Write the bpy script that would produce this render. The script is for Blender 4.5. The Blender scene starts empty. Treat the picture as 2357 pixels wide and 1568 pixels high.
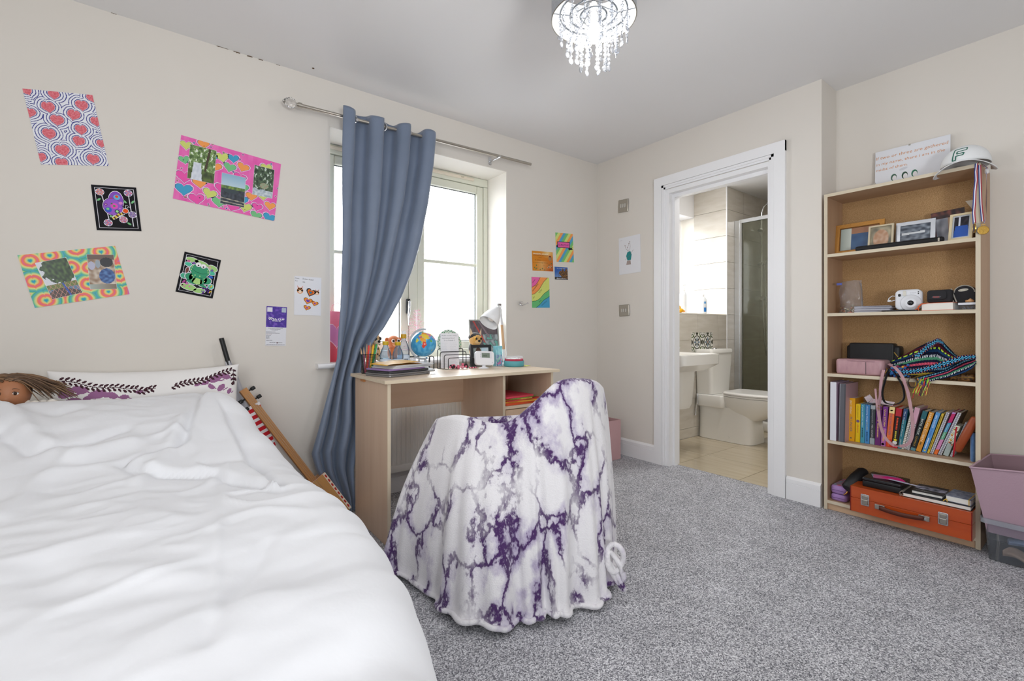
import bpy, math, random
from mathutils import Vector, Matrix, noise

sc = bpy.context.scene
COL = bpy.context.collection
PI = math.pi
# ------------------------------------------------------------------ camera
F, CX, HY, CAMH, TH = 1072.0, 1178.5, 762.0, 0.98, math.radians(52.95)
FW = Vector((math.cos(TH), math.sin(TH), 0)); RT = Vector((math.sin(TH), -math.cos(TH), 0))
CAM = Vector((0, 0, CAMH))
cd = bpy.data.cameras.new('camera'); cam = bpy.data.objects.new('camera', cd); COL.objects.link(cam)
cd.sensor_width = 36.0; cd.lens = 36.0 * F / 2357.0; cd.shift_y = (HY - 784.0) / 2357.0
cd.clip_start = 0.05; cd.clip_end = 200
cam.location = CAM; cam.rotation_euler = (PI / 2, 0, TH - PI / 2)
sc.camera = cam
# ------------------------------------------------------------------ world, lights, exposure
w = bpy.data.worlds.new('sky'); sc.world = w; w.use_nodes = True
bg = w.node_tree.nodes['Background']
bg.inputs[0].default_value = (0.93, 0.97, 1.0, 1); bg.inputs[1].default_value = 13.0
def area(name, loc, target, size, power, col=(1, 1, 1), size_y=None):
    l = bpy.data.lights.new(name, 'AREA'); l.energy = power; l.color = col; l.size = size
    if size_y: l.shape = 'RECTANGLE'; l.size_y = size_y
    o = bpy.data.objects.new(name, l); COL.objects.link(o); o.location = loc
    o.rotation_euler = (Vector(target) - Vector(loc)).to_track_quat('-Z', 'Y').to_euler()
    return o
area('added_left_fill', (-1.25, -0.35, 1.5), (1.4, 2.0, 0.8), 1.3, 33, (0.96, 0.98, 1.0))  # added fill out of view, brightens faces turned left; no lamp of the room
area('flash_ceiling_bounce', (0.2, -1.2, 1.0), (0.6, 0.0, 2.4), 0.5, 46, (0.95, 0.98, 1.0))
area('added_bathroom_fill', (3.75, 1.75, 2.40), (3.85, 1.9, 0), 0.35, 18, (1.0, 0.98, 0.95))  # added area light to brighten the bathroom, without any fitting
vs = sc.view_settings
vs.view_transform = 'Standard'; vs.look = 'None'; vs.gamma = 1.0; vs.use_curve_mapping = False
vs.exposure = -0.30
sc.cycles.max_bounces = 10; sc.cycles.transparent_max_bounces = 16; sc.cycles.glossy_bounces = 6
sc.cycles.transmission_bounces = 10; sc.cycles.sample_clamp_indirect = 6.0
sc.cycles.use_denoising = True; sc.cycles.caustics_reflective = False; sc.cycles.caustics_refractive = False
# ------------------------------------------------------------------ helpers
RND = random.Random(11)
def pray(px, py): return FW + RT * ((px - CX) / F) - Vector((0, 0, (py - HY) / F))
def onX(px, py, X): r = pray(px, py); return CAM + r * (X / r.x)
def onY(px, py, Y): r = pray(px, py); return CAM + r * (Y / r.y)
def onZ(px, py, Z): r = pray(px, py); return CAM + r * ((Z - CAMH) / r.z)
def lin(c):
    if isinstance(c, str):
        c = c.lstrip('#'); c = tuple(int(c[i:i + 2], 16) / 255 for i in (0, 2, 4))
    return tuple(x / 12.92 if x <= 0.04045 else ((x + 0.055) / 1.055) ** 2.4 for x in c[:3])
def sst(a, b, x):
    t = min(1, max(0, (x - a) / (b - a))) if a != b else (1.0 if x > a else 0.0)
    return t * t * (3 - 2 * t)
def lerp(a, b, t): return a + (b - a) * t
def interp(tab, x):
    if x <= tab[0][0]: return tab[0][1]
    for (x0, y0), (x1, y1) in zip(tab, tab[1:]):
        if x <= x1: return y0 + (y1 - y0) * (x - x0) / (x1 - x0)
    return tab[-1][1]
MATS = {}
def mat(name, col='#ffffff', rough=0.5, metal=0.0, bump=None, vary=None, trans=0.0, ior=1.45, alpha=1.0, emit=None, coat=0.0, sheen=0.0, attr=False, spec=0.5, aniso=None, sss=0.0):
    """vary=(scale, hex2, contrast, stretch xyz) mixes to a second colour by noise; bump=(scale, strength, dist, stretch)"""
    if name in MATS: return MATS[name]
    m = bpy.data.materials.new(name); m.use_nodes = True; MATS[name] = m
    nt = m.node_tree; b = nt.nodes['Principled BSDF']; N = nt.nodes.new; L = nt.links.new
    b.inputs['Base Color'].default_value = (*lin(col), 1); b.inputs['Roughness'].default_value = rough
    b.inputs['Metallic'].default_value = metal; b.inputs['IOR'].default_value = ior
    b.inputs['Transmission Weight'].default_value = trans; b.inputs['Alpha'].default_value = alpha
    b.inputs['Coat Weight'].default_value = coat; b.inputs['Sheen Weight'].default_value = sheen
    b.inputs['Specular IOR Level'].default_value = spec
    if sss: b.inputs['Subsurface Weight'].default_value = sss; b.inputs['Subsurface Radius'].default_value = (0.01, 0.01, 0.01)
    if emit: b.inputs['Emission Color'].default_value = (*lin(emit[0]), 1); b.inputs['Emission Strength'].default_value = emit[1]
    def coord(stretch):
        tc = N('ShaderNodeTexCoord'); mp = N('ShaderNodeMapping'); mp.inputs['Scale'].default_value = stretch or (1, 1, 1)
        L(tc.outputs['Object'], mp.inputs['Vector']); return mp.outputs['Vector']
    src = None
    if attr:
        a = N('ShaderNodeVertexColor'); a.layer_name = 'Col'; src = a.outputs['Color']; L(src, b.inputs['Base Color'])
    if vary:
        s, c2, con, st = (list(vary) + [None] * 4)[:4]
        n = N('ShaderNodeTexNoise'); n.inputs['Scale'].default_value = s; n.inputs['Detail'].default_value = 5
        L(coord(st), n.inputs['Vector'])
        mr = N('ShaderNodeMapRange'); con = con or 0.3
        mr.inputs['From Min'].default_value = 0.5 - con; mr.inputs['From Max'].default_value = 0.5 + con
        L(n.outputs['Fac'], mr.inputs['Value'])
        mx = N('ShaderNodeMix'); mx.data_type = 'RGBA'
        L(mr.outputs['Result'], mx.inputs['Factor'])
        if src: L(src, mx.inputs[6])
        else: mx.inputs[6].default_value = (*lin(col), 1)
        mx.inputs[7].default_value = (*lin(c2), 1); L(mx.outputs[2], b.inputs['Base Color'])
    if bump:
        s, strength, dist, st = (list(bump) + [None] * 4)[:4]
        n = N('ShaderNodeTexNoise'); n.inputs['Scale'].default_value = s; n.inputs['Detail'].default_value = 4
        L(coord(st), n.inputs['Vector'])
        bp = N('ShaderNodeBump'); bp.inputs['Strength'].default_value = strength; bp.inputs['Distance'].default_value = dist or 0.002
        L(n.outputs['Fac'], bp.inputs['Height']); L(bp.outputs['Normal'], b.inputs['Normal'])
    return m
def wood(name, c1, c2, axis=2, scale=9.0, rough=0.45, knots=0.0, coat=0.0, con=0.28):
    st = [1.0, 1.0, 1.0]; st[axis] = 0.07
    m = mat(name, c1, rough, vary=(scale * 3, c2, con, st), bump=(scale * 14, 0.08, 0.001, st), coat=coat)
    return m
def mrot(ax, deg): return Matrix.Rotation(math.radians(deg), 4, ax)
def mtr(x, y, z): return Matrix.Translation((x, y, z))
def msc(x, y, z): return Matrix.Diagonal((x, y, z, 1))
FRONT = Matrix(((1, 0, 0, 0), (0, 0, -1, 0), (0, 1, 0, 0), (0, 0, 0, 1)))   # drawing plane -> upright sheet that faces -y
class G:
    """Collects faces; every face has a material slot, a smooth flag and a colour."""
    def __init__(s): s.v = []; s.f = []; s.mi = []; s.sm = []; s.c = []; s.T = Matrix.Identity(4)
    def add(s, vs, fs, m=0, sm=False, col=None):
        o = len(s.v); T = s.T; flip = T.determinant() < 0
        s.v += [T @ Vector(p) for p in vs]
        c = lin(col) if col is not None else (0.8, 0.8, 0.8)
        for f in fs:
            f = [i + o for i in f]; s.f.append(f[::-1] if flip else f); s.mi.append(m); s.sm.append(sm); s.c.append(c)
        return s
    def box(s, x0, y0, z0, x1, y1, z1, m=0, col=None):
        return s.add([(x0, y0, z0), (x1, y0, z0), (x1, y1, z0), (x0, y1, z0), (x0, y0, z1), (x1, y0, z1), (x1, y1, z1), (x0, y1, z1)],
                     [(3, 2, 1, 0), (4, 5, 6, 7), (0, 1, 5, 4), (1, 2, 6, 5), (2, 3, 7, 6), (3, 0, 4, 7)], m, False, col)
    def rbox(s, x0, y0, z0, x1, y1, z1, r=0.004, n=3, m=0, col=None, axis=2, r2=None):
        """box with corners rounded about one axis and eased rims (r2)"""
        r2 = min(r, abs((z1 - z0) if axis == 2 else (y1 - y0) if axis == 1 else (x1 - x0)) / 2.01) if r2 is None else r2
        if axis == 2: a0, a1, b0, b1, c0, c1 = x0, x1, y0, y1, z0, z1; mk = lambda a, b, c: (a, b, c)
        elif axis == 1: a0, a1, b0, b1, c0, c1 = x0, x1, z0, z1, y0, y1; mk = lambda a, b, c: (a, c, b)
        else: a0, a1, b0, b1, c0, c1 = y0, y1, z0, z1, x0, x1; mk = lambda a, b, c: (c, a, b)
        r = min(r, (a1 - a0) / 2.001, (b1 - b0) / 2.001); r2 = min(r2, r * 0.999)
        rings = []
        lv = [(c0 + r2 - r2 * math.cos(t), r2 - r2 * math.sin(t)) for t in (0, PI / 4, PI / 2)] + [(c1 - r2 + r2 * math.sin(t), r2 - r2 * math.cos(t)) for t in (0, PI / 4, PI / 2)] if r2 > 1e-5 else [(c0, 0), (c1, 0)]
        for c, ins in lv:
            ring = []
            for (ca, cb, t0) in ((a1 - r, b1 - r, 0), (a0 + r, b1 - r, PI / 2), (a0 + r, b0 + r, PI), (a1 - r, b0 + r, 1.5 * PI)):
                for k in range(n + 1):
                    t = t0 + PI / 2 * k / n; rr = r - ins
                    ring.append(mk(ca + rr * math.cos(t), cb + rr * math.sin(t), c))
            rings.append(ring)
        if axis == 1: rings = [q[::-1] for q in rings]
        return s.loft(rings, m, True, True, True, col, flatcaps=True)
    def loft(s, rings, m=0, closed=True, cap0=False, cap1=False, col=None, sm=True, flatcaps=True):
        n = len(rings[0]); vs = [p for r in rings for p in r]; fs = []
        for i in range(len(rings) - 1):
            for j in range(n if closed else n - 1):
                k = (j + 1) % n; fs.append((i * n + j, i * n + k, (i + 1) * n + k, (i + 1) * n + j))
        s.add(vs, fs, m, sm, col)
        if cap0: s.add(rings[0], [tuple(range(n))[::-1]], m, False, col)
        if cap1: s.add(rings[-1], [tuple(range(n))], m, False, col)
        return s
    def tube(s, pts, r=0.005, n=8, m=0, col=None, caps=True, closed=False):
        pts = [Vector(p) for p in pts]; N = len(pts); rings = []; up = None
        for i, p in enumerate(pts):
            if closed: d = pts[(i + 1) % N] - pts[i - 1]
            else: d = pts[min(i + 1, N - 1)] - pts[max(i - 1, 0)]
            d.normalize()
            if up is None: up = Vector((0, 0, 1)) if abs(d.z) < 0.9 else Vector((1, 0, 0))
            a = d.cross(up)
            if a.length < 1e-6: a = d.orthogonal()
            a.normalize(); b = a.cross(d).normalized(); up = b
            rr = r[i] if isinstance(r, (list, tuple)) else r
            rings.append([p + (a * math.cos(2 * PI * k / n) + b * math.sin(2 * PI * k / n)) * rr for k in range(n)])
        rings = [q[::-1] for q in rings]
        if closed: rings.append(rings[0])
        return s.loft(rings, m, True, caps and not closed, caps and not closed, col)
    def cyl(s, p0, p1, r0, r1=None, n=16, m=0, col=None, caps=True):
        return s.tube([p0, p1], [r0, r0 if r1 is None else r1], n, m, col, caps)
    def lathe(s, prof, n=24, m=0, col=None, c=(0, 0, 0), caps=False, sx=1.0, sy=1.0):
        rings = [[(c[0] + r * sx * math.cos(2 * PI * k / n), c[1] + r * sy * math.sin(2 * PI * k / n), c[2] + z) for k in range(n)] for r, z in prof]
        return s.loft(rings, m, True, caps, caps, col)
    def ball(s, c, rx, ry=None, rz=None, n=12, m=0, col=None, k=8):
        ry = rx if ry is None else ry; rz = rx if rz is None else rz
        rings = [[(c[0] + rx * math.sin(t) * math.cos(2 * PI * j / n), c[1] + ry * math.sin(t) * math.sin(2 * PI * j / n), c[2] - rz * math.cos(t)) for j in range(n)] for t in [max(0.02, PI * i / k) if i < k else PI - 0.02 for i in range(k + 1)]]
        return s.loft(rings, m, True, True, True, col)
    def grid(s, fn, nu, nv, m=0, col=None, sm=True, closed_u=False, colfn=None):
        W = nu if closed_u else nu + 1
        vs = [fn(i / nu, j / nv) for j in range(nv + 1) for i in range(W)]
        for j in range(nv) if colfn else ():
            pass
        fs = [(j * W + i, j * W + (i + 1) % W, (j + 1) * W + (i + 1) % W, (j + 1) * W + i) for j in range(nv) for i in range(nu)]
        if not colfn: return s.add(vs, fs, m, sm, col)
        o = len(s.v); s.v += [s.T @ Vector(p) for p in vs]
        for q, f in enumerate(fs):
            j, i = divmod(q, nu); s.f.append([k + o for k in f]); s.mi.append(m); s.sm.append(sm); s.c.append(lin(colfn((i + 0.5) / nu, (j + 0.5) / nv)))
        return s
    def prism(s, poly, z0, z1, m=0, col=None, sm=False):
        n = len(poly); a = sum(poly[i][0] * poly[(i + 1) % n][1] - poly[(i + 1) % n][0] * poly[i][1] for i in range(n))
        if a < 0: poly = poly[::-1]
        s.loft([[(x, y, z0) for x, y in poly], [(x, y, z1) for x, y in poly]], m, True, True, True, col, sm)
        return s
    def mesh(s, name):
        me = bpy.data.meshes.new(name)
        me.from_pydata([tuple(p) for p in s.v], [], s.f)
        me.polygons.foreach_set('material_index', s.mi); me.polygons.foreach_set('use_smooth', s.sm)
        at = me.color_attributes.new('Col', 'FLOAT_COLOR', 'CORNER'); buf = []
        for f, c in zip(s.f, s.c): buf += [c[0], c[1], c[2], 1.0] * len(f)
        at.data.foreach_set('color', buf); me.update()
        return me
    def obj(s, name, mats, parent=None, label=None, cat=None, group=None, kind=None, loc=None, rz=0.0, M=None, sharp=None, solid=None, sub=0):
        me = s.mesh(name)
        for m in (mats if isinstance(mats, (list, tuple)) else [mats]): me.materials.append(m)
        if sharp:
            try: me.set_sharp_from_angle(angle=math.radians(sharp))
            except Exception: pass
        o = bpy.data.objects.new(name, me); COL.objects.link(o)
        if parent: o.parent = parent
        if loc is not None: o.location = loc; o.rotation_euler = (0, 0, rz)
        if M is not None: o.matrix_basis = M
        if solid:
            md = o.modifiers.new('s', 'SOLIDIFY'); md.thickness = solid; md.offset = -1
        if sub:
            md = o.modifiers.new('d', 'SUBSURF'); md.levels = sub; md.render_levels = sub
        return tag(o, label, cat, group, kind)
def tag(o, label=None, cat=None, group=None, kind=None):
    if label: o['label'] = label
    if cat: o['category'] = cat
    if group: o['group'] = group
    if kind: o['kind'] = kind
    return o
def thing(name, label, cat, loc=(0, 0, 0), rz=0.0, group=None, M=None):
    o = bpy.data.objects.new(name, None); COL.objects.link(o); o.empty_display_size = 0.05
    if M is not None: o.matrix_basis = M
    else: o.location = loc; o.rotation_euler = (0, 0, rz)
    return tag(o, label, cat, group)
def dup(o, parent=None, loc=None, M=None, label=None):
    c = o.copy(); COL.objects.link(c); c.parent = parent
    if M is not None: c.matrix_basis = M
    elif loc is not None: c.location = loc
    if label: c['label'] = label
    for ch in list(o.children): dup(ch, c)
    return c
# ---- flat print: polygons, strokes, lettering in thin layers on a sheet
_TXT = {}
def text_shape(s):
    if s not in _TXT:
        cu = bpy.data.curves.new('t', 'FONT'); cu.body = s; cu.size = 1.0; cu.resolution_u = 2
        o = bpy.data.objects.new('t', cu); COL.objects.link(o)
        dg = bpy.context.evaluated_depsgraph_get(); me = o.evaluated_get(dg).to_mesh()
        vs = [(v.co.x, v.co.y) for v in me.vertices]; fs = [tuple(p.vertices) for p in me.polygons]
        o.evaluated_get(dg).to_mesh_clear(); bpy.data.objects.remove(o); bpy.data.curves.remove(cu)
        xs = [p[0] for p in vs] or [0, 1]; x0, x1 = min(xs), max(xs)
        _TXT[s] = ([(x - x0, y) for x, y in vs], fs, x1 - x0)
    return _TXT[s]
def heart(cx, cy, s, rot=0, n=18, fat=1.0):
    o = []
    for k in range(n):
        t = 2 * PI * k / n
        x = 0.5 * math.sin(t) ** 3 * fat; y = (13 * math.cos(t) - 5 * math.cos(2 * t) - 2 * math.cos(3 * t) - math.cos(4 * t)) / 32 + 0.05
        c, q = math.cos(math.radians(rot)), math.sin(math.radians(rot))
        o.append((cx + s * (x * c - y * q), cy + s * (x * q + y * c)))
    return o
def circ(cx, cy, r, n=12, ry=None, rot=0):
    ry = r if ry is None else ry; c, q = math.cos(math.radians(rot)), math.sin(math.radians(rot)); o = []
    for k in range(n):
        x, y = r * math.cos(2 * PI * k / n), ry * math.sin(2 * PI * k / n); o.append((cx + x * c - y * q, cy + x * q + y * c))
    return o
def star(cx, cy, r, n=5, inner=0.45, rot=90):
    return [(cx + (r if k % 2 == 0 else r * inner) * math.cos(math.radians(rot + 180 * k / n)), cy + (r if k % 2 == 0 else r * inner) * math.sin(math.radians(rot + 180 * k / n))) for k in range(2 * n)]
def rect(x0, y0, x1, y1): return [(x0, y0), (x1, y0), (x1, y1), (x0, y1)]
class Art:
    """Drawing in its own x-y plane (metres), origin at the lower left corner; M carries it onto a sheet in g."""
    def __init__(s, g, M=None, m=0, clip=None, dz=8e-5, z=1e-4):
        s.g = g; s.M = M or Matrix.Identity(4); s.m = m; s.clip = clip; s.dz = dz; s.z = z
    def up(s): s.z += s.dz; return s
    def poly(s, pts, col):
        if s.clip:
            x0, y0, x1, y1 = s.clip
            for ax, lim, sg in ((0, x0, 1), (0, x1, -1), (1, y0, 1), (1, y1, -1)):
                out = []
                for i in range(len(pts)):
                    a, b = pts[i - 1], pts[i]; da, db = sg * (a[ax] - lim), sg * (b[ax] - lim)
                    if (da < 0) != (db < 0):
                        t = da / (da - db); out.append((a[0] + (b[0] - a[0]) * t, a[1] + (b[1] - a[1]) * t))
                    if db >= 0: out.append(b)
                pts = out
                if len(pts) < 3: return s
        a = sum(pts[i - 1][0] * pts[i][1] - pts[i][0] * pts[i - 1][1] for i in range(len(pts)))
        if a < 0: pts = pts[::-1]
        T = s.g.T; s.g.T = T @ s.M
        s.g.add([(x, y, s.z) for x, y in pts], [tuple(range(len(pts)))], s.m, False, col); s.g.T = T
        return s
    def rect(s, x0, y0, x1, y1, col): return s.poly(rect(x0, y0, x1, y1), col)
    def stroke(s, pts, w, col, closed=False):
        n = len(pts); L = []; Rr = []
        for i in range(n):
            a = pts[i - 1] if (i or closed) else pts[i]; b = pts[(i + 1) % n] if (i < n - 1 or closed) else pts[i]
            dx, dy = b[0] - a[0], b[1] - a[1]; l = math.hypot(dx, dy) or 1; nx, ny = -dy / l * w / 2, dx / l * w / 2
            L.append((pts[i][0] + nx, pts[i][1] + ny)); Rr.append((pts[i][0] - nx, pts[i][1] - ny))
        for i in range(n if closed else n - 1):
            j = (i + 1) % n; s.poly([Rr[i], Rr[j], L[j], L[i]], col)
        return s
    def text(s, t, x, y, size, col, rot=0, width=None, align='l', slant=0, bold=0):
        vs, fs, wd = text_shape(t); k = size; kx = size if width is None else width / max(wd, 1e-6)
        off = 0 if align == 'l' else (-wd * kx / 2 if align == 'c' else -wd * kx)
        c, q = math.cos(math.radians(rot)), math.sin(math.radians(rot)); T = s.g.T; s.g.T = T @ s.M
        for bx in ((0,) if not bold else (-bold, bold)):
            pts = []
            for (vx, vy) in vs:
                X, Y = vx * kx + off + slant * vy * k + bx, vy * k; pts.append((x + X * c - Y * q, y + X * q + Y * c, s.z + (1e-5 if bx > 0 else 0)))
            s.g.add(pts, fs, s.m, False, col)
        s.g.T = T
        return s
    def grid(s, x0, y0, x1, y1, nx, ny, fn):
        T = s.g.T; s.g.T = T @ s.M
        s.g.grid(lambda u, v: (lerp(x0, x1, u), lerp(y0, y1, v), s.z), nx, ny, s.m, None, False, False, fn); s.g.T = T
        return s
def mixc(a, b, t):
    a = tuple(int(a.lstrip('#')[i:i + 2], 16) / 255 for i in (0, 2, 4)) if isinstance(a, str) else a
    b = tuple(int(b.lstrip('#')[i:i + 2], 16) / 255 for i in (0, 2, 4)) if isinstance(b, str) else b
    t = min(1, max(0, t)); return tuple(x + (y - x) * t for x, y in zip(a, b))
def nz(x, y, z=0.0): return noise.noise(Vector((x, y, z)))
# common materials
M_PRINT = mat('printed_paper', '#ffffff', 0.7, attr=True, spec=0.25)
M_GLOSS = mat('glossy_print', '#ffffff', 0.28, attr=True)
M_SATIN = mat('painted_satin', '#ffffff', 0.45, attr=True)
M_CLOTH = mat('woven_cloth', '#ffffff', 0.9, attr=True, bump=(900, 0.25, 0.0006), sheen=0.2, spec=0.15)
M_WHITE = mat('white_gloss_paint', '#f4f4f6', 0.32, bump=(60, 0.02, 0.0005))
M_CHROME = mat('chrome', '#d9dadc', 0.14, metal=1.0)
M_STEEL = mat('brushed_steel', '#b9b4ab', 0.3, metal=1.0)
M_BLACK = mat('black_plastic', '#17181a', 0.45)
def clear(name, tint='#ffffff', gloss=0.5, haze=0.0, hazecol='#ffffff', rough=0.03):
    """thin clear sheet: lets light straight through, mirrors more at grazing angles, optional milky haze"""
    if name in MATS: return MATS[name]
    m = bpy.data.materials.new(name); m.use_nodes = True; MATS[name] = m; nt = m.node_tree; N = nt.nodes.new; L = nt.links.new
    out = nt.nodes['Material Output']; nt.nodes.remove(nt.nodes['Principled BSDF'])
    tr = N('ShaderNodeBsdfTransparent'); tr.inputs[0].default_value = (*lin(tint), 1)
    gl = N('ShaderNodeBsdfGlossy'); gl.inputs['Roughness'].default_value = rough
    fr = N('ShaderNodeLayerWeight'); fr.inputs['Blend'].default_value = 0.25
    ml = N('ShaderNodeMath'); ml.operation = 'MULTIPLY'; ml.inputs[1].default_value = gloss; L(fr.outputs['Fresnel'], ml.inputs[0])
    df = N('ShaderNodeBsdfDiffuse'); df.inputs[0].default_value = (*lin(hazecol), 1)
    m1 = N('ShaderNodeMixShader'); m1.inputs[0].default_value = haze; L(tr.outputs[0], m1.inputs[1]); L(df.outputs[0], m1.inputs[2])
    m2 = N('ShaderNodeMixShader'); L(ml.outputs[0], m2.inputs[0]); L(m1.outputs[0], m2.inputs[1]); L(gl.outputs[0], m2.inputs[2]); L(m2.outputs[0], out.inputs[0])
    return m
M_GLASS = clear('clear_glass', '#f4faf8', 0.6)
M_PLASTIC = clear('clear_plastic', '#eef3fa', 0.8, 0.06, '#dfe8f2', 0.08)
M_CERAMIC = mat('white_ceramic', '#f1efea', 0.12, coat=0.3)
# ================================================================== the setting
YA, XB, XC, ZC = 2.70, 2.935, 3.152, 2.382           # window wall, door wall, alcove wall, ceiling
WX0, WX1, WZ0, WZ1, WYF = 0.757, 1.99, 0.800, 2.128, 2.935   # window opening and frame plane
M_WALL = mat('cream_wall_paint', '#e4dfd8', 0.85, bump=(140, 0.06, 0.0008), vary=(1.3, '#e0dad2', 0.35), spec=0.2)
M_CEIL = mat('white_ceiling_paint', '#eeeded', 0.9, bump=(120, 0.04, 0.0008), spec=0.2)
M_REVEAL = mat('reveal_paint', '#f3efe7', 0.8, spec=0.2)
# carpet: grey twist pile
M_CARPET = bpy.data.materials.new('grey_twist_carpet'); M_CARPET.use_nodes = True
def _carpet(m):
    nt = m.node_tree; N = nt.nodes.new; L = nt.links.new; b = nt.nodes['Principled BSDF']
    b.inputs['Roughness'].default_value = 0.95; b.inputs['Specular IOR Level'].default_value = 0.1
    tc = N('ShaderNodeTexCoord'); n1 = N('ShaderNodeTexVoronoi'); n1.inputs['Scale'].default_value = 300
    n2 = N('ShaderNodeTexNoise'); n2.inputs['Scale'].default_value = 7; n2.inputs['Detail'].default_value = 4
    L(tc.outputs['Object'], n1.inputs['Vector']); L(tc.outputs['Object'], n2.inputs['Vector'])
    cr = N('ShaderNodeValToRGB'); e = cr.color_ramp.elements
    e[0].position = 0.0; e[0].color = (*lin('#63636a'), 1); e[1].position = 1.0; e[1].color = (*lin('#f2f2f6'), 1)
    k = cr.color_ramp.elements.new(0.5); k.color = (*lin('#b2b2b8'), 1)
    sx = N('ShaderNodeSeparateColor'); L(n1.outputs['Color'], sx.inputs[0]); L(sx.outputs[0], cr.inputs['Fac'])
    mr = N('ShaderNodeMapRange'); mr.inputs['From Min'].default_value = 0.3; mr.inputs['From Max'].default_value = 0.7; mr.inputs['To Min'].default_value = 0.86; mr.inputs['To Max'].default_value = 1.06
    L(n2.outputs['Fac'], mr.inputs['Value'])
    mx = N('ShaderNodeMix'); mx.data_type = 'RGBA'; mx.blend_type = 'MULTIPLY'; mx.inputs['Factor'].default_value = 1
    L(cr.outputs['Color'], mx.inputs[6]); L(mr.outputs['Result'], mx.inputs[7]); L(mx.outputs[2], b.inputs['Base Color'])
    bp = N('ShaderNodeBump'); bp.inputs['Strength'].default_value = 0.5; bp.inputs['Distance'].default_value = 0.003
    L(n1.outputs['Distance'], bp.inputs['Height']); L(bp.outputs['Normal'], b.inputs['Normal'])
_carpet(M_CARPET)
g = G(); g.box(-1.4, -2.6, -0.08, 3.03, 2.7, 0); g.box(3.03, -2.6, -0.08, 3.2, 1.03, 0)
g.obj('floor', M_CARPET, kind='structure', label='grey twist pile bedroom carpet')
g = G(); g.box(-1.4, -2.6, ZC, 3.2, 3.0, ZC + 0.1); g.obj('ceiling', M_CEIL, kind='structure', label='smooth white bedroom ceiling')
# window wall with its opening
g = G()
g.box(-1.4, YA, -0.08, WX0, 3.0, ZC); g.box(WX1, YA, -0.08, XB + 0.13, 3.0, ZC)
g.box(WX0, YA, -0.08, WX1, 3.0, WZ0 - 0.028); g.box(WX0, YA, WZ1, WX1, 3.0, ZC)
# lighter painted reveal, a thin skin on the sides and the head of the opening
g.box(WX0, YA + 0.002, WZ0, WX0 + 0.003, 3.0, WZ1, 1); g.box(WX1 - 0.003, YA + 0.002, WZ0, WX1, 3.0, WZ1, 1); g.box(WX0, YA + 0.002, WZ1 - 0.003, WX1, 3.0, WZ1, 1)
wl = g.obj('wall_left', [M_WALL, M_REVEAL], kind='structure', label='cream painted wall with the window opening')
# flaked paint and nail holes near the ceiling line
M_CRACK = mat('bare_plaster', '#6d5a49', 0.95)
g = G()
for i, (px, py, ln) in enumerate(((262, 29, 0.02), (512, 108, 0.05), (545, 119, 0.03), (575, 129, 0.025), (600, 136, 0.02), (1200, 322, 0.03), (640, 148, 0.02))):
    p = onY(px, py, YA); pts = []
    for k in range(7):
        t = k / 6 - 0.5; pts.append((p.x + ln * t, p.z - 0.004 - 0.004 * RND.random() * (1 if k % 2 else 0)))
    pts += [(p.x + ln * 0.4, p.z + 0.002), (p.x - ln * 0.4, p.z + 0.002)]
    g.T = Matrix(((1, 0, 0, 0), (0, 0, -1, YA), (0, 1, 0, 0), (0, 0, 0, 1))); g.prism(pts, -0.0005, 0.0012); g.T = Matrix.Identity(4)
c = onZ(721, 157, ZC); g.cyl((c.x, c.y, ZC), (c.x, c.y, ZC - 0.002), 0.006, n=8)
tag(g.obj('paint_flake', M_CRACK, parent=wl), kind='stuff')
# door wall with its opening
DY0, DY1, DZ = 1.300, 2.030, 2.005
g = G()
g.box(XB, DY1, -0.08, XB + 0.12, YA, ZC); g.box(XB, 1.03, -0.08, XB + 0.12, DY0, ZC); g.box(XB, DY0, DZ, XB + 0.12, DY1, ZC)
g.box(XB + 0.12, 1.03, -0.08, XC + 0.05, 1.10, ZC)
g.obj('wall_right', M_WALL, kind='structure', label='cream wall with the bathroom doorway')
g = G(); g.box(XC, -2.6, -0.08, XC + 0.1, 1.03, ZC); g.obj('wall_alcove', M_WALL, kind='structure', label='cream alcove wall behind the bookcase')
g = G(); g.box(-1.4, -2.65, -0.08, 3.2, -2.6, ZC); g.obj('wall_back', M_WALL, kind='structure', label='cream wall behind the viewer')
g = G(); g.box(-1.45, -2.65, -0.08, -1.4, 3.0, ZC); g.obj('wall_side', M_WALL, kind='structure', label='cream wall beside the bed')
# baseboards: plain board with a grooved, chamfered top
def base_profile(g, run0, run1, face, axis, sgn):
    prof = [(0, 0), (0.017, 0), (0.017, 0.092), (0.0145, 0.093), (0.0145, 0.096), (0.017, 0.097), (0.017, 0.118), (0.006, 0.131), (0, 0.131)]
    rings = []
    for r in (run0, run1):
        rings.append([((face + sgn * d, r, z) if axis == 'x' else (r, face + sgn * d, z)) for d, z in prof])
    if axis == 'x': rings.reverse()
    g.loft(rings, 0, True, True, True, None, False)
g = G(); base_profile(g, 2.12, YA - 0.017, XB, 'x', -1); g.obj('baseboard_right', M_WHITE, kind='structure', label='short white baseboard between the corner and the door casing')
g = G(); base_profile(g, 1.03, 1.208, XB, 'x', -1); g.obj('baseboard_bookcase', M_WHITE, kind='structure', label='short white baseboard between door casing and bookcase')
g = G(); base_profile(g, -1.4, XB, YA, 'y', -1); g.obj('baseboard_left', M_WHITE, kind='structure', label='white baseboard under the window wall')
g = G(); base_profile(g, -2.6, 0.38, XC, 'x', -1); g.obj('baseboard_alcove', M_WHITE, kind='structure', label='white baseboard on the alcove wall')
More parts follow.
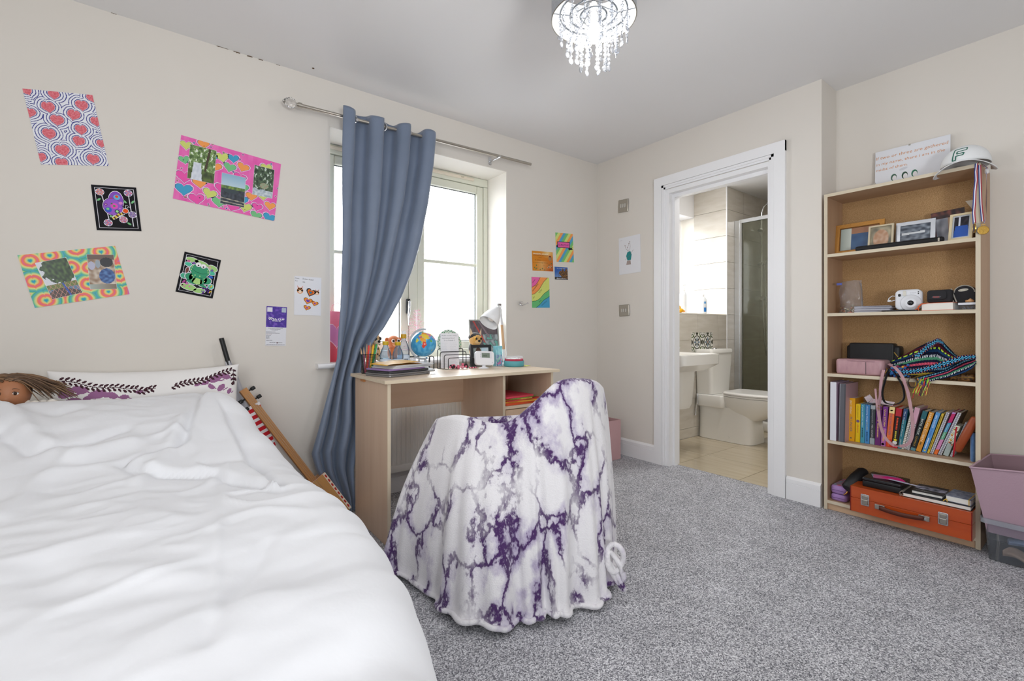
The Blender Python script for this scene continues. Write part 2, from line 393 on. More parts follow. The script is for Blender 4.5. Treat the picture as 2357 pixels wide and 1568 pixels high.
# door casing, lining and stop
door = thing('door_1', 'white painted bathroom doorway with moulded casing', 'doorway'); door['kind'] = 'structure'; del door['category']
def casing(y0, y1, z0, z1, axis, inner):
    # flat board with a stepped inner edge
    g = G()
    if axis == 'z':
        s = 1 if inner == y1 else -1
        o0 = y0 if s > 0 else y1
        for a, b, t in ((0, 0.062, 0.021), (0.0635, 0.079, 0.018), (0.079, 0.092, 0.012)):
            p, q = sorted((o0 + s * a, o0 + s * b)); g.box(XB - t, p, z0, XB, q, z1 - (0.0 if a == 0 else a))
    else:
        for a, b, t in ((0, 0.062, 0.021), (0.0635, 0.079, 0.018), (0.079, 0.092, 0.012)):
            q = 0.0 if a == 0 else a
            g.box(XB - t - (0.0002 if a == 0 else 0), y0 + q, z1 - b, XB, y1 - q, z1 - a)
    return g.obj('casing_board', M_WHITE, door)
casing(DY1 - 0.004, 2.118, 0, 2.10, 'z', DY1 - 0.004); casing(1.212, DY0 + 0.004, 0, 2.10, 'z', DY0 + 0.004)
casing(1.212, 2.118, 0, 2.10, 'h', None)
for y0, y1 in ((DY1 - 0.030, DY1 - 0.001), (DY0 + 0.001, DY0 + 0.016)):
    g = G(); g.box(XB - 0.004, y0, 0, XB + 0.125, y1, DZ - 0.001); g.obj('jamb', M_WHITE, door)
g = G(); g.box(XB - 0.004, DY0 + 0.016, DZ - 0.03, XB + 0.125, DY1 - 0.03, DZ - 0.001); g.obj('door_head', M_WHITE, door)
for y0, y1 in ((DY1 - 0.043, DY1 - 0.030), (DY0 + 0.016, DY0 + 0.020)):
    g = G(); g.box(XB + 0.045, y0, 0, XB + 0.085, y1, DZ - 0.03); g.obj('door_stop', M_WHITE, door)
g = G(); g.box(XB + 0.045, DY0 + 0.02, DZ - 0.055, XB + 0.085, DY1 - 0.043, DZ - 0.03); g.obj('door_stop', M_WHITE, door)
# ------------------------------------------------------------------ window
M_FRAME = mat('sage_cream_frame', '#dedfd0', 0.35)
win = thing('window_1', 'sage cream two-light window over the desk', 'window'); win['kind'] = 'structure'; del win['category']
def wbar(name, x0, x1, z0, z1, y0, y1, parent=win, mt=None):
    g = G(); g.rbox(x0, y0, z0, x1, y1, z1, 0.006, 2, axis=1); return g.obj(name, mt or M_FRAME, parent)
Y0, Y1F = WYF, 2.995
wbar('frame_rail', WX0 + 0.003, WX1 - 0.003, WZ1 - 0.062, WZ1 - 0.003, Y0, Y1F); wbar('frame_rail', WX0 + 0.003, WX1 - 0.003, WZ0, WZ0 + 0.05, Y0, Y1F)
wbar('frame_stile', WX0 + 0.003, WX0 + 0.04, WZ0 + 0.05, WZ1 - 0.062, Y0, Y1F); wbar('frame_stile', WX1 - 0.04, WX1 - 0.003, WZ0 + 0.05, WZ1 - 0.062, Y0, Y1F)
XM = 1.375
wbar('mullion', XM - 0.03, XM + 0.03, WZ0 + 0.05, WZ1 - 0.062, Y0, Y1F)
M_PANE = clear('window_glass', '#ffffff', 0.35)
for x0, x1 in ((WX0 + 0.042, XM - 0.032), (XM + 0.032, WX1 - 0.042)):
    z0, z1 = WZ0 + 0.052, WZ1 - 0.064
    sash = thing('window_sash', 'window sash', 'x'); del sash['category']; del sash['label']; sash.parent = win; sash.name = 'sash'
    ys = Y0 + 0.008
    wbar('sash_stile', x0, x0 + 0.055, z0, z1, ys, Y1F - 0.006, sash); wbar('sash_stile', x1 - 0.055, x1, z0, z1, ys, Y1F - 0.006, sash)
    wbar('sash_rail', x0 + 0.055, x1 - 0.055, z1 - 0.055, z1, ys, Y1F - 0.006, sash); wbar('sash_rail', x0 + 0.055, x1 - 0.055, z0, z0 + 0.055, ys, Y1F - 0.006, sash)
    zb = 1.472
    wbar('glazing_bar', x0 + 0.05, x1 - 0.05, zb - 0.011, zb + 0.011, ys + 0.012, Y1F - 0.012, sash)
    for a, b in ((z0 + 0.05, zb), (zb, z1 - 0.05)):
        g = G(); g.box(x0 + 0.052, 2.972, a, x1 - 0.052, 2.974, b); g.obj('pane', M_PANE, sash)
# black glazing gasket lines read as dark edges: spacer strips
M_GASKET = mat('grey_gasket', '#70757a', 0.6)
for x0, x1 in ((WX0 + 0.097, XM - 0.087), (XM + 0.087, WX1 - 0.097)):
    g = G(); z0, z1 = WZ0 + 0.107, WZ1 - 0.119
    for a in ((x0, z0, x0 + 0.006, z1), (x1 - 0.006, z0, x1, z1), (x0, z1 - 0.006, x1, z1), (x0, z0, x1, z0 + 0.006)): g.box(a[0], 2.966, a[1], a[2], 2.971, a[3])
    g.obj('gasket', M_GASKET, win)
# trickle vents in the head, with their little slider
M_VENT = mat('vent_beige', '#e3d8c6', 0.4)
for x0, x1 in ((0.80, 1.20), (1.46, 1.86)):
    g = G(); g.rbox(x0, WYF - 0.010, WZ1 - 0.038, x1, WYF + 0.002, WZ1 - 0.014, 0.011, 4, axis=1); v = g.obj('trickle_vent', M_VENT, win)
    g = G(); g.box(x1 - 0.115, WYF - 0.0125, WZ1 - 0.031, x1 - 0.09, WYF - 0.010, WZ1 - 0.021); g.obj('slider', mat('vent_slider', '#c8bda9', 0.4), v)
# casement handle on the sash stile
hx = onY(940, 705, WYF - 0.01); g = G()
g.rbox(hx.x - 0.012, WYF - 0.016, hx.z - 0.05, hx.x + 0.014, WYF + 0.008, hx.z + 0.05, 0.006, 2, axis=1)
h = g.obj('handle_plate', M_BLACK, win)
g = G(); g.tube([(hx.x, WYF - 0.03, hx.z + 0.03), (hx.x - 0.006, WYF - 0.042, hx.z), (hx.x - 0.012, WYF - 0.046, hx.z - 0.06), (hx.x - 0.01, WYF - 0.04, hx.z - 0.13)], [0.009, 0.009, 0.008, 0.004], 8); g.cyl((hx.x, WYF - 0.03, hx.z + 0.03), (hx.x, WYF - 0.01, hx.z + 0.03), 0.008)
g.obj('handle_lever', M_CHROME, win)
# window board with a rounded nose that runs past the reveal
SZ = WZ0
g = G()
ring0 = []
def sill_ring(x):
    pts = [(x, WYF, SZ), (x, 2.655, SZ)]
    for k in range(1, 6):
        t = PI * k / 6; pts.append((x, 2.655 - 0.014 * math.sin(t), SZ - 0.014 + 0.014 * math.cos(t)))
    pts += [(x, 2.655, SZ - 0.028), (x, WYF, SZ - 0.028)]
    return pts
g.loft([sill_ring(WX0 + 0.001), sill_ring(WX1 - 0.001)], 0, True, True, True)
for a, b in ((WX0 - 0.075, WX0 + 0.001), (WX1 - 0.001, WX1 + 0.105)):
    g.loft([[(x, min(y, YA), z) for x, y, z in sill_ring(q)] for q in (a, b)], 0, True, True, True)
g.obj('trim_1', M_WHITE, kind='structure', label='white window board with rounded nose', sharp=40)
# ------------------------------------------------------------------ outside: terrace across the street
M_ROOF = mat('pale_slate_roof', '#b9b2ad', 0.9); M_EXT = mat('pale_render', '#e6dccf', 0.9); M_EXB = mat('pink_brick', '#c9a79a', 0.9)
gr = G(); gr.box(-20, 3.1, -3.2, 45, 60, -3.1); gr.obj('ground_outside', mat('pale_tarmac', '#8f8f92', 0.9), kind='structure', label='pale street outside the window')
bl = thing('terraced_house', 'pale terraced house with slate roof across the street outside the window', 'building', (9.5, 15.6, 0))
g = G(); g.box(-9, 0, -3.1, 10, 6, 0.15); g.obj('wall', M_EXT, bl)
for k in range(9):
    z = 0.15 + 0.36 * k; y = -0.35 + 0.42 * k
    g = G(); g.add([(-9.4, y, z), (10.4, y, z), (10.4, y + 0.46, z + 0.395), (-9.4, y + 0.46, z + 0.395), (-9.4, y, z - 0.05), (10.4, y, z - 0.05)], [(0, 1, 2, 3), (4, 5, 1, 0)]); g.obj('roof_course', M_ROOF, bl)
for x in (-6.5, -4.2, -1.9, 0.7, 3.0, 5.5):
    g = G(); g.box(x, -0.03, -1.25, x + 0.95, 0.0, -0.35); wn = g.obj('window', mat('white_upvc', '#f4f4f4', 0.5), bl)
    for a in (0.06, 0.5):
        for b in (-1.2, -0.78): g = G(); g.box(x + a, -0.05, b, x + a + 0.38, -0.031, b + 0.36); g.obj('pane', mat('far_pane', '#aeb4ba', 0.2), wn)
    g = G(); g.box(x - 0.1, -0.04, -0.35, x + 1.05, 0.0, -0.12); g.obj('lintel', M_EXB, bl)
g = G(); g.cyl((-3.0, -0.1, -3.1), (-3.0, -0.1, 0.1), 0.05, n=8); g.obj('downpipe', M_BLACK, bl)
g = G(); g.cyl((-9.4, -0.4, 0.1), (10.4, -0.4, 0.1), 0.06, n=8); g.obj('gutter', mat('grey_gutter', '#9a9a9c', 0.6), bl)
# ------------------------------------------------------------------ bathroom
M_TILE = mat('beige_stone_tile', '#d2ccc2', 0.16, vary=(5, '#c3bbad', 0.25, (1, 1, 5)))
M_FTILE = mat('polished_floor_tile', '#cdbfa6', 0.09, vary=(4, '#bcae95', 0.3, (6, 0.7, 1)), coat=0.2)
M_GROUT = mat('pale_grout', '#e9e3d8', 0.8); M_DGROUT = mat('dark_grout', '#5c5146', 0.8)
BY, BX, BZ, BLZ = 2.430, 4.534, 2.43, 1.145
g = G(); g.box(3.03, 0.2, -0.08, 6.0, 2.5, -0.004); fb = g.obj('floor_bathroom', M_DGROUT, kind='structure', label='polished beige floor tiles of the bathroom')
for i, x in enumerate((2.99, 3.452, 3.914, 4.376, 4.838)):
    for j, y in enumerate((0.62, 1.082, 1.544, 2.006)):
        a, b, c, d = max(x + 0.0015, 3.032), y + 0.0015, min(x + 0.4605, 5.6), min(y + 0.4605, BY - 0.003)
        if y < 1.0 and x < 3.0: continue
        g = G(); g.box(a, b, -0.006, c, d, 0); g.obj('tile', M_FTILE, fb)
g = G(); g.box(3.055, 0.2, BZ, 6.0, 3.0, BZ + 0.08); g.obj('ceiling_bathroom', M_CEIL, kind='structure', label='white bathroom ceiling')
g = G(); g.box(3.055, BY + 0.006, -0.08, BX, 2.79, BLZ - 0.008); g.box(BX + 0.006, BY + 0.006, -0.08, 6.0, 2.79, BZ)
wt = g.obj('wall_tiled', M_GROUT, kind='structure', label='beige tiled bathroom wall behind basin and toilet')
g = G(); g.box(3.055, BY - 0.001, BLZ - 0.010, BX, 2.79, BLZ); g.obj('ledge', M_GROUT, wt)
def tiles_y(x_edges, z_edges, Y, parent):
    for x0, x1 in zip(x_edges, x_edges[1:]):
        for z0, z1 in zip(z_edges, z_edges[1:]):
            g = G(); g.box(x0 + 0.0015, Y, z0 + 0.0015, x1 - 0.0015, Y + 0.0065, z1 - 0.0015); g.obj('tile', M_TILE, parent)
tiles_y([3.29, 3.65, 4.011, 4.37, BX - 0.006], [0.0, 0.09, 0.357, 0.625, 0.893, BLZ - 0.011], BY, wt)
tiles_y([BX + 0.004, 4.87, 5.23, 5.595], [0.09, 0.357, 0.625, 0.893, BLZ, 1.412, 1.676, 1.94, 2.203, BZ], BY, wt)
g = G(); g.box(5.606, 0.2, -0.08, 5.7, 2.5, BZ); wf = g.obj('wall_shower', M_GROUT, kind='structure', label='beige tiled far wall of the shower')
for y0, y1 in ((1.35, 1.71), (1.71, 2.07), (2.07, BY)):
    for z0, z1 in zip([0.09, 0.357, 0.625, 0.893, BLZ, 1.412, 1.676, 1.94, 2.203], [0.357, 0.625, 0.893, BLZ, 1.412, 1.676, 1.94, 2.203, BZ]):
        g = G(); g.box(5.6, y0 + 0.0015, z0 + 0.0015, 5.6065, y1 - 0.0015, z1 - 0.0015); g.obj('tile', M_TILE, wf)
g = G(); g.box(BX + 0.006, BY + 0.01, BLZ, BX + 0.08, 3.0, BZ); wn2 = g.obj('wall_niche', M_GROUT, kind='structure', label='tiled end wall of the bathroom window recess')
for z0, z1 in zip([BLZ, 1.412, 1.676, 1.94, 2.203], [1.412, 1.676, 1.94, 2.203, BZ]):
    g = G(); g.box(BX, BY + 0.004, z0 + 0.0015, BX + 0.0065, 2.79, z1 - 0.0015); g.obj('tile', M_TILE, wn2)
g = G(); g.cyl((BX + 0.002, BY + 0.002, 0), (BX + 0.002, BY + 0.002, BZ), 0.006, n=10); g.obj('trim_2', M_WHITE, kind='structure', label='white quadrant trim on the tiled corner')
# outside wall of the bathroom with its window opening
g = G(); g.box(3.055, 2.79, 2.183, BX, 3.0, BZ); g.box(3.055, 2.79, -0.08, 3.2, 3.0, BZ); g.box(3.2, 2.79, -0.08, BX, 3.0, BLZ)
g.obj('wall_bathroom_window', M_CEIL, kind='structure', label='white bathroom wall above the window recess')
bw = thing('window_2', 'white bathroom window above the tiled ledge', 'window'); bw['kind'] = 'structure'; del bw['category']
for a in ((3.2, BLZ, 3.26, 2.183), (4.46, BLZ, 4.52, 2.183), (3.26, BLZ, 4.46, BLZ + 0.06), (3.26, 2.12, 4.46, 2.183), (3.84, BLZ + 0.06, 3.9, 2.12)):
    g = G(); g.box(a[0], 2.94, a[1], a[2], 2.99, a[3]); g.obj('frame_bar', M_WHITE, bw)
g = G(); g.box(3.26, 2.965, BLZ + 0.06, 4.46, 2.967, 2.12); g.obj('pane', M_PANE, bw)
g = G(); g.box(3.255, 0.15, -0.08, 6.0, 0.2, BZ); g.obj('wall_bathroom_side', M_WALL, kind='structure', label='cream side wall of the bathroom')
g = G(); g.box(3.255, 0.2, -0.08, 3.3, 1.10, BZ); g.obj('wall_bathroom_door', M_WALL, kind='structure', label='cream bathroom side of the door wall')
# ================================================================== large furniture
M_DESK = wood('maple_side', '#e6cbb2', '#dabb9f', 2, 7, 0.42); M_DESKX = wood('maple_long', '#e4d3be', '#dac4aa', 0, 7, 0.36)
M_DEDGE = wood('maple_edge_band', '#e2d4bd', '#d8c7ac', 2, 12, 0.45); M_DEDGEX = wood('maple_edge_long', '#e2d4bd', '#d8c7ac', 0, 12, 0.45)
DX0, DX1, DY_F, DY_B, DZT = 0.800, 1.858, 2.000, 2.470, 0.757
desk = thing('desk', 'pale maple writing desk under the window, with modesty panel and cubby', 'desk')
g = G(); g.box(DX0, DY_F, DZT - 0.0155, DX1, DY_B, DZT); g.box(DX0, DY_F - 0.0012, DZT - 0.0155, DX1, DY_F - 0.0001, DZT, 1); g.box(DX0 - 0.0012, DY_F, DZT - 0.0155, DX0 - 0.0001, DY_B, DZT, 1)
g.obj('desktop', [M_DESKX, M_DEDGEX], desk)
for x0, x1, y0 in ((0.818, 0.834, 2.018), (1.462, 1.478, 2.018), (1.806, 1.822, 2.018)):
    g = G(); g.box(x0, y0, 0.002, x1, DY_B - 0.02, DZT - 0.0155); g.box(x0, y0 - 0.0012, 0.002, x1, y0 - 0.0001, DZT - 0.0155, 1); g.obj('side_panel', [M_DESK, M_DEDGE], desk)
g = G(); g.box(0.834, 2.425, 0.555, 1.462, 2.441, DZT - 0.0155); g.obj('modesty_panel', wood('maple_modesty', '#dcbea2', '#d0ae90', 0, 7, 0.45), desk)
g = G(); g.box(1.478, 2.435, 0.08, 1.806, 2.443, DZT - 0.0155); g.obj('back_panel', M_DESK, desk)
g = G(); g.box(1.478, 2.022, 0.556, 1.806, 2.435, 0.572); g.obj('shelf', [M_DESKX], desk)
g = G(); g.box(1.480, 2.012, 0.33, 1.804, 2.028, 0.552); dr = g.obj('drawer', [wood('maple_drawer', '#dcc0a2', '#d2b294', 2, 7, 0.42)], desk)
g = G(); g.tube([(1.60, 2.012, 0.44), (1.60, 1.99, 0.44), (1.68, 1.99, 0.44), (1.68, 2.012, 0.44)], 0.004, 8); g.obj('handle', M_STEEL, dr)
g = G(); g.box(0.808, 2.30, DZT - 0.031, 0.8178, 2.345, DZT - 0.0157); g.obj('cleat', wood('orange_pine', '#c98a52', '#b87840', 1, 9), desk)
# papers and folders in the cubby: things of their own
for i, (c, x0, x1, h, rot) in enumerate((('#d9542b', 1.49, 1.70, 0.012, 2), ('#e8a23a', 1.485, 1.72, 0.008, -3), ('#c9473f', 1.50, 1.74, 0.006, 4), ('#d8b24a', 1.50, 1.69, 0.005, -6), ('#7da04a', 1.52, 1.71, 0.004, 7), ('#e2495c', 1.49, 1.69, 0.010, 3))):
    z = 0.573 + (0, 0.0125, 0.021, 0.0275, 0.033, 0.0375)[i]
    g = G(); g.T = mtr((x0 + x1) / 2, 2.16, z) @ mrot('Z', rot); w2 = (x1 - x0) / 2; g.rbox(-w2, -0.125, 0, w2, 0.15, h, 0.004, 1, r2=0)
    g.obj('paper_folder', mat('folder_' + c[1:], c, 0.6), label=('orange', 'amber', 'dark red', 'mustard', 'green', 'coral red')[i] + ' paper folder lying in the desk cubby', cat='folder', group='folders in the desk cubby')
# ------------------------------------------------------------------ bookcase
M_BC = wood('bookcase_maple', '#c2a285', '#b69477', 2, 7, 0.5); M_BCX = wood('bookcase_shelf', '#c9ab8c', '#bd9b7c', 1, 7, 0.5)
M_BCE = wood('bookcase_edge', '#d9ceb9', '#cdc0a8', 2, 12, 0.5); M_BCEX = wood('bookcase_edge_long', '#dbd0bb', '#cfc2aa', 1, 12, 0.5)
M_HARD = mat('speckled_hardboard', '#c39f72', 0.75, vary=(260, '#a27d52', 0.16))
BCX, BCY0, BCY1, BCZ = 2.918, 0.398, 1.012, 1.730
bc = thing('bookcase', 'tall pale maple bookcase with five loaded shelves in the alcove', 'bookcase', (BCX, (BCY0 + BCY1) / 2, 0))
IV = Matrix.Translation(Vector((-BCX, -(BCY0 + BCY1) / 2, 0)))
for y0, y1 in ((BCY0, BCY0 + 0.0165), (BCY1 - 0.0165, BCY1)):
    g = G(); g.T = IV; g.box(BCX, y0, 0.002, BCX + 0.228, y1, BCZ); g.box(BCX - 0.0012, y0, 0.002, BCX - 0.0001, y1, BCZ, 1); g.obj('side_panel', [M_BC, M_BCE], bc)
SHZ = (1.400, 1.077, 0.748, 0.383, 0.054)
for z in (BCZ,) + SHZ:
    g = G(); g.T = IV; g.box(BCX + 0.001, BCY0 + 0.0165, z - 0.0165, BCX + 0.222, BCY1 - 0.0165, z); g.box(BCX - 0.0004, BCY0 + 0.0165, z - 0.0165, BCX + 0.0009, BCY1 - 0.0165, z, 1)
    g.obj('top_board' if z == BCZ else 'shelf', [M_BCX, M_BCEX], bc)
g = G(); g.T = IV; g.box(BCX + 0.2225, BCY0 + 0.0165, 0.05, BCX + 0.2265, BCY1 - 0.0165, BCZ - 0.0165); g.obj('back_panel', M_HARD, bc)
g = G(); g.T = IV; g.box(BCX + 0.010, BCY0 + 0.0165, 0.002, BCX + 0.026, BCY1 - 0.0165, 0.0374); g.obj('plinth', wood('bookcase_plinth', '#d2b496', '#c7a788', 1, 7, 0.5), bc)
# ------------------------------------------------------------------ radiator
M_RAD = mat('white_enamel', '#efefec', 0.3)
rad = thing('radiator', 'white panel radiator under the window behind the desk', 'radiator', (1.4, 2.62, 0.14))
g = G(); n = 150; X0, X1 = -0.46, 0.46
prof = []
for i in range(n + 1):
    x = lerp(X0 + 0.02, X1 - 0.02, i / n); prof.append((x, -0.012 + 0.006 * (1 if (i % 5) < 2 else 0)))
g.loft([[(x, y, z) for x, y in prof] for z in (0.045, 0.50)], 0, False, sm=False)
for a in ((X0, -0.014, 0.0, X1, 0.03, 0.045), (X0, -0.014, 0.50, X1, 0.03, 0.55), (X0, -0.014, 0.045, X0 + 0.02, 0.03, 0.5), (X1 - 0.02, -0.014, 0.045, X1, 0.03, 0.5)): g.rbox(*a[:3], *a[3:], 0.006, 2, axis=0)
g.box(X0 + 0.01, -0.004, 0.02, X1 - 0.01, 0.025, 0.53)
g.obj('panel', M_RAD, rad)
g = G(); g.box(X0 + 0.005, -0.010, 0.551, X1 - 0.005, 0.06, 0.556); g.obj('top_grille', M_RAD, rad)
for x in (X0 + 0.1, X1 - 0.1): g = G(); g.box(x, 0.025, 0.1, x + 0.03, 0.079, 0.45); g.obj('bracket', M_RAD, rad)
for x in (X0 - 0.03, X1 + 0.03):
    g = G(); g.tube([(x + (0.03 if x < 0 else -0.03), 0.01, 0.03), (x, 0.01, 0.03), (x, 0.01, -0.139)], 0.008, 8); g.ball((x, 0.01, 0.03), 0.016); g.obj('pipe', M_CHROME, rad)
# ------------------------------------------------------------------ bed: base, mattress, duvet, pillows
bed = thing('bed', 'double bed pushed against the window wall under a white duvet', 'bed', (-0.45, 1.55, 0))
g = G(); g.rbox(-0.80, -1.05, 0.02, 0.72, 1.10, 0.30, 0.02, 2); g.obj('divan_base', mat('grey_divan', '#8d8b88', 0.9), bed)
g = G(); g.rbox(-0.80, -1.05, 0.30, 0.72, 1.10, 0.49, 0.05, 3, r2=0.03); g.obj('mattress', mat('mattress_ticking', '#e5e3df', 0.9), bed)
M_DUVET = mat('white_cotton', '#e9eaee', 0.85, bump=(14, 0.25, 0.012), sheen=0.15, spec=0.15)
DPX = [(480, 893), (560, 962), (655, 1098), (500, 1057), (330, 1066), (290, 1058), (405, 990), (428, 962)]
DPOLY = [(lambda p: (p.x, p.y))(onZ(x, y, lerp(0.61, 0.74, sst(1075, 900, y)))) for x, y in DPX]
def poly_sd(x, y, P):
    d = 1e9; ins = False; n = len(P)
    for i in range(n):
        (ax, ay), (bx, by) = P[i - 1], P[i]; ex, ey = bx - ax, by - ay; t = ((x - ax) * ex + (y - ay) * ey) / (ex * ex + ey * ey); t = min(1, max(0, t))
        d = min(d, math.hypot(x - ax - t * ex, y - ay - t * ey))
        if (ay > y) != (by > y) and x < (bx - ax) * (y - ay) / (by - ay) + ax: ins = not ins
    return d if ins else -d
def seg_d(x, y, P): return min(abs(0) + math.hypot(x - (a[0] + t * (b[0] - a[0])), y - (a[1] + t * (b[1] - a[1]))) for a, b in zip(P, P[1:]) for t in [min(1, max(0, ((x - a[0]) * (b[0] - a[0]) + (y - a[1]) * (b[1] - a[1])) / ((b[0] - a[0]) ** 2 + (b[1] - a[1]) ** 2)))])
def zpts(L, z): return [(lambda p: (p.x, p.y))(onZ(x, y, z)) for x, y in L]
FOLDS = [(zpts([(0, 955), (130, 960), (260, 940), (400, 915)], 0.70), -0.010, 0.030), (zpts([(0, 1048), (70, 1062), (170, 1050), (290, 1025)], 0.61), -0.016, 0.022), (zpts([(0, 1015), (70, 1040), (160, 1055), (300, 1030)], 0.62), 0.020, 0.035),
         (zpts([(525, 1075), (505, 1180), (500, 1300), (490, 1420)], 0.575), 0.004, 0.010), (zpts([(615, 1245), (560, 1330), (490, 1420), (470, 1480)], 0.575), -0.008, 0.022),
         (zpts([(200, 1310), (330, 1320), (440, 1320)], 0.575), 0.008, 0.04), (zpts([(90, 1290), (160, 1340)], 0.575), -0.010, 0.05), (zpts([(0, 1180), (80, 1120), (170, 1085)], 0.58), 0.008, 0.03),
         (zpts([(330, 985), (400, 960), (470, 930)], 0.7), 0.010, 0.03), (zpts([(310, 1040), (380, 1010), (415, 975)], 0.66), 0.012, 0.025), (zpts([(470, 1010), (560, 1000), (600, 1010)], 0.66), -0.008, 0.03),
         (zpts([(700, 1240), (790, 1250), (850, 1290)], 0.56), 0.006, 0.05), (zpts([(620, 1400), (780, 1380), (900, 1420)], 0.57), 0.006, 0.06)]
def duvet_top(x, y):
    z = 0.572 + 0.160 * sst(1.62, 2.24, y)
    z += 0.020 * nz(x * 2.1, y * 2.1, 1.7) + 0.010 * nz(x * 5 + y * 3, y * 4 - x * 2, 4.2)
    q = nz(x * 3.2 + 1.3 * nz(x * 2, y * 2, 9), y * 7.0, 2.6); z += 0.010 * (1 - min(1, abs(q) * 5)) * (0.4 + 0.6 * sst(-0.2, 0.3, nz(x * 1.5, y * 1.5, 3)))
    z += 0.0035 * nz(x * 14, y * 20, 7.1) + 0.005 * (1 - min(1, abs(nz(x * 6, y * 13, 5.5)) * 4)) * sst(-0.4, 0.2, x) * sst(0.1, 0.35, nz(x * 2, y * 2, 11) + 0.25)
    sd = poly_sd(x, y, DPOLY); sd += 0.006 * nz(x * 9, y * 9, 6); z += 0.020 * sst(-0.006, 0.016, sd) - 0.008 * sst(-0.03, -0.004, sd) * (1 - sst(-0.004, 0.004, sd))
    for P, a, wd in FOLDS:
        d = seg_d(x, y, P)
        if d < wd * 2.2: z += a * math.exp(-(d / wd) ** 2 * 1.6)
    return z
def xr(y): return interp([(0.3, 0.25), (0.6, 0.325), (0.83, 0.375), (1.1, 0.398), (1.4, 0.392), (1.7, 0.372), (1.95, 0.32), (2.15, 0.265), (2.3, 0.215)], y)
def duvet(u, v):
    y = lerp(0.30, 2.30, v); e = xr(y) + 0.010 * nz(y * 4, 3.3) + 0.012 * nz(y * 9, 8.1); rr = 0.12
    if u < 0.80:
        x = lerp(-1.22, e - rr, u / 0.80); z = duvet_top(x, y)
    else:
        t = (u - 0.80) / 0.20; zt = duvet_top(e - rr, y)
        if t < 0.45:
            a = t / 0.45 * PI / 2; x = e - rr + rr * math.sin(a); z = zt - rr * (1 - math.cos(a)) + 0.006 * math.sin(a) * nz(x * 6, y * 11, 2)
        else:
            q = (t - 0.45) / 0.55; x = e + 0.012 * math.sin(y * 21 + 2 * math.sin(y * 7)) * q + 0.01 * q; z = lerp(zt - rr, 0.10, q)
    if v > 0.985: z -= 0.045 * ((v - 0.985) / 0.015) ** 2
    return (x + 0.45, y - 1.55, z)
g = G(); g.grid(duvet, 250, 260); g.obj('duvet', M_DUVET, bed, label='rumpled white cotton duvet turned back at one corner', solid=0.012)
# stitched hem along the turned-back corner
# pillow with the plum flower print
M_PILLOW = mat('printed_cotton', '#ffffff', 0.85, attr=True, bump=(16, 0.25, 0.01), sheen=0.1, spec=0.15)
LEAF = []
rp = random.Random(5)
def vine(x0, y0, x1, y1, n, c):
    for i in range(n):
        t = (i + 0.5) / n; x, y = lerp(x0, x1, t), lerp(y0, y1, t) + 0.006 * math.sin(t * 9); ang = math.degrees(math.atan2(y1 - y0, x1 - x0))
        LEAF.append((x, y, 0.014, 0.0016, ang, c))
        for s in (1, -1): LEAF.append((x + 0.004 * s, y + 0.010 * s, 0.0095, 0.0044, ang + 48 * s, c))
DP, LP = '#43262f', '#9c6a94'
vine(0.03, 0.385, 0.25, 0.335, 13, DP); vine(0.25, 0.335, 0.34, 0.33, 6, DP); vine(0.40, 0.335, 0.625, 0.395, 14, DP); vine(0.632, 0.39, 0.640, 0.33, 4, DP)
for x, y, s, a in ((0.055, 0.335, 0.030, 30), (0.095, 0.345, 0.026, -20), (0.15, 0.322, 0.030, 15), (0.195, 0.315, 0.022, -30), (0.115, 0.300, 0.020, 60), (0.07, 0.290, 0.034, 20), (0.235, 0.305, 0.016, 0), (0.285, 0.325, 0.014, 10), (0.56, 0.362, 0.026, 25), (0.60, 0.372, 0.022, -25), (0.52, 0.345, 0.015, 20), (0.545, 0.325, 0.016, -40), (0.585, 0.318, 0.020, 50), (0.49, 0.34, 0.012, 20), (0.62, 0.30, 0.014, 70)):
    LEAF.append((x, y, s, s * 0.62, a, LP)); LEAF.append((x + s * 0.9, y - s * 0.35, s * 0.6, s * 0.12, a - 15, LP))
for x, y in ((0.612, 0.215), (0.628, 0.19), (0.60, 0.18)): LEAF.append((x, y, 0.016, 0.012, 40, DP)); LEAF.append((x - 0.014, y + 0.02, 0.012, 0.005, 110, DP)); LEAF.append((x + 0.006, y - 0.024, 0.012, 0.005, 70, DP))
def pil_col(x, y):
    for lx, ly, rx, ry, a, c in LEAF:
        dx, dy = x - lx, y - ly
        if abs(dx) < rx and abs(dy) < rx:
            ca, sa = math.cos(math.radians(a)), math.sin(math.radians(a))
            if ((dx * ca + dy * sa) / rx) ** 2 + ((-dx * sa + dy * ca) / ry) ** 2 < 1: return c
    return '#f1efee'
def pillow(name, W, H, T, M, colfn, label, nu, nv):
    g = G()
    def f(u, v, s):
        a, b = 2 * u - 1, 2 * v - 1
        # corners pull out, sides sink a little
        e = ((1 - abs(a) ** 3) * (1 - abs(b) ** 3)) ** 0.5 if abs(a) < 1 and abs(b) < 1 else 0
        x = W / 2 * a * (1 - 0.05 * (1 - b * b)); z = H / 2 * b * (1 - 0.09 * (1 - a * a))
        return (x, s * (T / 2 * e + 0.006 * e * nz(a * 3, b * 3, s)), z + H / 2)
    g.grid(lambda u, v: f(u, v, -1), nu, nv, colfn=colfn); 
    g.grid(lambda u, v: f(1 - u, v, 1), 40, 30, col='#ecebea')
    o = g.obj(name, M_PILLOW, M=M, label=label, cat='pillow'); return o
pillow('pillow', 0.655, 0.43, 0.17, mtr(-0.028, 2.455, 0.405) @ mrot('X', -14), lambda u, v: pil_col(u * 0.655, v * 0.43), 'white pillow with plum flower and vine print against the wall', 250, 150)
pillow('pillow', 0.62, 0.40, 0.15, mtr(-0.03, 2.585, 0.40) @ mrot('X', -7), lambda u, v: '#eeecea', 'plain white pillow behind the flower print pillow', 40, 30)
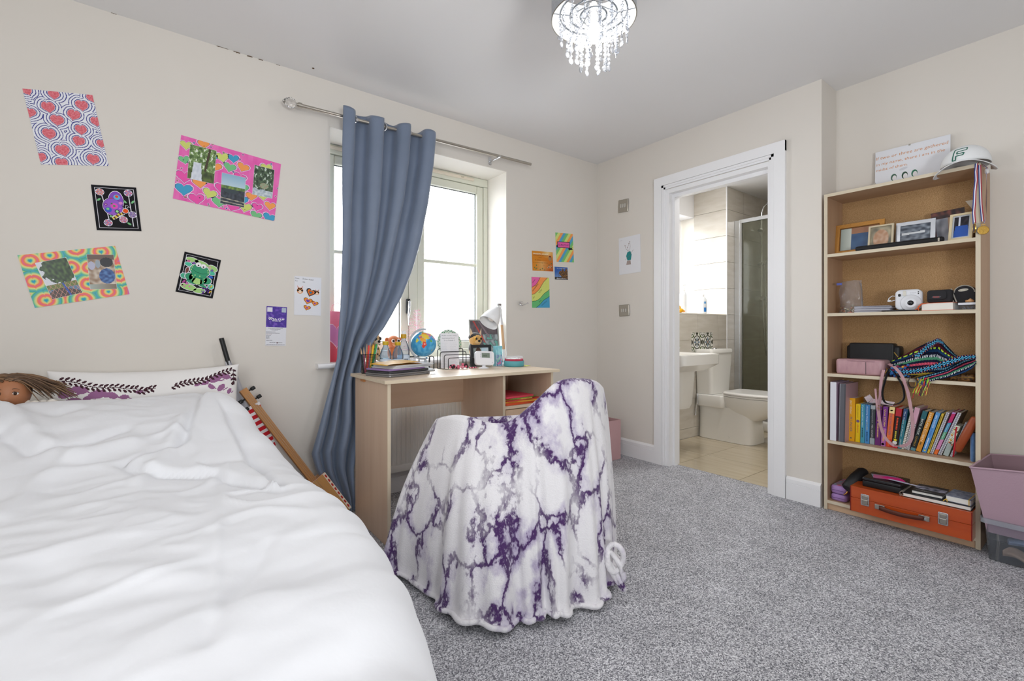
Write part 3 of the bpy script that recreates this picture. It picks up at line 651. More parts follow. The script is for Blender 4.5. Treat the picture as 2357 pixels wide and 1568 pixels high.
# doll tucked under the duvet
doll = thing('doll', 'brown-haired doll tucked under the white duvet beside the pillow', 'doll', (-0.415, 2.335, 0.622))
M_SKIN = mat('doll_vinyl', '#a9714f', 0.45, sss=0.1)
g = G()
def dhead(u, v):
    th = 2 * PI * u; t = max(0.03, min(PI - 0.03, PI * v)); x = 0.052 * math.sin(t) * math.cos(th); y = 0.052 * math.sin(t) * math.sin(th); z = -0.062 * math.cos(t)
    f = max(0, -math.sin(th)) * math.sin(t)
    y -= f * 0.004 * math.exp(-((z + 0.02) / 0.03) ** 2)                                    # cheeks
    y -= 0.013 * math.exp(-(x / 0.008) ** 2 - ((z + 0.014) / 0.010) ** 2) * (1 if y < 0 else 0)   # nose
    y += 0.004 * math.exp(-((abs(x) - 0.019) / 0.009) ** 2 - ((z - 0.004) / 0.007) ** 2) * (1 if y < 0 else 0)   # eye sockets
    return (x, y, z + 0.14)
g.grid(dhead, 40, 30, closed_u=True); g.lathe([(0.02, 0.0), (0.02, 0.09)], 12); g.ball((0, 0.0, 0.0), 0.07, 0.04, 0.05)
hd = g.obj('head', M_SKIN, doll)
for sx in (-1, 1):
    g = G(); x = 0.019 * sx; g.ball((x, -0.0445, 0.144), 0.0095, 0.006, 0.0058, col='#f4f2ef'); g.ball((x + 0.001, -0.0483, 0.144), 0.0052, 0.003, 0.0052, col='#4a2c1b'); g.ball((x + 0.001, -0.0505, 0.144), 0.0025, 0.0015, 0.0025, col='#0d0908')
    g.obj('eye', M_GLOSS, hd)
    g = G(); g.tube([(x - 0.010 , -0.047, 0.1475), (x, -0.0515, 0.151), (x + 0.010, -0.047, 0.1475)], [0.0006, 0.0014, 0.0006], 6, col='#2a1a12'); g.tube([(x - 0.011, -0.046, 0.158), (x, -0.0505, 0.162), (x + 0.011, -0.046, 0.158)], [0.0004, 0.0012, 0.0004], 6, col='#4a3122'); g.obj('eyelash', M_SATIN, hd)
g = G(); g.ball((0, -0.047, 0.108), 0.011, 0.004, 0.0035, col='#8a4a3c'); g.obj('mouth', M_SATIN, hd)
g = G(); rh = random.Random(3)
for i in range(230):
    a = rh.uniform(0, 2 * PI); t = rh.uniform(0.05, 1.05); sx, sy = math.sin(t) * math.cos(a), math.sin(t) * math.sin(a)
    if sy < -0.55 and t > 0.8: continue
    p0 = Vector((0.054 * sx, 0.054 * sy, 0.14 + 0.064 * math.cos(t))); side = 1 if (sx + 0.3 * rh.uniform(-1, 1)) > -0.2 else -1
    L = rh.uniform(0.6, 1.15); pts = [p0]
    p1 = p0 + Vector((0.022 * side * L + sx * 0.012, abs(sy) * 0.012 + 0.002, 0.010 + 0.006 * rh.random())); p2 = p0 + Vector((0.060 * side * L, 0.014 * rh.uniform(-0.6, 1), -0.012 * rh.random())); p3 = p0 + Vector(((0.115 if side > 0 else 0.07) * side * L, 0.02 * rh.uniform(-1, 1), -0.03 - 0.05 * rh.random()))
    for k in range(6):
        q = k / 5; pts.append(((1 - q) ** 3) * p0 + 3 * q * (1 - q) ** 2 * p1 + 3 * q * q * (1 - q) * p2 + q ** 3 * p3)
    g.tube(pts[1:], [0.0035, 0.0038, 0.0034, 0.003, 0.0022, 0.0008], 5, col=mixc('#4a3526', '#8a6a4c', rh.random()))
g.ball((0, 0.006, 0.148), 0.0545, 0.053, 0.062, col='#54402f')
# keep the face clear: hair cap sits behind the brow
g.v = [Vector((p.x, max(p.y, -0.022 - 0.03 * sst(0.165, 0.195, p.z)) if abs(p.x) < 0.05 and p.z > 0.09 else p.y, p.z)) for p in g.v]
tag(g.obj('hair', mat('doll_hair', '#ffffff', 0.5, attr=True), doll), kind='stuff')
g = G()
for i in range(14): g.ball((0.035 + 0.006 * i, -0.02 + 0.01 * math.sin(i), 0.095 + 0.008 * math.sin(i * 1.7)), 0.016, 0.014, 0.014, 8, col='#efe9e0', k=6)
g.obj('fur_collar', mat('white_fleece', '#ffffff', 0.95, attr=True, bump=(300, 0.6, 0.003)), doll)
# ------------------------------------------------------------------ blanket over the desk chair
def cp(lat, d, z): p = FW * d + RT * lat; return Vector((p.x, p.y, z))
RIDGE = [(-.312, 1.95, .612), (-.268, 1.85, .632), (-.19, 1.77, .640), (-.085, 1.72, .622), (.0, 1.70, .642), (.095, 1.70, .714), (.176, 1.72, .776), (.265, 1.78, .787), (.352, 1.87, .768), (.365, 2.02, .70), (.10, 2.13, .60), (-.2, 2.08, .59)]
HEM = [(-.505, 1.87), (-.375, 1.79), (-.255, 1.645), (-.072, 1.485), (.035, 1.55), (.13, 1.56), (.215, 1.60), (.315, 1.67), (.39, 1.83), (.405, 2.04), (.11, 2.24), (-.30, 2.13)]
def cr(P, t):
    n = len(P); i = int(math.floor(t)) % n; f = t - math.floor(t); a, b, c, d = (Vector(P[(i + k) % n]) for k in (-1, 0, 1, 2))
    return 0.5 * ((2 * b) + (c - a) * f + (2 * a - 5 * b + 4 * c - d) * f * f + (3 * b - a - 3 * c + d) * f ** 3)
CEN = Vector((0.02, 1.93))
def blanket(u, v):
    t = u * 12; r = cr(RIDGE, t); h = cr([(a, b, 0) for a, b in HEM], t)
    fold = 0.6 * math.sin(u * 2 * PI * 11 + 1.0 + 1.3 * math.sin(u * 2 * PI * 3)) + 0.4 * math.sin(u * 2 * PI * 19 + 0.5 + 2 * math.sin(u * 2 * PI * 5))
    fold = math.copysign(abs(fold) ** 0.8, fold)
    if v < 0.72:
        k = v / 0.72; kk = k ** 1.15
        lat, d = lerp(h.x, r.x, kk), lerp(h.y, r.y, kk); z = lerp(0.012, r.z, 1 - (1 - k) ** 1.12)
        amp = 0.022 * (1 - k) ** 1.3 + 0.004 * (1 - k); out = Vector((lat - CEN.x, d - CEN.y)); out.normalize()
        bulge = 0.016 * math.sin(PI * k)
        lat += out.x * (fold * amp + bulge); d += out.y * (fold * amp + bulge)
        lat += 0.012 * nz(u * 9, k * 2.2, 3) * (1 - k * 0.5); d += 0.012 * nz(u * 9, k * 2.2, 8) * (1 - k * 0.5)
        if k < 0.05: lat += out.x * 0.012 * (1 - k / 0.05); d += out.y * 0.012 * (1 - k / 0.05)
        z += (0.016 * (0.5 + 0.5 * math.sin(u * 2 * PI * 5 + 0.7))) * (1 - k) ** 3
    else:
        q = (v - 0.72) / 0.28; a = q * PI / 2
        lat = lerp(r.x, CEN.x, q * 0.95); d = lerp(r.y, CEN.y, q * 0.95)
        z = r.z + 0.012 * math.sin(min(1, q * 5) * PI) - (r.z - 0.47) * sst(0.05, 0.75, q) + 0.008 * nz(u * 8, q * 5, 2)
    return cp(lat, d, z)
M_BLANKET = bpy.data.materials.new('marbled_fleece'); M_BLANKET.use_nodes = True
def _blanket(m):
    nt = m.node_tree; N = nt.nodes.new; L = nt.links.new; b = nt.nodes['Principled BSDF']
    b.inputs['Roughness'].default_value = 0.95; b.inputs['Sheen Weight'].default_value = 0.35; b.inputs['Specular IOR Level'].default_value = 0.1
    tc = N('ShaderNodeTexCoord'); mp = N('ShaderNodeMapping'); mp.inputs['Scale'].default_value = (1, 1, 0.62); L(tc.outputs['Object'], mp.inputs['Vector'])
    wn = N('ShaderNodeTexNoise'); wn.inputs['Scale'].default_value = 5.5; wn.inputs['Detail'].default_value = 6; wn.inputs['Roughness'].default_value = 0.62; L(mp.outputs[0], wn.inputs['Vector'])
    sb = N('ShaderNodeVectorMath'); sb.operation = 'SUBTRACT'; sb.inputs[1].default_value = (0.5, 0.5, 0.5); L(wn.outputs['Color'], sb.inputs[0])
    sc_ = N('ShaderNodeVectorMath'); sc_.operation = 'SCALE'; sc_.inputs['Scale'].default_value = 0.30; L(sb.outputs[0], sc_.inputs[0])
    ad = N('ShaderNodeVectorMath'); L(mp.outputs[0], ad.inputs[0]); L(sc_.outputs[0], ad.inputs[1])
    vo = N('ShaderNodeTexVoronoi'); vo.feature = 'DISTANCE_TO_EDGE'; vo.inputs['Scale'].default_value = 7.5; L(ad.outputs[0], vo.inputs['Vector'])
    n2 = N('ShaderNodeTexNoise'); n2.inputs['Scale'].default_value = 4.2; n2.inputs['Detail'].default_value = 5; n2.inputs['Roughness'].default_value = 0.6; L(mp.outputs[0], n2.inputs['Vector'])
    n3 = N('ShaderNodeTexNoise'); n3.inputs['Scale'].default_value = 60; n3.inputs['Detail'].default_value = 3; L(tc.outputs['Object'], n3.inputs['Vector'])
    def rng(src, a, b_, c, d):
        r = N('ShaderNodeMapRange'); r.interpolation_type = 'SMOOTHSTEP'
        for k, v in zip(('From Min', 'From Max', 'To Min', 'To Max'), (a, b_, c, d)): r.inputs[k].default_value = v
        L(src, r.inputs['Value']); return r.outputs['Result']
    def mth(op, a, b_):
        x = N('ShaderNodeMath'); x.operation = op
        for i, q in enumerate((a, b_)):
            if isinstance(q, (int, float)): x.inputs[i].default_value = q
            else: L(q, x.inputs[i])
        return x.outputs[0]
    fuzz = mth('MULTIPLY', mth('SUBTRACT', n3.outputs['Fac'], 0.5), 0.06)
    dist = mth('ADD', vo.outputs['Distance'], fuzz)
    mask = rng(n2.outputs['Fac'], 0.36, 0.54, 0.0, 1.0)
    core = mth('MULTIPLY', rng(dist, 0.018, 0.085, 1.0, 0.0), mask)
    halo = mth('MULTIPLY', rng(dist, 0.04, 0.30, 0.85, 0.0), rng(n2.outputs['Fac'], 0.42, 0.64, 0.0, 1.0))
    m1 = N('ShaderNodeMix'); m1.data_type = 'RGBA'; L(halo, m1.inputs['Factor']); m1.inputs[6].default_value = (*lin('#eeecef'), 1); m1.inputs[7].default_value = (*lin('#a090b8'), 1)
    m2 = N('ShaderNodeMix'); m2.data_type = 'RGBA'; L(core, m2.inputs['Factor']); L(m1.outputs[2], m2.inputs[6]); m2.inputs[7].default_value = (*lin('#4f3366'), 1)
    L(m2.outputs[2], b.inputs['Base Color'])
    bp = N('ShaderNodeBump'); bp.inputs['Strength'].default_value = 0.5; bp.inputs['Distance'].default_value = 0.004
    nf = N('ShaderNodeTexNoise'); nf.inputs['Scale'].default_value = 220; L(tc.outputs['Object'], nf.inputs['Vector']); L(nf.outputs['Fac'], bp.inputs['Height']); L(bp.outputs['Normal'], b.inputs['Normal'])
_blanket(M_BLANKET)
g = G(); g.grid(blanket, 420, 130, closed_u=True)
bk = g.obj('throw_blanket', M_BLANKET, label='white fleece throw with purple marbling draped over the desk chair', cat='blanket')
g = G(); g.tube([blanket(i / 420, 0.004) + Vector((0, 0, 0.006)) for i in range(420)], 0.009, 8, closed=True); g.obj('hem', M_BLANKET, bk)
# gathered tie at the side of the throw
g = G(); b0 = cp(0.372, 1.70, 0.13)
for k in range(3):
    pts = [b0 + RT * (0.03 * math.sin(a * 1.0 + k) ) + Vector((0, 0, 0.05 * math.cos(a + k * 1.9) - 0.03 * k + 0.03)) - FW * (0.02 + 0.01 * math.sin(2 * a + k)) for a in [2 * PI * i / 16 for i in range(16)]]
    g.tube(pts, 0.010, 7, closed=True)
g.obj('gathered_tie', M_BLANKET, bk)
# the chair under the throw
ch = thing('desk_chair', 'low tub chair wholly covered by the purple marbled throw', 'chair', tuple(cp(0.02, 1.93, 0)))
M_CHAIR = mat('chair_grey_fabric', '#6f6d72', 0.9)
g = G(); g.lathe([(0.0, 0.40), (0.20, 0.40), (0.21, 0.42), (0.20, 0.45), (0.0, 0.46)], 24); g.obj('seat', M_CHAIR, ch)
g = G(); g.cyl((0, 0, 0.06), (0, 0, 0.40), 0.025); g.obj('gas_post', M_CHROME, ch)
for k in range(5):
    a = 2 * PI * k / 5; g = G(); g.tube([(0, 0, 0.07), (0.22 * math.cos(a), 0.22 * math.sin(a), 0.05)], [0.02, 0.012]); lg = g.obj('base_leg', M_CHROME, ch)
    g = G(); g.cyl((0.22 * math.cos(a), 0.22 * math.sin(a) - 0.01, 0.022), (0.22 * math.cos(a), 0.22 * math.sin(a) + 0.01, 0.022), 0.021); g.obj('caster', M_BLACK, lg)
# ------------------------------------------------------------------ curtain rod and curtain
RY_ = 2.60
def RZr(x): return lerp(2.155, 2.183, (x - 0.58) / (2.13 - 0.58))
rod = thing('curtain_rod', 'brushed steel curtain rod with crystal finial above the window', 'curtain rod', (0.55, RY_, 2.155))
Ti = mtr(-0.55, -RY_, -2.155)
xl, xr_ = onY(692, 243, RY_).x, onY(1222, 376, RY_).x
g = G(); g.T = Ti; g.cyl((xl, RY_, RZr(xl)), (xr_, RY_, RZr(xr_)), 0.0095, n=16); g.obj('pole', M_STEEL, rod)
g = G(); g.T = Ti; g.cyl((xl - 0.012, RY_, RZr(xl)), (xl + 0.006, RY_, RZr(xl)), 0.0135, n=16); g.cyl((xl - 0.020, RY_, RZr(xl)), (xl - 0.012, RY_, RZr(xl)), 0.009, n=12); g.obj('collar', M_STEEL, rod)
M_CRYST = mat('crystal', '#ffffff', 0.02, trans=1.0, ior=1.5)
g = G(); rf = [(0.004, 0.0), (0.020, 0.008), (0.028, 0.026), (0.024, 0.042), (0.012, 0.060), (0.002, 0.068)]
g.T = Ti @ mtr(xl - 0.020, RY_, RZr(xl)) @ mrot('Y', -90); g.lathe(rf, 10, caps=True); g.sm = [False] * len(g.sm); g.obj('finial', M_CRYST, rod)
for px, py in ((1146, 365), (818, 278)):
    x = onY(px, py, RY_).x; z = RZr(x); g = G(); g.T = Ti
    g.rbox(x - 0.012, YA - 0.005, z - 0.035, x + 0.012, YA - 0.0005, z + 0.02, 0.004, 2, axis=1); g.tube([(x, YA - 0.004, z - 0.012), (x, RY_ + 0.02, z - 0.014), (x, RY_, z - 0.016), (x, RY_ - 0.013, z - 0.008)], 0.005, 8); g.cyl((x, RY_ - 0.012, z - 0.014), (x, RY_ - 0.03, z - 0.014), 0.007, n=10)
    g.obj('bracket', M_CHROME, rod)
M_CURT = mat('slate_blue_satin', '#76839a', 0.42, bump=(500, 0.12, 0.0006), sheen=0.3, vary=(6, '#6a778c', 0.3), spec=0.5)
LE = [(790, 258), (788, 330), (787, 420), (786, 520), (785, 590), (781, 723), (778, 764), (775, 825), (764, 870), (748, 931), (734, 988), (718, 1045), (728, 1080), (743, 1109), (766, 1140), (784, 1172), (787, 1188)]
RE = [(1007, 296), (1006, 330), (1001, 385), (988, 470), (967, 560), (946, 627), (924, 682), (899, 727), (883, 754), (862, 780), (844, 809), (830, 846), (826, 880), (834, 965), (829, 1014), (816, 1077), (817, 1150), (812, 1192)]
CY = lambda z: lerp(2.53, RY_ - 0.004, sst(0.1, 1.9, z))
def edge_tab(E):
    t = []
    for px, py in E:
        p = onY(px, py, 2.6)
        for _ in range(3): p = onY(px, py, CY(p.z))
        t.append((p.z, p.x))
    return sorted(t)
TL, TR = edge_tab(LE), edge_tab(RE)
ZT, ZB = RZr(1.0) + 0.036, 0.016
NW = 3.5
def curtain(u, v):
    z = lerp(ZT, ZB, v); xL, xR = interp(TL, z), interp(TR, z); Wd = xR - xL
    ph = 2 * PI * NW * u + 0.55 * math.sin(2 * PI * u * 1.5 + v * 5) * sst(0.05, 0.4, v) + 0.6
    A = lerp(0.042, 0.030, sst(0.0, 0.5, v)) * (1 - 0.25 * sst(0.8, 1, v))
    sn = math.sin(ph); sn = math.copysign(abs(sn) ** 0.75, sn)
    x = xL + Wd * (u - 0.25 * math.sin(2 * ph + 0.4) / (2 * PI * NW) * 1.2)
    y = CY(z) - A * sn + 0.010 * nz(u * 5, v * 6, 4) * sst(0.1, 0.5, v) + 0.006 * nz(u * 14, v * 10, 1) * sst(0.55, 0.9, v)
    zz = z + (0.006 * math.sin(ph * 1.3 + 1) if v < 0.02 else 0)
    return (x, min(y, 2.672), zz)
curt = thing('curtain', 'slate blue eyelet curtain drawn aside and trailing to the floor', 'curtain', (0.9, RY_, 0.0))
g = G(); g.T = mtr(-0.9, -RY_, 0); g.grid(curtain, 150, 150); g.obj('fabric', M_CURT, curt, solid=0.0025)
for px, py in ((811, 277), (936, 304), (880, 292)):
    p = onY(px, py, RY_); z = RZr(p.x); g = G(); g.T = mtr(-0.9, -RY_, 0) @ mtr(p.x, RY_ - 0.004, z - 0.006) @ mrot('Z', -38) @ mrot('X', 90)
    g.tube([(0.024 * math.cos(a), 0.024 * math.sin(a), 0) for a in [2 * PI * k / 24 for k in range(24)]], 0.0045, 8, closed=True); g.obj('eyelet', M_CHROME, curt)
# tie-back hook on the wall
hk = thing('tieback_hook', 'chrome curved curtain tie-back hook beside the window', 'hook', tuple(onY(1192, 700, YA)))
g = G(); g.tube([(0.03, 0, 0.012), (-0.005, -0.03, 0.008), (-0.022, -0.045, -0.004), (0.0, -0.05, -0.014), (0.03, -0.05, -0.004), (0.052, -0.05, 0.006)], [0.004] * 6, 8); g.ball((0.052, -0.05, 0.006), 0.006); g.obj('bar', M_CHROME, hk)
g = G(); g.rbox(0.015, -0.006, 0.004, 0.045, -0.0005, 0.020, 0.004, 2, axis=1); g.obj('plate', M_CHROME, hk)
# ================================================================== papers on the walls
def sheet_frame(corners, wall):
    """px corners TL, TR, BR, BL -> matrix of a sheet (x right, z up, faces -y locally), width, height"""
    P = [(onY(x, y, YA - 0.001) if wall == 'A' else onX(x, y, XB - 0.001)) for x, y in corners]
    r = ((P[1] - P[0]) + (P[2] - P[3])) / 2; u = ((P[0] - P[3]) + (P[1] - P[2])) / 2; wd, ht = r.length, u.length; c = (P[0] + P[1] + P[2] + P[3]) / 4
    ax = Vector((1, 0, 0)) if wall == 'A' else Vector((0, -1, 0))
    a1 = math.atan2(r.z, r.dot(ax)); a2 = math.atan2(-u.dot(ax), u.z); ang = (a1 + a2) / 2
    B = Matrix.Identity(4) if wall == 'A' else mrot('Z', -90)
    return mtr(*c) @ B @ mrot('Y', -math.degrees(ang)) @ mtr(-wd / 2, 0, -ht / 2), wd, ht
def sheet(name, corners, wall, base, label, cat, draw, gloss=False, t=0.0012):
    M, wd, ht = sheet_frame(corners, wall); g = G(); g.box(0, -t, 0, wd, 0, ht, 0, base)
    a = Art(g, mtr(0, -t, 0) @ FRONT, clip=(0, 0, wd, ht)); draw(a, wd, ht, g)
    o = g.obj(name, M_GLOSS if gloss else M_PRINT, M=M, label=label, cat=cat); return o
def hearts_field(L):
    S = [(cx, cy, s, math.radians(r)) for cx, cy, s, r in L]
    def f(x, y):
        best = 1e9
        for cx, cy, s, r in S:
            dx, dy = (x - cx) / s, (y - cy) / s; c, q = math.cos(-r), math.sin(-r); dx, dy = dx * c - dy * q, dx * q + dy * c
            # distance-like field with heart shaped level sets
            ax = abs(dx); yy = dy + 0.10 - 0.62 * math.sqrt(ax + 0.004) * math.exp(-ax * 1.1)
            d = (math.sqrt(dx * dx * 0.95 + yy * yy * 1.05) - 0.5) * s
            best = min(best, d)
        return best
    return f
# 1 contour hearts in blue pen
H1 = [(0.06, 0.965, .11, 20), (0.42, 0.95, .13, -6), (0.98, 0.95, .12, 10), (0.30, 0.77, .15, 4), (0.80, 0.83, .15, -4), (0.02, 0.68, .13, -8), (0.64, 0.69, .15, -18), (0.38, 0.60, .15, -8), (0.965, 0.62, .14, 0), (0.70, 0.49, .14, -5), (0.22, 0.41, .15, -5), (0.965, 0.31, .12, -5), (0.62, 0.33, .14, -26), (0.36, 0.19, .16, 8), (0.02, 0.09, .13, 0), (0.78, 0.08, .15, -12), (0.30, 0.015, .14, -5)]
def d1(a, W, Hh, g):
    fld = hearts_field([(x * W, y * Hh, s * Hh * 0.95, r) for x, y, s, r in H1])
    def col(u, v):
        d = fld(u * W, v * Hh) + 0.0012 * nz(u * 14, v * 18)
        if d < -0.0012: return mixc('#d8606c', '#e88a94', 0.5 + 0.9 * nz(u * 40, v * 50))
        return '#3d3f8f' if (d % 0.0088) < 0.0026 else '#eceef4'
    a.grid(0, 0, W, Hh, 190, 220, col)
sheet('drawing', [(51, 204), (214, 219), (249, 382), (95, 379)], 'A', '#eceef4', 'white poster of red hearts with blue contour lines', 'poster', d1)
# 2 pink board of hearts with three snapshots
def foliage(base, hi, sc=9, sky=None, horizon=None, ground=None):
    def f(u, v):
        if horizon is not None and v < horizon: return mixc(ground[0], ground[1], 0.5 + nz(u * sc * 2, v * sc * 3, 3))
        n = 0.5 + 0.8 * nz(u * sc, v * sc) + 0.5 * nz(u * sc * 2.7, v * sc * 2.7, 5)
        if sky and n > 0.82: return sky
        return mixc(base, hi, n)
    return f
def photo(o, W, Hh, x, y, w2, h2, rot, fn, nx=44, ny=60):
    g = G(); g.T = mtr(x, -0.0018, y) @ mrot('Y', -rot); g.box(0, -0.0006, 0, w2, 0.0, h2, 0, '#e9e9e6'); a = Art(g, mtr(0, -0.0006, 0) @ FRONT); a.grid(0.0008, 0.0008, w2 - 0.0008, h2 - 0.0008, nx, ny, fn)
    return g.obj('photo', M_GLOSS, o)
PC = {'y': '#d3db7a', 'o': '#f7a25c', 'b': '#4aa3cc', 'g': '#7cc58a', 'p': '#ee5cae'}
H2 = [(.055, .86, .11, 'y', 5), (.21, .955, .11, 'o', 10), (.055, .63, .10, 'g', 20), (.31, .79, .10, 'b', 15), (.40, .83, .125, 'y', 15), (.505, .86, .11, 'b', 8), (.34, .65, .125, 'o', -5), (.48, .70, .12, 'g', -5), (.61, .76, .12, 'o', -12), (.85, .86, .12, 'y', 10), (.59, .575, .125, 'p', -10), (.075, .37, .15, 'p', 5), (.22, .33, .13, 'o', 12), (.085, .17, .15, 'b', 5), (.27, .47, .10, 'g', 10), (.32, .20, .13, 'y', -12), (.21, .07, .14, 'p', 12), (.42, .10, .13, 'g', 5), (.43, .33, .13, 'p', 0), (.63, .42, .12, 'g', 0), (.88, .56, .11, 'g', 5), (.73, .32, .115, 'o', 5), (.85, .37, .11, 'y', 10), (.64, .22, .12, 'b', 0), (.555, .08, .13, 'p', -12), (.68, .115, .13, 'y', -5), (.80, .165, .105, 'p', -5), (.935, .235, .115, 'o', 0), (.80, .02, .115, 'g', -10), (.94, .03, .13, 'b', -10)]
def d2(a, W, Hh, g):
    a.grid(0, 0, W, Hh, 40, 24, lambda u, v: mixc('#e85fb0', '#f07cc0', 0.5 + 0.8 * nz(u * 14, v * 5)))
    rd = random.Random(4); a.up()
    for x, y, s, c, r in H2: a.poly(heart(x * W, y * Hh, s * Hh * 1.50 + 0.004, r, fat=1.1), '#f0d6ea')
    dots = [(rd.random() * W, rd.random() * Hh, rd.choice('yobgp')) for _ in range(46)]
    for x, y, c in dots: a.poly(circ(x, y, 0.0052, 10), '#f0d6ea')
    a.up()
    for x, y, s, c, r in H2: a.poly(heart(x * W, y * Hh, s * Hh * 1.42, r, fat=1.1), '#473a7c')
    for x, y, c in dots: a.poly(circ(x, y, 0.0038, 10), '#473a7c')
    a.up()
    for x, y, s, c, r in H2: a.poly(heart(x * W, y * Hh, s * Hh * 1.42 - 0.0032, r, fat=1.1), PC[c])
    for x, y, c in dots: a.poly(circ(x, y, 0.002, 8), PC[c])
o2 = sheet('poster_board', [(417, 311), (647, 378), (631, 509), (398, 457)], 'A', '#ee6fb8', 'pink poster of coloured hearts with three snapshots stuck on', 'poster', d2)
_, W2, H2_ = sheet_frame([(417, 311), (647, 378), (631, 509), (398, 457)], 'A')
def ph_woods(u, v):
    if abs(u - (0.58 + 0.18 * v)) < 0.045 and v > 0.3: return '#4a4030'
    if v < 0.52 and abs(u - 0.33) < 0.14 + 0.14 * (0.5 - v): return mixc('#dfe4ee', '#c5cddb', nz(u * 9, v * 9) + 0.4)
    if v < 0.3: return mixc('#39452a', '#61753a', 0.5 + nz(u * 8, v * 8))
    return foliage('#3f5a2e', '#a9c77f', 10, '#e6efe2')(u, v)
def ph_horse(u, v):
    if v > 0.62: return mixc('#bcd3e2', '#8fb6d2', (v - 0.62) * 2.6)
    if v > 0.52: return mixc('#4c6a3e', '#8aa24f', 0.5 + nz(u * 12, v * 8))
    if ((u - 0.42) / 0.32) ** 2 + ((v - 0.47) / 0.09) ** 2 < 1: return '#39464c'
    if abs(v - 0.2 + 0.05 * u) < 0.012 or abs(v - 0.09 + 0.03 * u) < 0.012: return '#b7b09c'
    return mixc('#2b2f38', '#4b5360', 0.4 + nz(u * 9, v * 9))
def ph_tree(u, v):
    if v < 0.22 + 0.05 * nz(u * 5, 1): return mixc('#d6dde4', '#9fb0bc', 0.5 + nz(u * 8, v * 14))
    if ((u - 0.55) / 0.22) ** 2 + ((v - 0.36) / 0.1) ** 2 < 1: return mixc('#8fae8a', '#a98f7c', nz(u * 14, v * 14) + 0.5)
    return foliage('#27352a', '#6f8a66', 8, '#cfdcd2')(u, v)
photo(o2, W2, H2_, 0.10 * W2, 0.36 * H2_, 0.25 * W2, 0.54 * H2_, 2, ph_woods); photo(o2, W2, H2_, 0.43 * W2, 0.09 * H2_, 0.24 * W2, 0.50 * H2_, 3, ph_horse); photo(o2, W2, H2_, 0.735 * W2, 0.36 * H2_, 0.215 * W2, 0.50 * H2_, 2, ph_tree)
# 3 black cards with white key-line: butterfly and frog
def keyline(a, W, Hh):
    m = 0.07 * W; a.stroke([(m, m), (W - m, m), (W - m, Hh - m), (m, Hh - m)], 0.0022, '#eceaf2', True); a.up()
def flower(a, cx, cy, r, c):
    a.poly(circ(cx, cy, r * 1.18, 10), '#e9e6f0')
def d3(a, W, Hh, g):
    keyline(a, W, Hh); X = lambda x: x * W; Y = lambda y: y * Hh
    for pts in ([(.20, .80), (.27, .45), (.30, .22)], [(.80, .80), (.82, .40), (.83, .1)]): a.stroke([(X(x), Y(y)) for x, y in pts], 0.003, '#e6e4ee')
    a.up()
    FL = [(.17, .85, '#d8688a', '#e88aa6'), (.80, .86, '#8a5bc4', '#d864b0'), (.84, .37, '#6a48b0', '#7a58c0'), (.62, .25, '#d44f9c', '#e070b0'), (.27, .17, '#7a52b8', '#d864a8')]
    for x, y, c1, c2 in FL: a.poly(circ(X(x), Y(y), 0.100 * W, 12), '#eceaf2')
    a.up(); pet = []
    for x, y, c1, c2 in FL:
        for k in range(7):
            rr = 0.062 * W if k else 0; t = k * PI / 3; pet.append((X(x) + rr * math.cos(t), Y(y) + rr * math.sin(t), c1 if k % 2 else c2))
    for x, y, c in pet: a.poly(circ(x, y, 0.030 * W, 10), '#231a33')
    a.up()
    for x, y, c in pet: a.poly(circ(x, y, 0.026 * W, 8), c)
    a.up()
    for x, y, c in pet: a.poly(circ(x, y, 0.010 * W, 6), '#f0dc5a')
    for x, y, rot in ((.13, .68, 40), (.70, .66, 130), (.88, .66, 50), (.36, .33, 50), (.74, .16, 140)): a.poly(circ(X(x), Y(y), .055 * W, 10, .026 * W, rot), '#7fc48a')
    wing1, wing2 = circ(X(.50), Y(.66), .165 * W, 22, .22 * Hh, -4), circ(X(.42), Y(.53), .215 * W, 22, .19 * Hh, 10)
    a.poly([(x + (x - X(.5)) * .07, y + (y - Y(.66)) * .07) for x, y in wing1], '#e9e6f0'); a.poly([(x + (x - X(.42)) * .07, y + (y - Y(.53)) * .07) for x, y in wing2], '#e9e6f0')
    a.up(); a.poly(wing1, '#8a52c0'); a.up(); a.poly(wing2, '#9a60cc'); a.stroke(wing2, 0.0012, '#4a2a7a', True); a.up()
    for x, y, r, c in ((.53, .75, .075, '#6cb6dc'), (.45, .55, .085, '#e25cc0'), (.31, .46, .075, '#3f62c4'), (.50, .43, .055, '#2c3a44'), (.27, .58, .035, '#7a3a8a'), (.60, .62, .045, '#e08ad0')): a.poly(circ(X(x), Y(y), r * W, 14), c)
    a.up()
    for x, y, r, c in ((.53, .765, .038, '#e85a24'), (.45, .55, .03, '#4f9a5a'), (.40, .60, .022, '#3f8a4a'), (.30, .48, .035, '#86d08a'), (.50, .43, .035, '#a6e0a0'), (.40, .72, .018, '#d8402c'), (.57, .50, .015, '#f0a0c0'), (.27, .58, .015, '#f0d0e8')): a.poly(circ(X(x), Y(y), r * W, 10), c)
    pts = [(X(.38 + .26 * k / 8), Y(.27 + .14 * k / 8 - .012 * math.sin(k))) for k in range(9)]
    a.stroke([pts[0], pts[-1]], 0.095 * W, '#eceaf2'); a.up()
    for k in range(8): a.stroke(pts[k:k + 2], 0.07 * W, '#6a4030' if k % 2 else '#ead456')
    a.poly(circ(X(.69), Y(.45), .075 * W, 14), '#eceaf2'); a.up(); a.poly(circ(X(.69), Y(.45), .062 * W, 14), '#ee5a22'); a.stroke([(X(.70), Y(.51)), (X(.71), Y(.58)), (X(.76), Y(.57))], .0016, '#eceaf2'); a.stroke([(X(.72), Y(.50)), (X(.77), Y(.55)), (X(.81), Y(.53))], .0016, '#eceaf2')
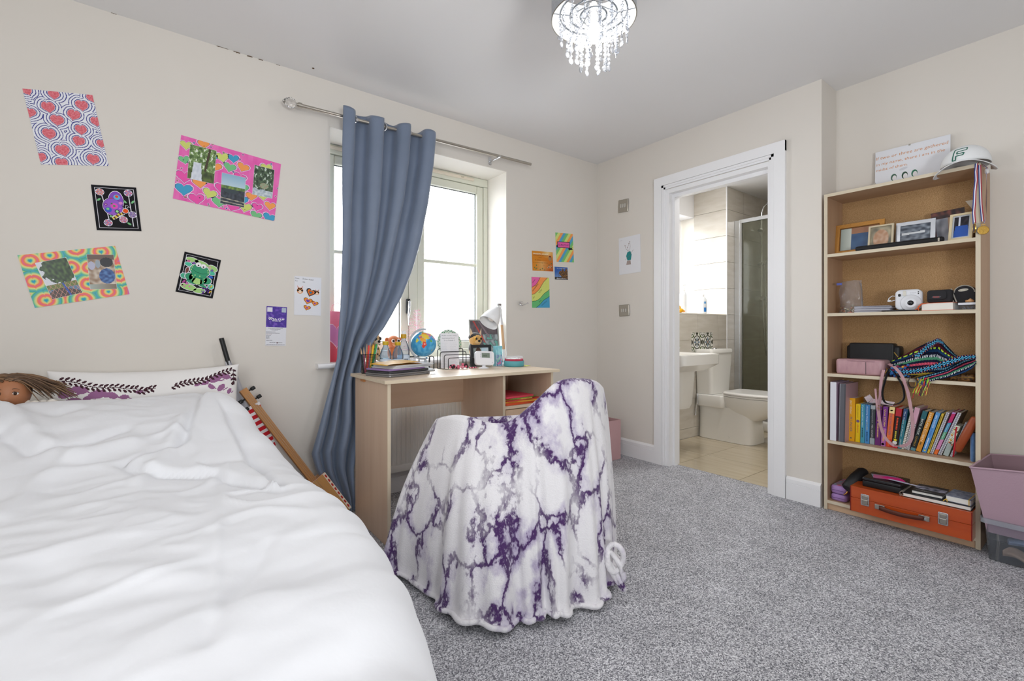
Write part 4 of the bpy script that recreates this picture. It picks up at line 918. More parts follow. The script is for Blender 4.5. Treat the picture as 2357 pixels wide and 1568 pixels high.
sheet('art_card', [(209, 425), (314, 432), (325, 532), (223, 530)], 'A', '#15141a', 'small black card with coloured butterfly and flowers', 'card', d3)
def d3b(a, W, Hh, g):
    keyline(a, W, Hh); X = lambda x: x * W; Y = lambda y: y * Hh; GR, GD, LG = '#3f9c74', '#2c7a5c', '#a8d584'
    for x, y, rx, ry, rot, c in ((.25, .84, .17, .055, -6, LG), (.5, .81, .2, .05, -12, LG), (.82, .74, .14, .07, -18, LG), (.17, .72, .10, .045, -8, '#52c0a0'), (.82, .62, .10, .05, -10, '#52c0a0'), (.12, .42, .08, .07, 80, '#52b090'), (.88, .28, .08, .06, 60, '#62c4a4'), (.30, .17, .22, .07, -8, LG), (.60, .13, .16, .06, 8, LG)):
        a.poly(circ(X(x), Y(y), (rx + .015) * W, 16, (ry + .012) * Hh, rot), '#e9e6f0')
    a.up()
    for x, y, rx, ry, rot, c in ((.25, .84, .17, .055, -6, LG), (.5, .81, .2, .05, -12, LG), (.82, .74, .14, .07, -18, LG), (.17, .72, .10, .045, -8, '#52c0a0'), (.82, .62, .10, .05, -10, '#52c0a0'), (.12, .42, .08, .07, 80, '#52b090'), (.88, .28, .08, .06, 60, '#62c4a4'), (.30, .17, .22, .07, -8, LG), (.60, .13, .16, .06, 8, LG)):
        a.poly(circ(X(x), Y(y), rx * W, 16, ry * Hh, rot), c)
    a.up()
    for x, y, c in ((.16, .80, '#d85a9a'), (.30, .78, '#7a4ab0'), (.74, .75, '#e8b0b8'), (.70, .66, '#e8b0b8'), (.82, .69, '#6a48b0')):
        for k in range(5): a.poly(circ(X(x) + .025 * W * math.cos(k * 1.257), Y(y) + .025 * W * math.sin(k * 1.257), .018 * W, 7), c)
    rr = random.Random(8)
    for cx, cy, c, n in ((.22, .24, '#e065c0', 16), (.77, .16, '#7040b0', 18), (.89, .22, '#ecc840', 6)):
        for k in range(n): a.poly(circ(X(cx + rr.uniform(-.10, .10) * (1 if n > 6 else .3)), Y(cy + rr.uniform(-.09, .09)), .022 * W, 7), c)
    for x, y, rx, ry, rot in ((.50, .62, .27, .15, -8), (.5, .42, .25, .15, -6), (.25, .43, .10, .085, 20), (.76, .40, .10, .085, -25), (.33, .30, .13, .03, -15), (.64, .27, .14, .03, -15)): a.poly(circ(X(x), Y(y), (rx + .02) * W, 20, (ry + .014) * Hh, rot), '#e9e6f0')
    a.up()
    for x, y, rx, ry, rot, c in ((.25, .43, .10, .085, 20, GR), (.76, .40, .10, .085, -25, GR), (.5, .42, .25, .15, -6, GR), (.33, .30, .13, .03, -15, GR), (.64, .27, .14, .03, -15, GR)): a.poly(circ(X(x), Y(y), rx * W, 20, ry * Hh, rot), c)
    a.up(); a.poly(circ(X(.49), Y(.35), .15 * W, 16, .075 * Hh, -6), '#b2dc86'); a.poly(circ(X(.50), Y(.62), .27 * W, 22, .15 * Hh, -8), GR); a.stroke([(X(.43), Y(.46)), (X(.38), Y(.36)), (X(.36), Y(.29))], .05 * W, GD); a.stroke([(X(.58), Y(.45)), (X(.60), Y(.34)), (X(.60), Y(.26))], .05 * W, GD)
    a.up(); a.stroke([(X(.30), Y(.62)), (X(.42), Y(.57)), (X(.58), Y(.55)), (X(.70), Y(.58))], .0016, '#164a38')
    for x, y in ((.43, .76), (.57, .745)): a.poly(circ(X(x), Y(y), .075 * W, 16), '#e9e6f0'); a.up(); a.poly(circ(X(x), Y(y), .058 * W, 14), '#fafafa'); a.up(); a.poly(circ(X(x) + .003 * W, Y(y) - .018 * Hh, .022 * W, 10), '#17171d')
    for x, y in ((.28, .67), (.30, .72), (.27, .61), (.71, .66), (.73, .61), (.40, .49), (.53, .485), (.33, .46), (.66, .44), (.37, .43), (.68, .38)): a.poly(circ(X(x), Y(y), .018 * W, 8), '#bfe494')
    a.poly(circ(X(.17), Y(.57), .055 * W, 14, .09 * Hh, -6), '#e9e6f0'); a.up(); a.poly(circ(X(.17), Y(.57), .042 * W, 14, .075 * Hh, -6), '#7a4440'); a.poly(circ(X(.83), Y(.52), .065 * W, 14, .03 * Hh, -10), '#2f62c4')
sheet('art_card', [(425, 579), (508, 599), (490, 688), (404, 671)], 'A', '#15141a', 'small black card with green cartoon frog among flowers', 'card', d3b)
# 4 rainbow heart board with two snapshots
H4 = [(.10, .87, .2, 0), (.30, .93, .2, 0), (.47, .66, .22, 0), (.58, 1.0, .18, 0), (.83, .90, .2, 0), (.07, .48, .2, 0), (.95, .38, .2, 0), (.30, .42, .2, 0), (.60, .30, .22, 0), (.13, .10, .2, 0), (.50, .02, .22, 0), (.78, .10, .18, 0), (.66, .62, .15, 0)]
BAND = ['#45a5c8', '#5fc0a8', '#cfe39a', '#f6cf8a', '#f88f5a', '#ee6fa8', '#f88f5a', '#f6d99a', '#c6e2a0', '#7cc89a', '#62b4d2', '#58b48a', '#d6e6a0', '#f7b070', '#ee6a8a', '#f58a5a', '#e070b8']
def d4(a, W, Hh, g):
    fld = hearts_field([(x * W, y * Hh, s * Hh * 0.42, r) for x, y, s, r in H4])
    def col(u, v):
        d = fld(u * W, v * Hh) + 0.008; k = min(len(BAND) - 1.001, max(0, d / 0.0040)); i = int(k); return mixc(BAND[i], BAND[i + 1], (k - i)) if i else BAND[0]
    a.grid(0, 0, W, Hh, 150, 90, col)
C4 = [(39, 587), (265, 567), (298, 677), (81, 709)]
o4 = sheet('poster_board', C4, 'A', '#f0d79a', 'rainbow ripple hearts poster with two snapshots stuck on', 'poster', d4)
_, W4, H4_ = sheet_frame(C4, 'A')
def ph_oak(u, v):
    if v > 0.36:
        if ((u - 0.6) / 0.55) ** 2 + ((v - 0.72) / 0.36) ** 2 < 0.95 + 0.5 * nz(u * 9, v * 9): return mixc('#1f3020', '#4f6c3a', 0.5 + nz(u * 11, v * 11))
        return '#d7dae2'
    if abs(u - 0.55 - 0.25 * (0.3 - v)) < 0.03: return '#2a50b0'
    if abs(((u * 7 + v * 5) % 1) - 0.5) < 0.05 or abs(((u * 6 - v * 7) % 1) - 0.5) < 0.05: return '#c98f80'
    return '#6a7a38' if v > 0.24 else ('#5d7fa0' if v > 0.15 + 0.1 * math.sin(u * 4) else '#4a3c38')
def ph_room(u, v):
    if ((u - 0.68) / 0.3) ** 2 + ((v - 0.38) / 0.22) ** 2 < 1: return mixc('#1f3f7c', '#5580b8', 0.5 + nz(u * 7, v * 16))
    if ((u - 0.7) / 0.25) ** 2 + ((v - 0.78) / 0.14) ** 2 < 1: return '#2b2a30'
    if ((u - 0.37) / 0.10) ** 2 + ((v - 0.73) / 0.12) ** 2 < 1: return '#9aa6b2'
    if ((u - 0.13) / 0.13) ** 2 + ((v - 0.68) / 0.12) ** 2 < 1: return '#b7b8cf'
    if v > 0.85: return '#6a5a52'
    if v < 0.14: return mixc('#a8b4ae', '#7d6a58', u)
    return mixc('#cfc4b6', '#8f735c', 0.5 + nz(u * 6, v * 9))
photo(o4, W4, H4_, 0.19 * W4, 0.11 * H4_, 0.32 * W4, 0.72 * H4_, 6, ph_oak, 60, 60); photo(o4, W4, H4_, 0.595 * W4, 0.20 * H4_, 0.29 * W4, 0.70 * H4_, -9, ph_room, 50, 56)
# 5 match ticket and a note with stickers
def d5(a, W, Hh, g):
    rr = random.Random(2); hb = 0.52 * Hh; m = 0.0
    a.grid(0, 0.47 * Hh, W, Hh, 44, 50, lambda u, v: mixc('#3c2f86', '#7a5cc0', 0.4 + 1.6 * max(0, nz(u * 6 + v * 5, v * 6 - u * 3))))
    a.up(); a.rect(.04 * W, .86 * Hh, .29 * W, .975 * Hh, '#e8e8f0'); a.rect(.74 * W, .86 * Hh, .96 * W, .975 * Hh, '#b8c4d4'); a.up()
    a.text('Adobe', .12 * W, .705 * Hh, .032 * Hh, '#ffffff', bold=.0004); a.text("W'FA CUP", .5 * W, .655 * Hh, .066 * Hh, '#ffffff', width=.78 * W, align='c', bold=.0006); a.text('FINAL 23', .5 * W, .62 * Hh, .040 * Hh, '#ffffff', width=.40 * W, align='c', bold=.0005)
    for k, (x, y, wd) in enumerate(((.12, .44, .7), (.22, .415, .5), (.28, .39, .3), (.03, .345, .45), (.03, .315, .65), (.03, .255, .24), (.03, .23, .16), (.03, .205, .16), (.03, .18, .16), (.03, .13, .3), (.2, .075, .3), (.62, .075, .2), (.06, .02, .88))):
        x0 = x * W
        while x0 < (x + wd) * W:
            l = rr.uniform(.012, .05) * W; a.rect(x0, y * Hh, min(x0 + l, (x + wd) * W), y * Hh + .0022, '#6b6b74'); x0 += l + .012 * W
    a.text('RED ZONE', .03 * W, .283 * Hh, .026 * Hh, '#8a4a3c'); a.poly(circ(.57 * W, .075 * Hh, .035 * W), '#5a3a3a')
sheet('match_ticket', [(613, 705), (660, 707), (658, 797), (611, 795)], 'A', '#e6e7ee', 'purple and white football final ticket on the wall', 'ticket', d5)
def d6(a, W, Hh, g):
    for t, x, y, s in (('From', .03, .93, .045), ('Ember-Isobel', .30, .925, .05), ('For', .03, .865, .045), ('Isla', .30, .845, .05)): a.text(t, x * W, y * Hh, s * Hh, '#25242c', rot=-3, slant=.15)
    def face(cx, cy, s):
        for sx in (-1, 1): a.poly([(cx + sx * .010 * s, cy + .006 * s), (cx + sx * .016 * s, cy + .030 * s), (cx + sx * .003 * s, cy + .012 * s)], '#e08a70')
        a.poly(circ(cx, cy, .017 * s, 12, .018 * s), '#e8a26a'); a.up(); a.poly(circ(cx, cy - .006 * s, .009 * s, 8), '#f2ddc8'); a.poly(circ(cx - .011 * s, cy + .001 * s, .006 * s, 7), '#2a211c'); a.poly(circ(cx + .011 * s, cy + .001 * s, .006 * s, 7), '#2a211c'); a.poly(circ(cx, cy + .008 * s, .005 * s, 7), '#2a211c')
    face(.21 * W, .63 * Hh, .95); face(.84 * W, .60 * Hh, .7)
    for k, (s, c) in enumerate(((.052, '#3a3540'), (.038, '#e88a34'), (.026, '#d8402c'), (.016, '#3f9a6a'), (.009, '#2f62c4'))): a.poly(heart(.60 * W, .59 * Hh, s, -20), c); a.up()
    for x, y, s in ((.50, .37, .040), (.76, .31, .032), (.47, .19, .032)):
        for ds, c in ((0, '#8a3c20'), (.006, '#f0a030'), (.018, '#d86a9a'), (.025, '#5a4ab0')): a.poly(heart(x * W, y * Hh, s - ds, -15, fat=1.2), c); a.up()
sheet('sticker_note', [(677, 635), (740, 640), (738, 727), (677, 725)], 'A', '#e9eaf0', 'white note with handwriting and small heart and dog stickers', 'note', d6)
# 6 postcards between window and corner
def d7(a, W, Hh, g):
    cs = ['#7cc57a', '#d9e283', '#f7a35e', '#5aa9d0']; n = 13; wd = (W + Hh * 0.8) / n
    for k in range(n + 4):
        x = -Hh * 0.8 + k * wd; a.poly([(x, 0), (x + wd * 1.02, 0), (x + wd * 1.02 + Hh * 0.8, Hh), (x + Hh * 0.8, Hh)], cs[k % 4])
    a.up(); a.poly([(0.02 * W, .56 * Hh), (.2 * W, .60 * Hh), (.2 * W, .52 * Hh), (.04 * W, .50 * Hh)], '#2a2a30'); a.poly([(.70 * W, .48 * Hh), (.98 * W, .52 * Hh), (.90 * W, .48 * Hh), (.98 * W, .44 * Hh), (.72 * W, .42 * Hh)], '#2a2a30'); a.up()
    a.rect(.08 * W, .485 * Hh, .80 * W, .70 * Hh, '#2a2a30'); a.up(); a.rect(.11 * W, .505 * Hh, .77 * W, .68 * Hh, '#e866ae'); a.up(); a.text('GURLPOW!', .44 * W, .56 * Hh, .085 * Hh, '#2a2a30', width=.60 * W, align='c')
sheet('postcard', [(1279, 535), (1316, 539), (1323, 605), (1280, 602)], 'A', '#d9e283', 'diagonally striped postcard with pink GURLPOW! banner', 'postcard', d7)
def d8(a, W, Hh, g):
    a.grid(0, 0, W, Hh, 24, 22, lambda u, v: mixc(mixc('#d98a28', '#b8562a', u * (1 - v)), '#f0e0b0', max(0, .8 - 2.2 * math.hypot(u - .75, (v - .95) * 1.2) if v > .5 else .45 - abs(u - .45) * 1.2)))
    a.up(); a.text('GRANDMA AWARDS', .04 * W, .83 * Hh, .10 * Hh, '#f2e6c8', width=.74 * W, bold=.0005); a.text('GRANDMA AWARDS', .04 * W, .76 * Hh, .09 * Hh, '#7a3020', width=.74 * W); a.text('Presents', .30 * W, .66 * Hh, .06 * Hh, '#4a3a20', slant=.2); a.text('Iain  Anderson', .12 * W, .53 * Hh, .07 * Hh, '#3a2c1a', slant=.2); a.text('in amazing laugh section', .05 * W, .40 * Hh, .065 * Hh, '#3a2c1a', width=.7 * W, slant=.2); a.text('21.12', .5 * W, .26 * Hh, .05 * Hh, '#5a4020')
    for x, y in ((.10, .16), (.20, .13), (.16, .09), (.36, .07), (.47, .12), (.58, .06), (.80, .32), (.92, .40), (.93, .22), (.78, .20), (.19, .28)): a.poly(star(x * W, y * Hh, .035 * W), '#2f7a4a')
    a.poly(circ(.86 * W, .66 * Hh, .085 * W, 14), '#a4805a'); a.poly([(.80 * W, .80 * Hh), (.92 * W, .80 * Hh), (.86 * W, .70 * Hh)], '#b03a3a')
    for x in (.82, .88, .95): a.stroke([(x * W - .12 * W, .15 * Hh), (x * W, .30 * Hh)], .0015, '#f0ead8')
sheet('postcard', [(1224, 577), (1272, 581), (1273, 625), (1226, 623)], 'A', '#d98a28', 'orange award certificate with green stars', 'certificate', d8)
def d9(a, W, Hh, g):
    def col(u, v):
        if v > .10 and (u > .42 + .1 * math.sin(v * 9) and v < .80 + .12 * math.sin(u * 23)): return mixc('#3a2a1e', '#9a6a34', 0.5 + nz(u * 16, v * 10))
        if v < .22: return '#2c2a26'
        return mixc('#c6d6e6', '#2f5fae', .15 + .9 * v - .3 * u + .3)
    a.grid(0, 0, W, Hh, 34, 34, col); a.up(); a.text('La Sagrada', .18 * W, .86 * Hh, .10 * Hh, '#d8d8e0', width=.64 * W); a.text('Barcelona', .15 * W, .05 * Hh, .12 * Hh, '#e8e8ee', width=.74 * W, bold=.0004); a.stroke(circ(.34 * W, .42 * Hh, .06 * W, 12), .0018, '#1d1d22', True); a.stroke([(.34 * W, .36 * Hh), (.30 * W, .22 * Hh)], .002, '#1d1d22')
sheet('postcard', [(1276, 614), (1306, 616), (1307, 645), (1277, 643)], 'A', '#e8e8ea', 'small square photo card of brown stone towers and blue sky', 'postcard', d9, True)
def d10(a, W, Hh, g):
    cs = ['#ec6aae', '#f79c58', '#d9e07a', '#6cc07a', '#4fa5cf']; lv = [(-.02, 1.05), (0.0, .64), (.02, .42), (.04, .20), (.34, 0)]
    L = [[(-.05, .64), (.2, .72), (.35, .86), (.50, 1.02)], [(-.05, .42), (.15, .44), (.42, .62), (.70, .86), (.92, 1.02)], [(-.05, .20), (.2, .21), (.5, .34), (.8, .52), (1.05, .64)], [(.18, -.02), (.40, .10), (.66, .24), (1.05, .42)]]
    a.rect(0, 0, W, Hh, cs[0]); 
    def wob(P): 
        out = []
        for (x0, y0), (x1, y1) in zip(P, P[1:]):
            for k in range(6): t = k / 6; out.append(((x0 + (x1 - x0) * t) * W, (y0 + (y1 - y0) * t + .012 * math.sin(12 * (x0 + (x1 - x0) * t))) * Hh))
        return out + [(P[-1][0] * W, P[-1][1] * Hh)]
    for k, P in enumerate(L):
        a.up(); q = wob(P); a.poly(q + [(1.2 * W, 1.2 * Hh), (1.2 * W, -.2 * Hh), (-.2 * W, -.2 * Hh), (-.2 * W, q[0][1])], cs[k + 1])
    a.up()
    for P in L: a.stroke(wob(P), .0028, '#26262c')
    for t, x, y, s, r in (('always', .06, .80, .06, 45), ('remember', .05, .52, .085, 45), ('YOU', .40, .46, .085, 40), ('are', .06, .29, .075, 40), ('And...', .40, .16, .07, 38), ('AMAZING!', .54, .055, .06, 33)): a.text(t, x * W, y * Hh, s * Hh, '#2a2a30', rot=r)
    rr = random.Random(6)
    for _ in range(26): x, y = rr.random() * W, rr.random() * Hh; a.poly(circ(x, y, .0011, 5), '#2a2a30')
sheet('postcard', [(1222, 637), (1264, 640), (1265, 709), (1226, 708)], 'A', '#6cc07a', 'wavy rainbow card with handwritten remember YOU are AMAZING', 'postcard', d10)
# 7 pencil drawing on the door wall (plain stand-in drawing: teal vase with twigs)
def d11(a, W, Hh, g):
    X = lambda x: x * W; Y = lambda y: y * Hh
    a.poly([(X(.40), Y(.36)), (X(.56), Y(.36)), (X(.60), Y(.50)), (X(.54), Y(.60)), (X(.40), Y(.58)), (X(.34), Y(.48))], '#2f8a8c'); a.poly([(X(.34), Y(.24)), (X(.56), Y(.24)), (X(.54), Y(.35)), (X(.38), Y(.35))], '#a99a96'); a.up()
    for p in ([(.46, .60), (.42, .70), (.48, .80)], [(.50, .60), (.54, .72), (.52, .84)], [(.44, .60), (.34, .68), (.30, .76)], [(.30, .38), (.50, .48), (.68, .62)]): a.stroke([(X(x), Y(y)) for x, y in p], .0022, '#7d6a66')
    for x, y in ((.48, .81), (.52, .85), (.30, .77), (.42, .71)): a.poly(circ(X(x), Y(y), .012 * W + .002, 8), '#9c8a88')
    a.text('to Nan', X(.06), Y(.92), .028 * Hh, '#b8b8c0')
sheet('pencil_drawing', [(1424, 549), (1474, 539), (1475, 625), (1426, 634)], 'B', '#e8e9ee', 'white sheet with small teal and brown pencil drawing by the door', 'drawing', d11)
# 8 brushed metal switch plates with rockers
for (c, lab) in (([(1424, 461), (1447, 458), (1447, 487), (1424, 490)], 'brushed metal double switch plate high on the door wall above the drawing'), ([(1426, 703), (1449, 700), (1449, 727), (1426, 729)], 'brushed metal double socket switch lower on the door wall below the drawing')):
    M, wd, ht = sheet_frame(c, 'B'); t = thing('switch_plate', lab, 'switch', M=M)
    g = G(); g.rbox(0, -0.008, 0, wd, 0.0, ht, 0.004, 2, axis=1); g.obj('plate', M_STEEL, t)
    for k in range(3):
        g = G(); x = wd * (0.30 + 0.2 * k); g.rbox(x - 0.007, -0.0115, ht * 0.35, x + 0.007, -0.007, ht * 0.65, 0.002, 1, axis=1); g.obj('rocker', mat('switch_grey', '#c6c2bb', 0.4), t)
    for k in (0.12, 0.88): g = G(); g.cyl((wd * k, -0.009, ht / 2), (wd * k, -0.006, ht / 2), 0.003, n=8); g.obj('screw', M_STEEL, t)
# ================================================================== things on the desk and the window board
TZ = DZT
DE = 'things on the desk'
def flatbox(name, M, w2, d2, h, mats, label, cat, r=0.004, r2=None, group=None, col=None):
    g = G(); g.rbox(0, 0, 0, w2, d2, h, r, 3, col=col, r2=r2); return g.obj(name, mats, M=M, label=label, cat=cat, group=group)
L0 = mtr(0.868, 2.112, TZ) @ mrot('Z', 18)
for i, (z, h, dx, dy, w2, d2, c, lab, rr_) in enumerate(((0.0005, 0.017, 0, 0, 0.272, 0.188, '#8d8d90', 'closed grey laptop at the bottom of the desk stack', 0.012), (0.0185, 0.012, 0.006, 0.008, 0.262, 0.178, '#5c5d61', 'dark grey closed tablet case on the bottom laptop', 0.008))):
    t = thing('laptop', lab, 'laptop', M=L0 @ mtr(dx, dy, z))
    g = G(); g.rbox(0, 0, 0, w2, d2, h * 0.52, rr_, 4, r2=0.002); g.obj('base', mat('alu_' + c[1:], c, 0.38, metal=0.7), t)
    g = G(); g.rbox(0, 0, h * 0.56, w2, d2, h, rr_, 4, r2=0.002); g.obj('lid', mat('alu_' + c[1:], c, 0.38, metal=0.7), t)
    g = G(); g.rbox(0.004, 0.002, h * 0.52, w2 - 0.004, d2 - 0.004, h * 0.56, rr_ - 0.003, 3, r2=0); g.box(w2 - 0.03, -0.0004, h * 0.2, w2 - 0.018, 0.003, h * 0.36); g.obj('hinge_gap', M_BLACK, t)
flatbox('folder', L0 @ mtr(0.0, 0.006, 0.031), 0.235, 0.170, 0.008, mat('lilac_card', '#9277ad', 0.6), 'lilac card folder between laptop and papers on the desk', 'folder', 0.003, 0.001)
g = G()
for k in range(7):
    g.T = mrot('Z', (-2, 1, 3, -1, 2, 0, 4)[k]); x = 0.012 + 0.004 * k; g.add(*(lambda P: (P, [(0, 1, 2, 3), (7, 6, 5, 4), (0, 4, 5, 1), (1, 5, 6, 2), (2, 6, 7, 3), (3, 7, 4, 0)]))([(x, 0.004, 0.0022 * k), (x, 0.16, 0.0022 * k), (0.262 + 0.006 * k, 0.155, 0.0022 * k + 0.002), (0.265 + 0.004 * k, 0.0, 0.0022 * k + 0.001), (x, 0.004, 0.0022 * k + 0.0016), (x, 0.16, 0.0022 * k + 0.0016), (0.262 + 0.006 * k, 0.155, 0.0022 * k + 0.0036), (0.265 + 0.004 * k, 0.0, 0.0022 * k + 0.0026)]), col=mixc('#f2f2f4', '#dcdde2', k % 2))
g.obj('paper_sheaf', M_PRINT, M=L0 @ mtr(0.012, 0.004, 0.0395), label='loose sheaf of white papers on the lilac folder', cat='papers')
g = G()
def env(u, v): return (0.225 * u + 0.02 * v, 0.008 + 0.155 * v, 0.0075 + 0.012 * math.sin(PI * min(1, u * 1.6) * 0.5) * (0.6 + 0.4 * v) - 0.004 * u + 0.002 * nz(u * 4, v * 4))
g.grid(env, 24, 20); g.grid(lambda u, v: (lambda p: (p[0], p[1], 0.0045))(env(1 - u, v)), 24, 20); g.loft([[env(0, k / 20) for k in range(21)], [(lambda p: (p[0] - 0.004, p[1], 0.0045))(env(0, k / 20)) for k in range(21)]], 0, False)
g.obj('padded_envelope', mat('yellow_kraft', '#e0a92c', 0.5, bump=(40, 0.2, 0.003)), M=L0 @ mtr(0.0, 0.004, 0.0525), label='yellow padded envelope topping the desk paper stack', cat='envelope')
# pen pot with pens
pot = thing('pen_pot', 'black wire mesh pen pot beside the curtain on the desk', 'pen pot', (0.872, 2.405, TZ))
g = G(); g.lathe([(0.001, 0.001), (0.034, 0.001), (0.036, 0.004)], 20)
for k in range(28): a = 2 * PI * k / 28; g.cyl((0.035 * math.cos(a), 0.035 * math.sin(a), 0.003), (0.037 * math.cos(a), 0.037 * math.sin(a), 0.1), 0.0007, n=4)
for k in range(12): z = 0.006 + 0.0078 * k; g.tube([((0.035 + 0.002 * z / 0.1) * math.cos(a), (0.035 + 0.002 * z / 0.1) * math.sin(a), z) for a in [2 * PI * q / 20 for q in range(20)]], 0.0007, 4, closed=True)
g.obj('mesh', M_BLACK, pot); g = G(); g.tube([(0.037 * math.cos(a), 0.037 * math.sin(a), 0.1) for a in [2 * PI * q / 24 for q in range(24)]], 0.002, 6, closed=True); g.obj('rim', M_BLACK, pot)
for i, (c, x, y, lx, ly, L, r) in enumerate((('#e23a32', -0.012, -0.010, 0.010, 0.0, 0.145, 0.0048), ('#f2bd1d', 0.0, -0.016, 0.022, 0.003, 0.145, 0.0048), ('#2f9e50', 0.010, -0.008, 0.030, 0.0, 0.150, 0.005), ('#bfe0e8', 0.014, -0.002, 0.034, 0.006, 0.140, 0.0045), ('#d86a8a', -0.018, 0.0, -0.006, 0.004, 0.135, 0.0036), ('#e09a62', -0.008, 0.008, 0.006, 0.010, 0.152, 0.0036), ('#c9a5d8', 0.0, 0.010, 0.018, 0.012, 0.158, 0.0036), ('#3a3a3e', -0.022, 0.008, -0.012, 0.012, 0.13, 0.004))):
    p = thing('felt_pen' if i < 4 else 'pencil', ('red', 'yellow', 'green', 'pale blue', 'pink', 'orange', 'lilac', 'black')[i] + (' felt pen' if i < 4 else ' pencil') + ' standing in the mesh pen pot on the desk', 'pen' if i < 4 else 'pencil', (0.872 + x, 2.405 + y, TZ + 0.004), group='pens in the pot')
    d = Vector((lx, ly, L)); g = G(); g.cyl((0, 0, 0), d * 0.72, r, n=8); g.obj('barrel', mat('pen_' + c[1:], c, 0.4), p)
    g = G(); g.tube([d * 0.72, d * 0.78, d * 0.95, d], [r * 0.9, r, r * (0.95 if i < 4 else 0.4), r * (0.5 if i < 4 else 0.1)], 8); g.obj('cap' if i < 4 else 'tip', mat('pen_' + c[1:], c, 0.4) if i < 4 else mat('pencil_wood', '#d9b48c', 0.6), p)
# bottles
M_PET = clear('bottle_pet', '#dcebf8', 0.9, 0.12, '#cfe4f6', 0.06)
def bottle(name, loc, h, r, cap, label, neck=0.012, sport=False, tint=None):
    b = thing(name, label, 'bottle', loc)
    g = G(); pr = [(0.0, 0.004), (r * 0.7, 0.0), (r, h * 0.06), (r, h * 0.16), (r * 0.95, h * 0.18), (r, h * 0.2), (r, h * 0.44), (r * 0.95, h * 0.46), (r, h * 0.48), (r * 0.97, h * 0.58), (r * 0.75, h * 0.72), (r * 0.48, h * 0.82), (neck, h * 0.86), (neck, h * 0.90)]
    g.lathe(pr, 24); g.obj('body', tint or M_PET, b)
    g = G(); g.lathe([(r * 1.005, h * 0.20), (r * 1.008, h * 0.21), (r * 1.008, h * 0.43), (r * 1.005, h * 0.44)], 24, col='#dfe9f4')
    for k in range(7): g.box(-r * 0.3 + k * 0.003, -r * 1.015, h * 0.22, -r * 0.3 + k * 0.003 + 0.0016, -r * 0.98, h * 0.34, 0, '#3f4a66')
    g.box(r * 0.2, -r * 1.0, h * 0.21, r * 0.45, -r * 0.90, h * 0.27, 0, '#d9c92c'); g.obj('label_band', mat('bottle_label', '#ffffff', 0.4, attr=True), b)
    g = G(); g.lathe([(neck * 1.25, h * 0.885), (neck * 1.32, h * 0.90), (neck * 1.32, h * 0.985), (neck * 1.2, h * 1.0), (0.0, h * 1.0)], 20); cp_ = g.obj('cap', mat('cap_' + cap[1:], cap, 0.4), b)
    if sport: g = G(); g.lathe([(neck * 0.9, h * 1.0), (neck * 0.95, h * 1.05), (neck * 0.7, h * 1.09), (0.0, h * 1.09)], 16); g.obj('spout', mat('white_cap', '#eef0f2', 0.4), cp_)
    return b
bottle('water_bottle', (0.957, 2.385, TZ), 0.168, 0.031, '#c9a820', 'small clear water bottle with yellow cap, nearer the pen pot')
bottle('water_bottle', (1.022, 2.375, TZ), 0.164, 0.030, '#c9a820', 'small clear water bottle with yellow cap, nearer the globe')
bottle('sports_bottle', (1.083, 2.438, TZ), 0.205, 0.034, '#c99a1c', 'taller clear sports bottle with yellow collar and white spout', sport=True, tint=clear('bottle_clear', '#eef3f8', 0.9, 0.08, '#e6edf4', 0.05))
# globe
gl = thing('globe', 'small desk globe with grey arc stand', 'globe', (1.185, 2.375, TZ))
GC = Vector((-0.012, 0.0, 0.150)); GR = 0.071
LAND = [(0, 30, 1.0, .5, '#e8c84a'), (-12, 45, .5, .35, '#e08a3a'), (20, 42, .45, .3, '#d86aa8'), (-5, 12, .55, .45, '#e0a03a'), (8, -8, .4, .5, '#d8452c'), (-18, 20, .35, .3, '#b7588f'), (-2, -2, .3, .25, '#5cae5a'), (40, 55, .8, .3, '#e0b04a'), (60, 40, .5, .3, '#c9a0c8'), (25, 60, .6, .22, '#cf8a4a'), (-35, 55, .4, .25, '#7fb45c'), (34, 18, .22, .2, '#6ab04a'), (-28, 0, .3, .4, '#d9d04a'), (100, -25, .3, .2, '#e0a040'), (58, -18, .06, .12, '#b8c04a')]
def globe_col(u, v):
    lon = (u * 360 - 225); lat = v * 180 - 90; n = 0.30 * nz(lon * 0.05, lat * 0.05, 3) + 0.18 * nz(lon * 0.14, lat * 0.14, 9)
    for a, b, rx, ry, c in LAND:
        dx = ((lon - a + 180) % 360 - 180) * math.cos(math.radians(lat)) / (rx * 28); dy = (lat - b) / (ry * 28)
        if dx * dx + dy * dy < 0.8 + n * 2.2: return c
    if lat > 72: return '#e6eef2'
    return mixc('#3c96cc', '#5db0dc', 0.5 + 2 * nz(lon * 0.06, lat * 0.06))
g = G(); g.T = mtr(*GC) @ mrot('Y', 20) @ mrot('Z', 15); g.grid(lambda u, v: (GR * math.cos((v - .5) * PI * .998) * math.cos(2 * PI * u), GR * math.cos((v - .5) * PI * .998) * math.sin(2 * PI * u), GR * math.sin((v - .5) * PI * .998)), 96, 56, colfn=globe_col)
g.obj('ball', mat('globe_gloss', '#ffffff', 0.2, attr=True), gl)
g = G()
arc = [GC + Vector((-(GR + 0.012) * math.sin(math.radians(t)), 0, (GR + 0.012) * math.cos(math.radians(t)))) for t in range(-10, 206, 9)]
g.tube(arc, 0.0055, 8); g.obj('arc', mat('grey_plastic', '#b9bcc0', 0.4), gl)
g = G(); g.lathe([(0.001, 0.0), (0.052, 0.0), (0.054, 0.004), (0.045, 0.010), (0.016, 0.018), (0.008, 0.026), (0.008, 0.062), (0.001, 0.064)], 28); g.obj('stand', mat('grey_plastic', '#b9bcc0', 0.4), gl)
g = G(); g.lathe([(0.004, 0.064), (0.006, 0.070), (0.004, 0.076)], 10, c=(GC.x + 0.018, 0, 0)); g.obj('pin', mat('blue_plastic', '#58a0cc', 0.3), gl)
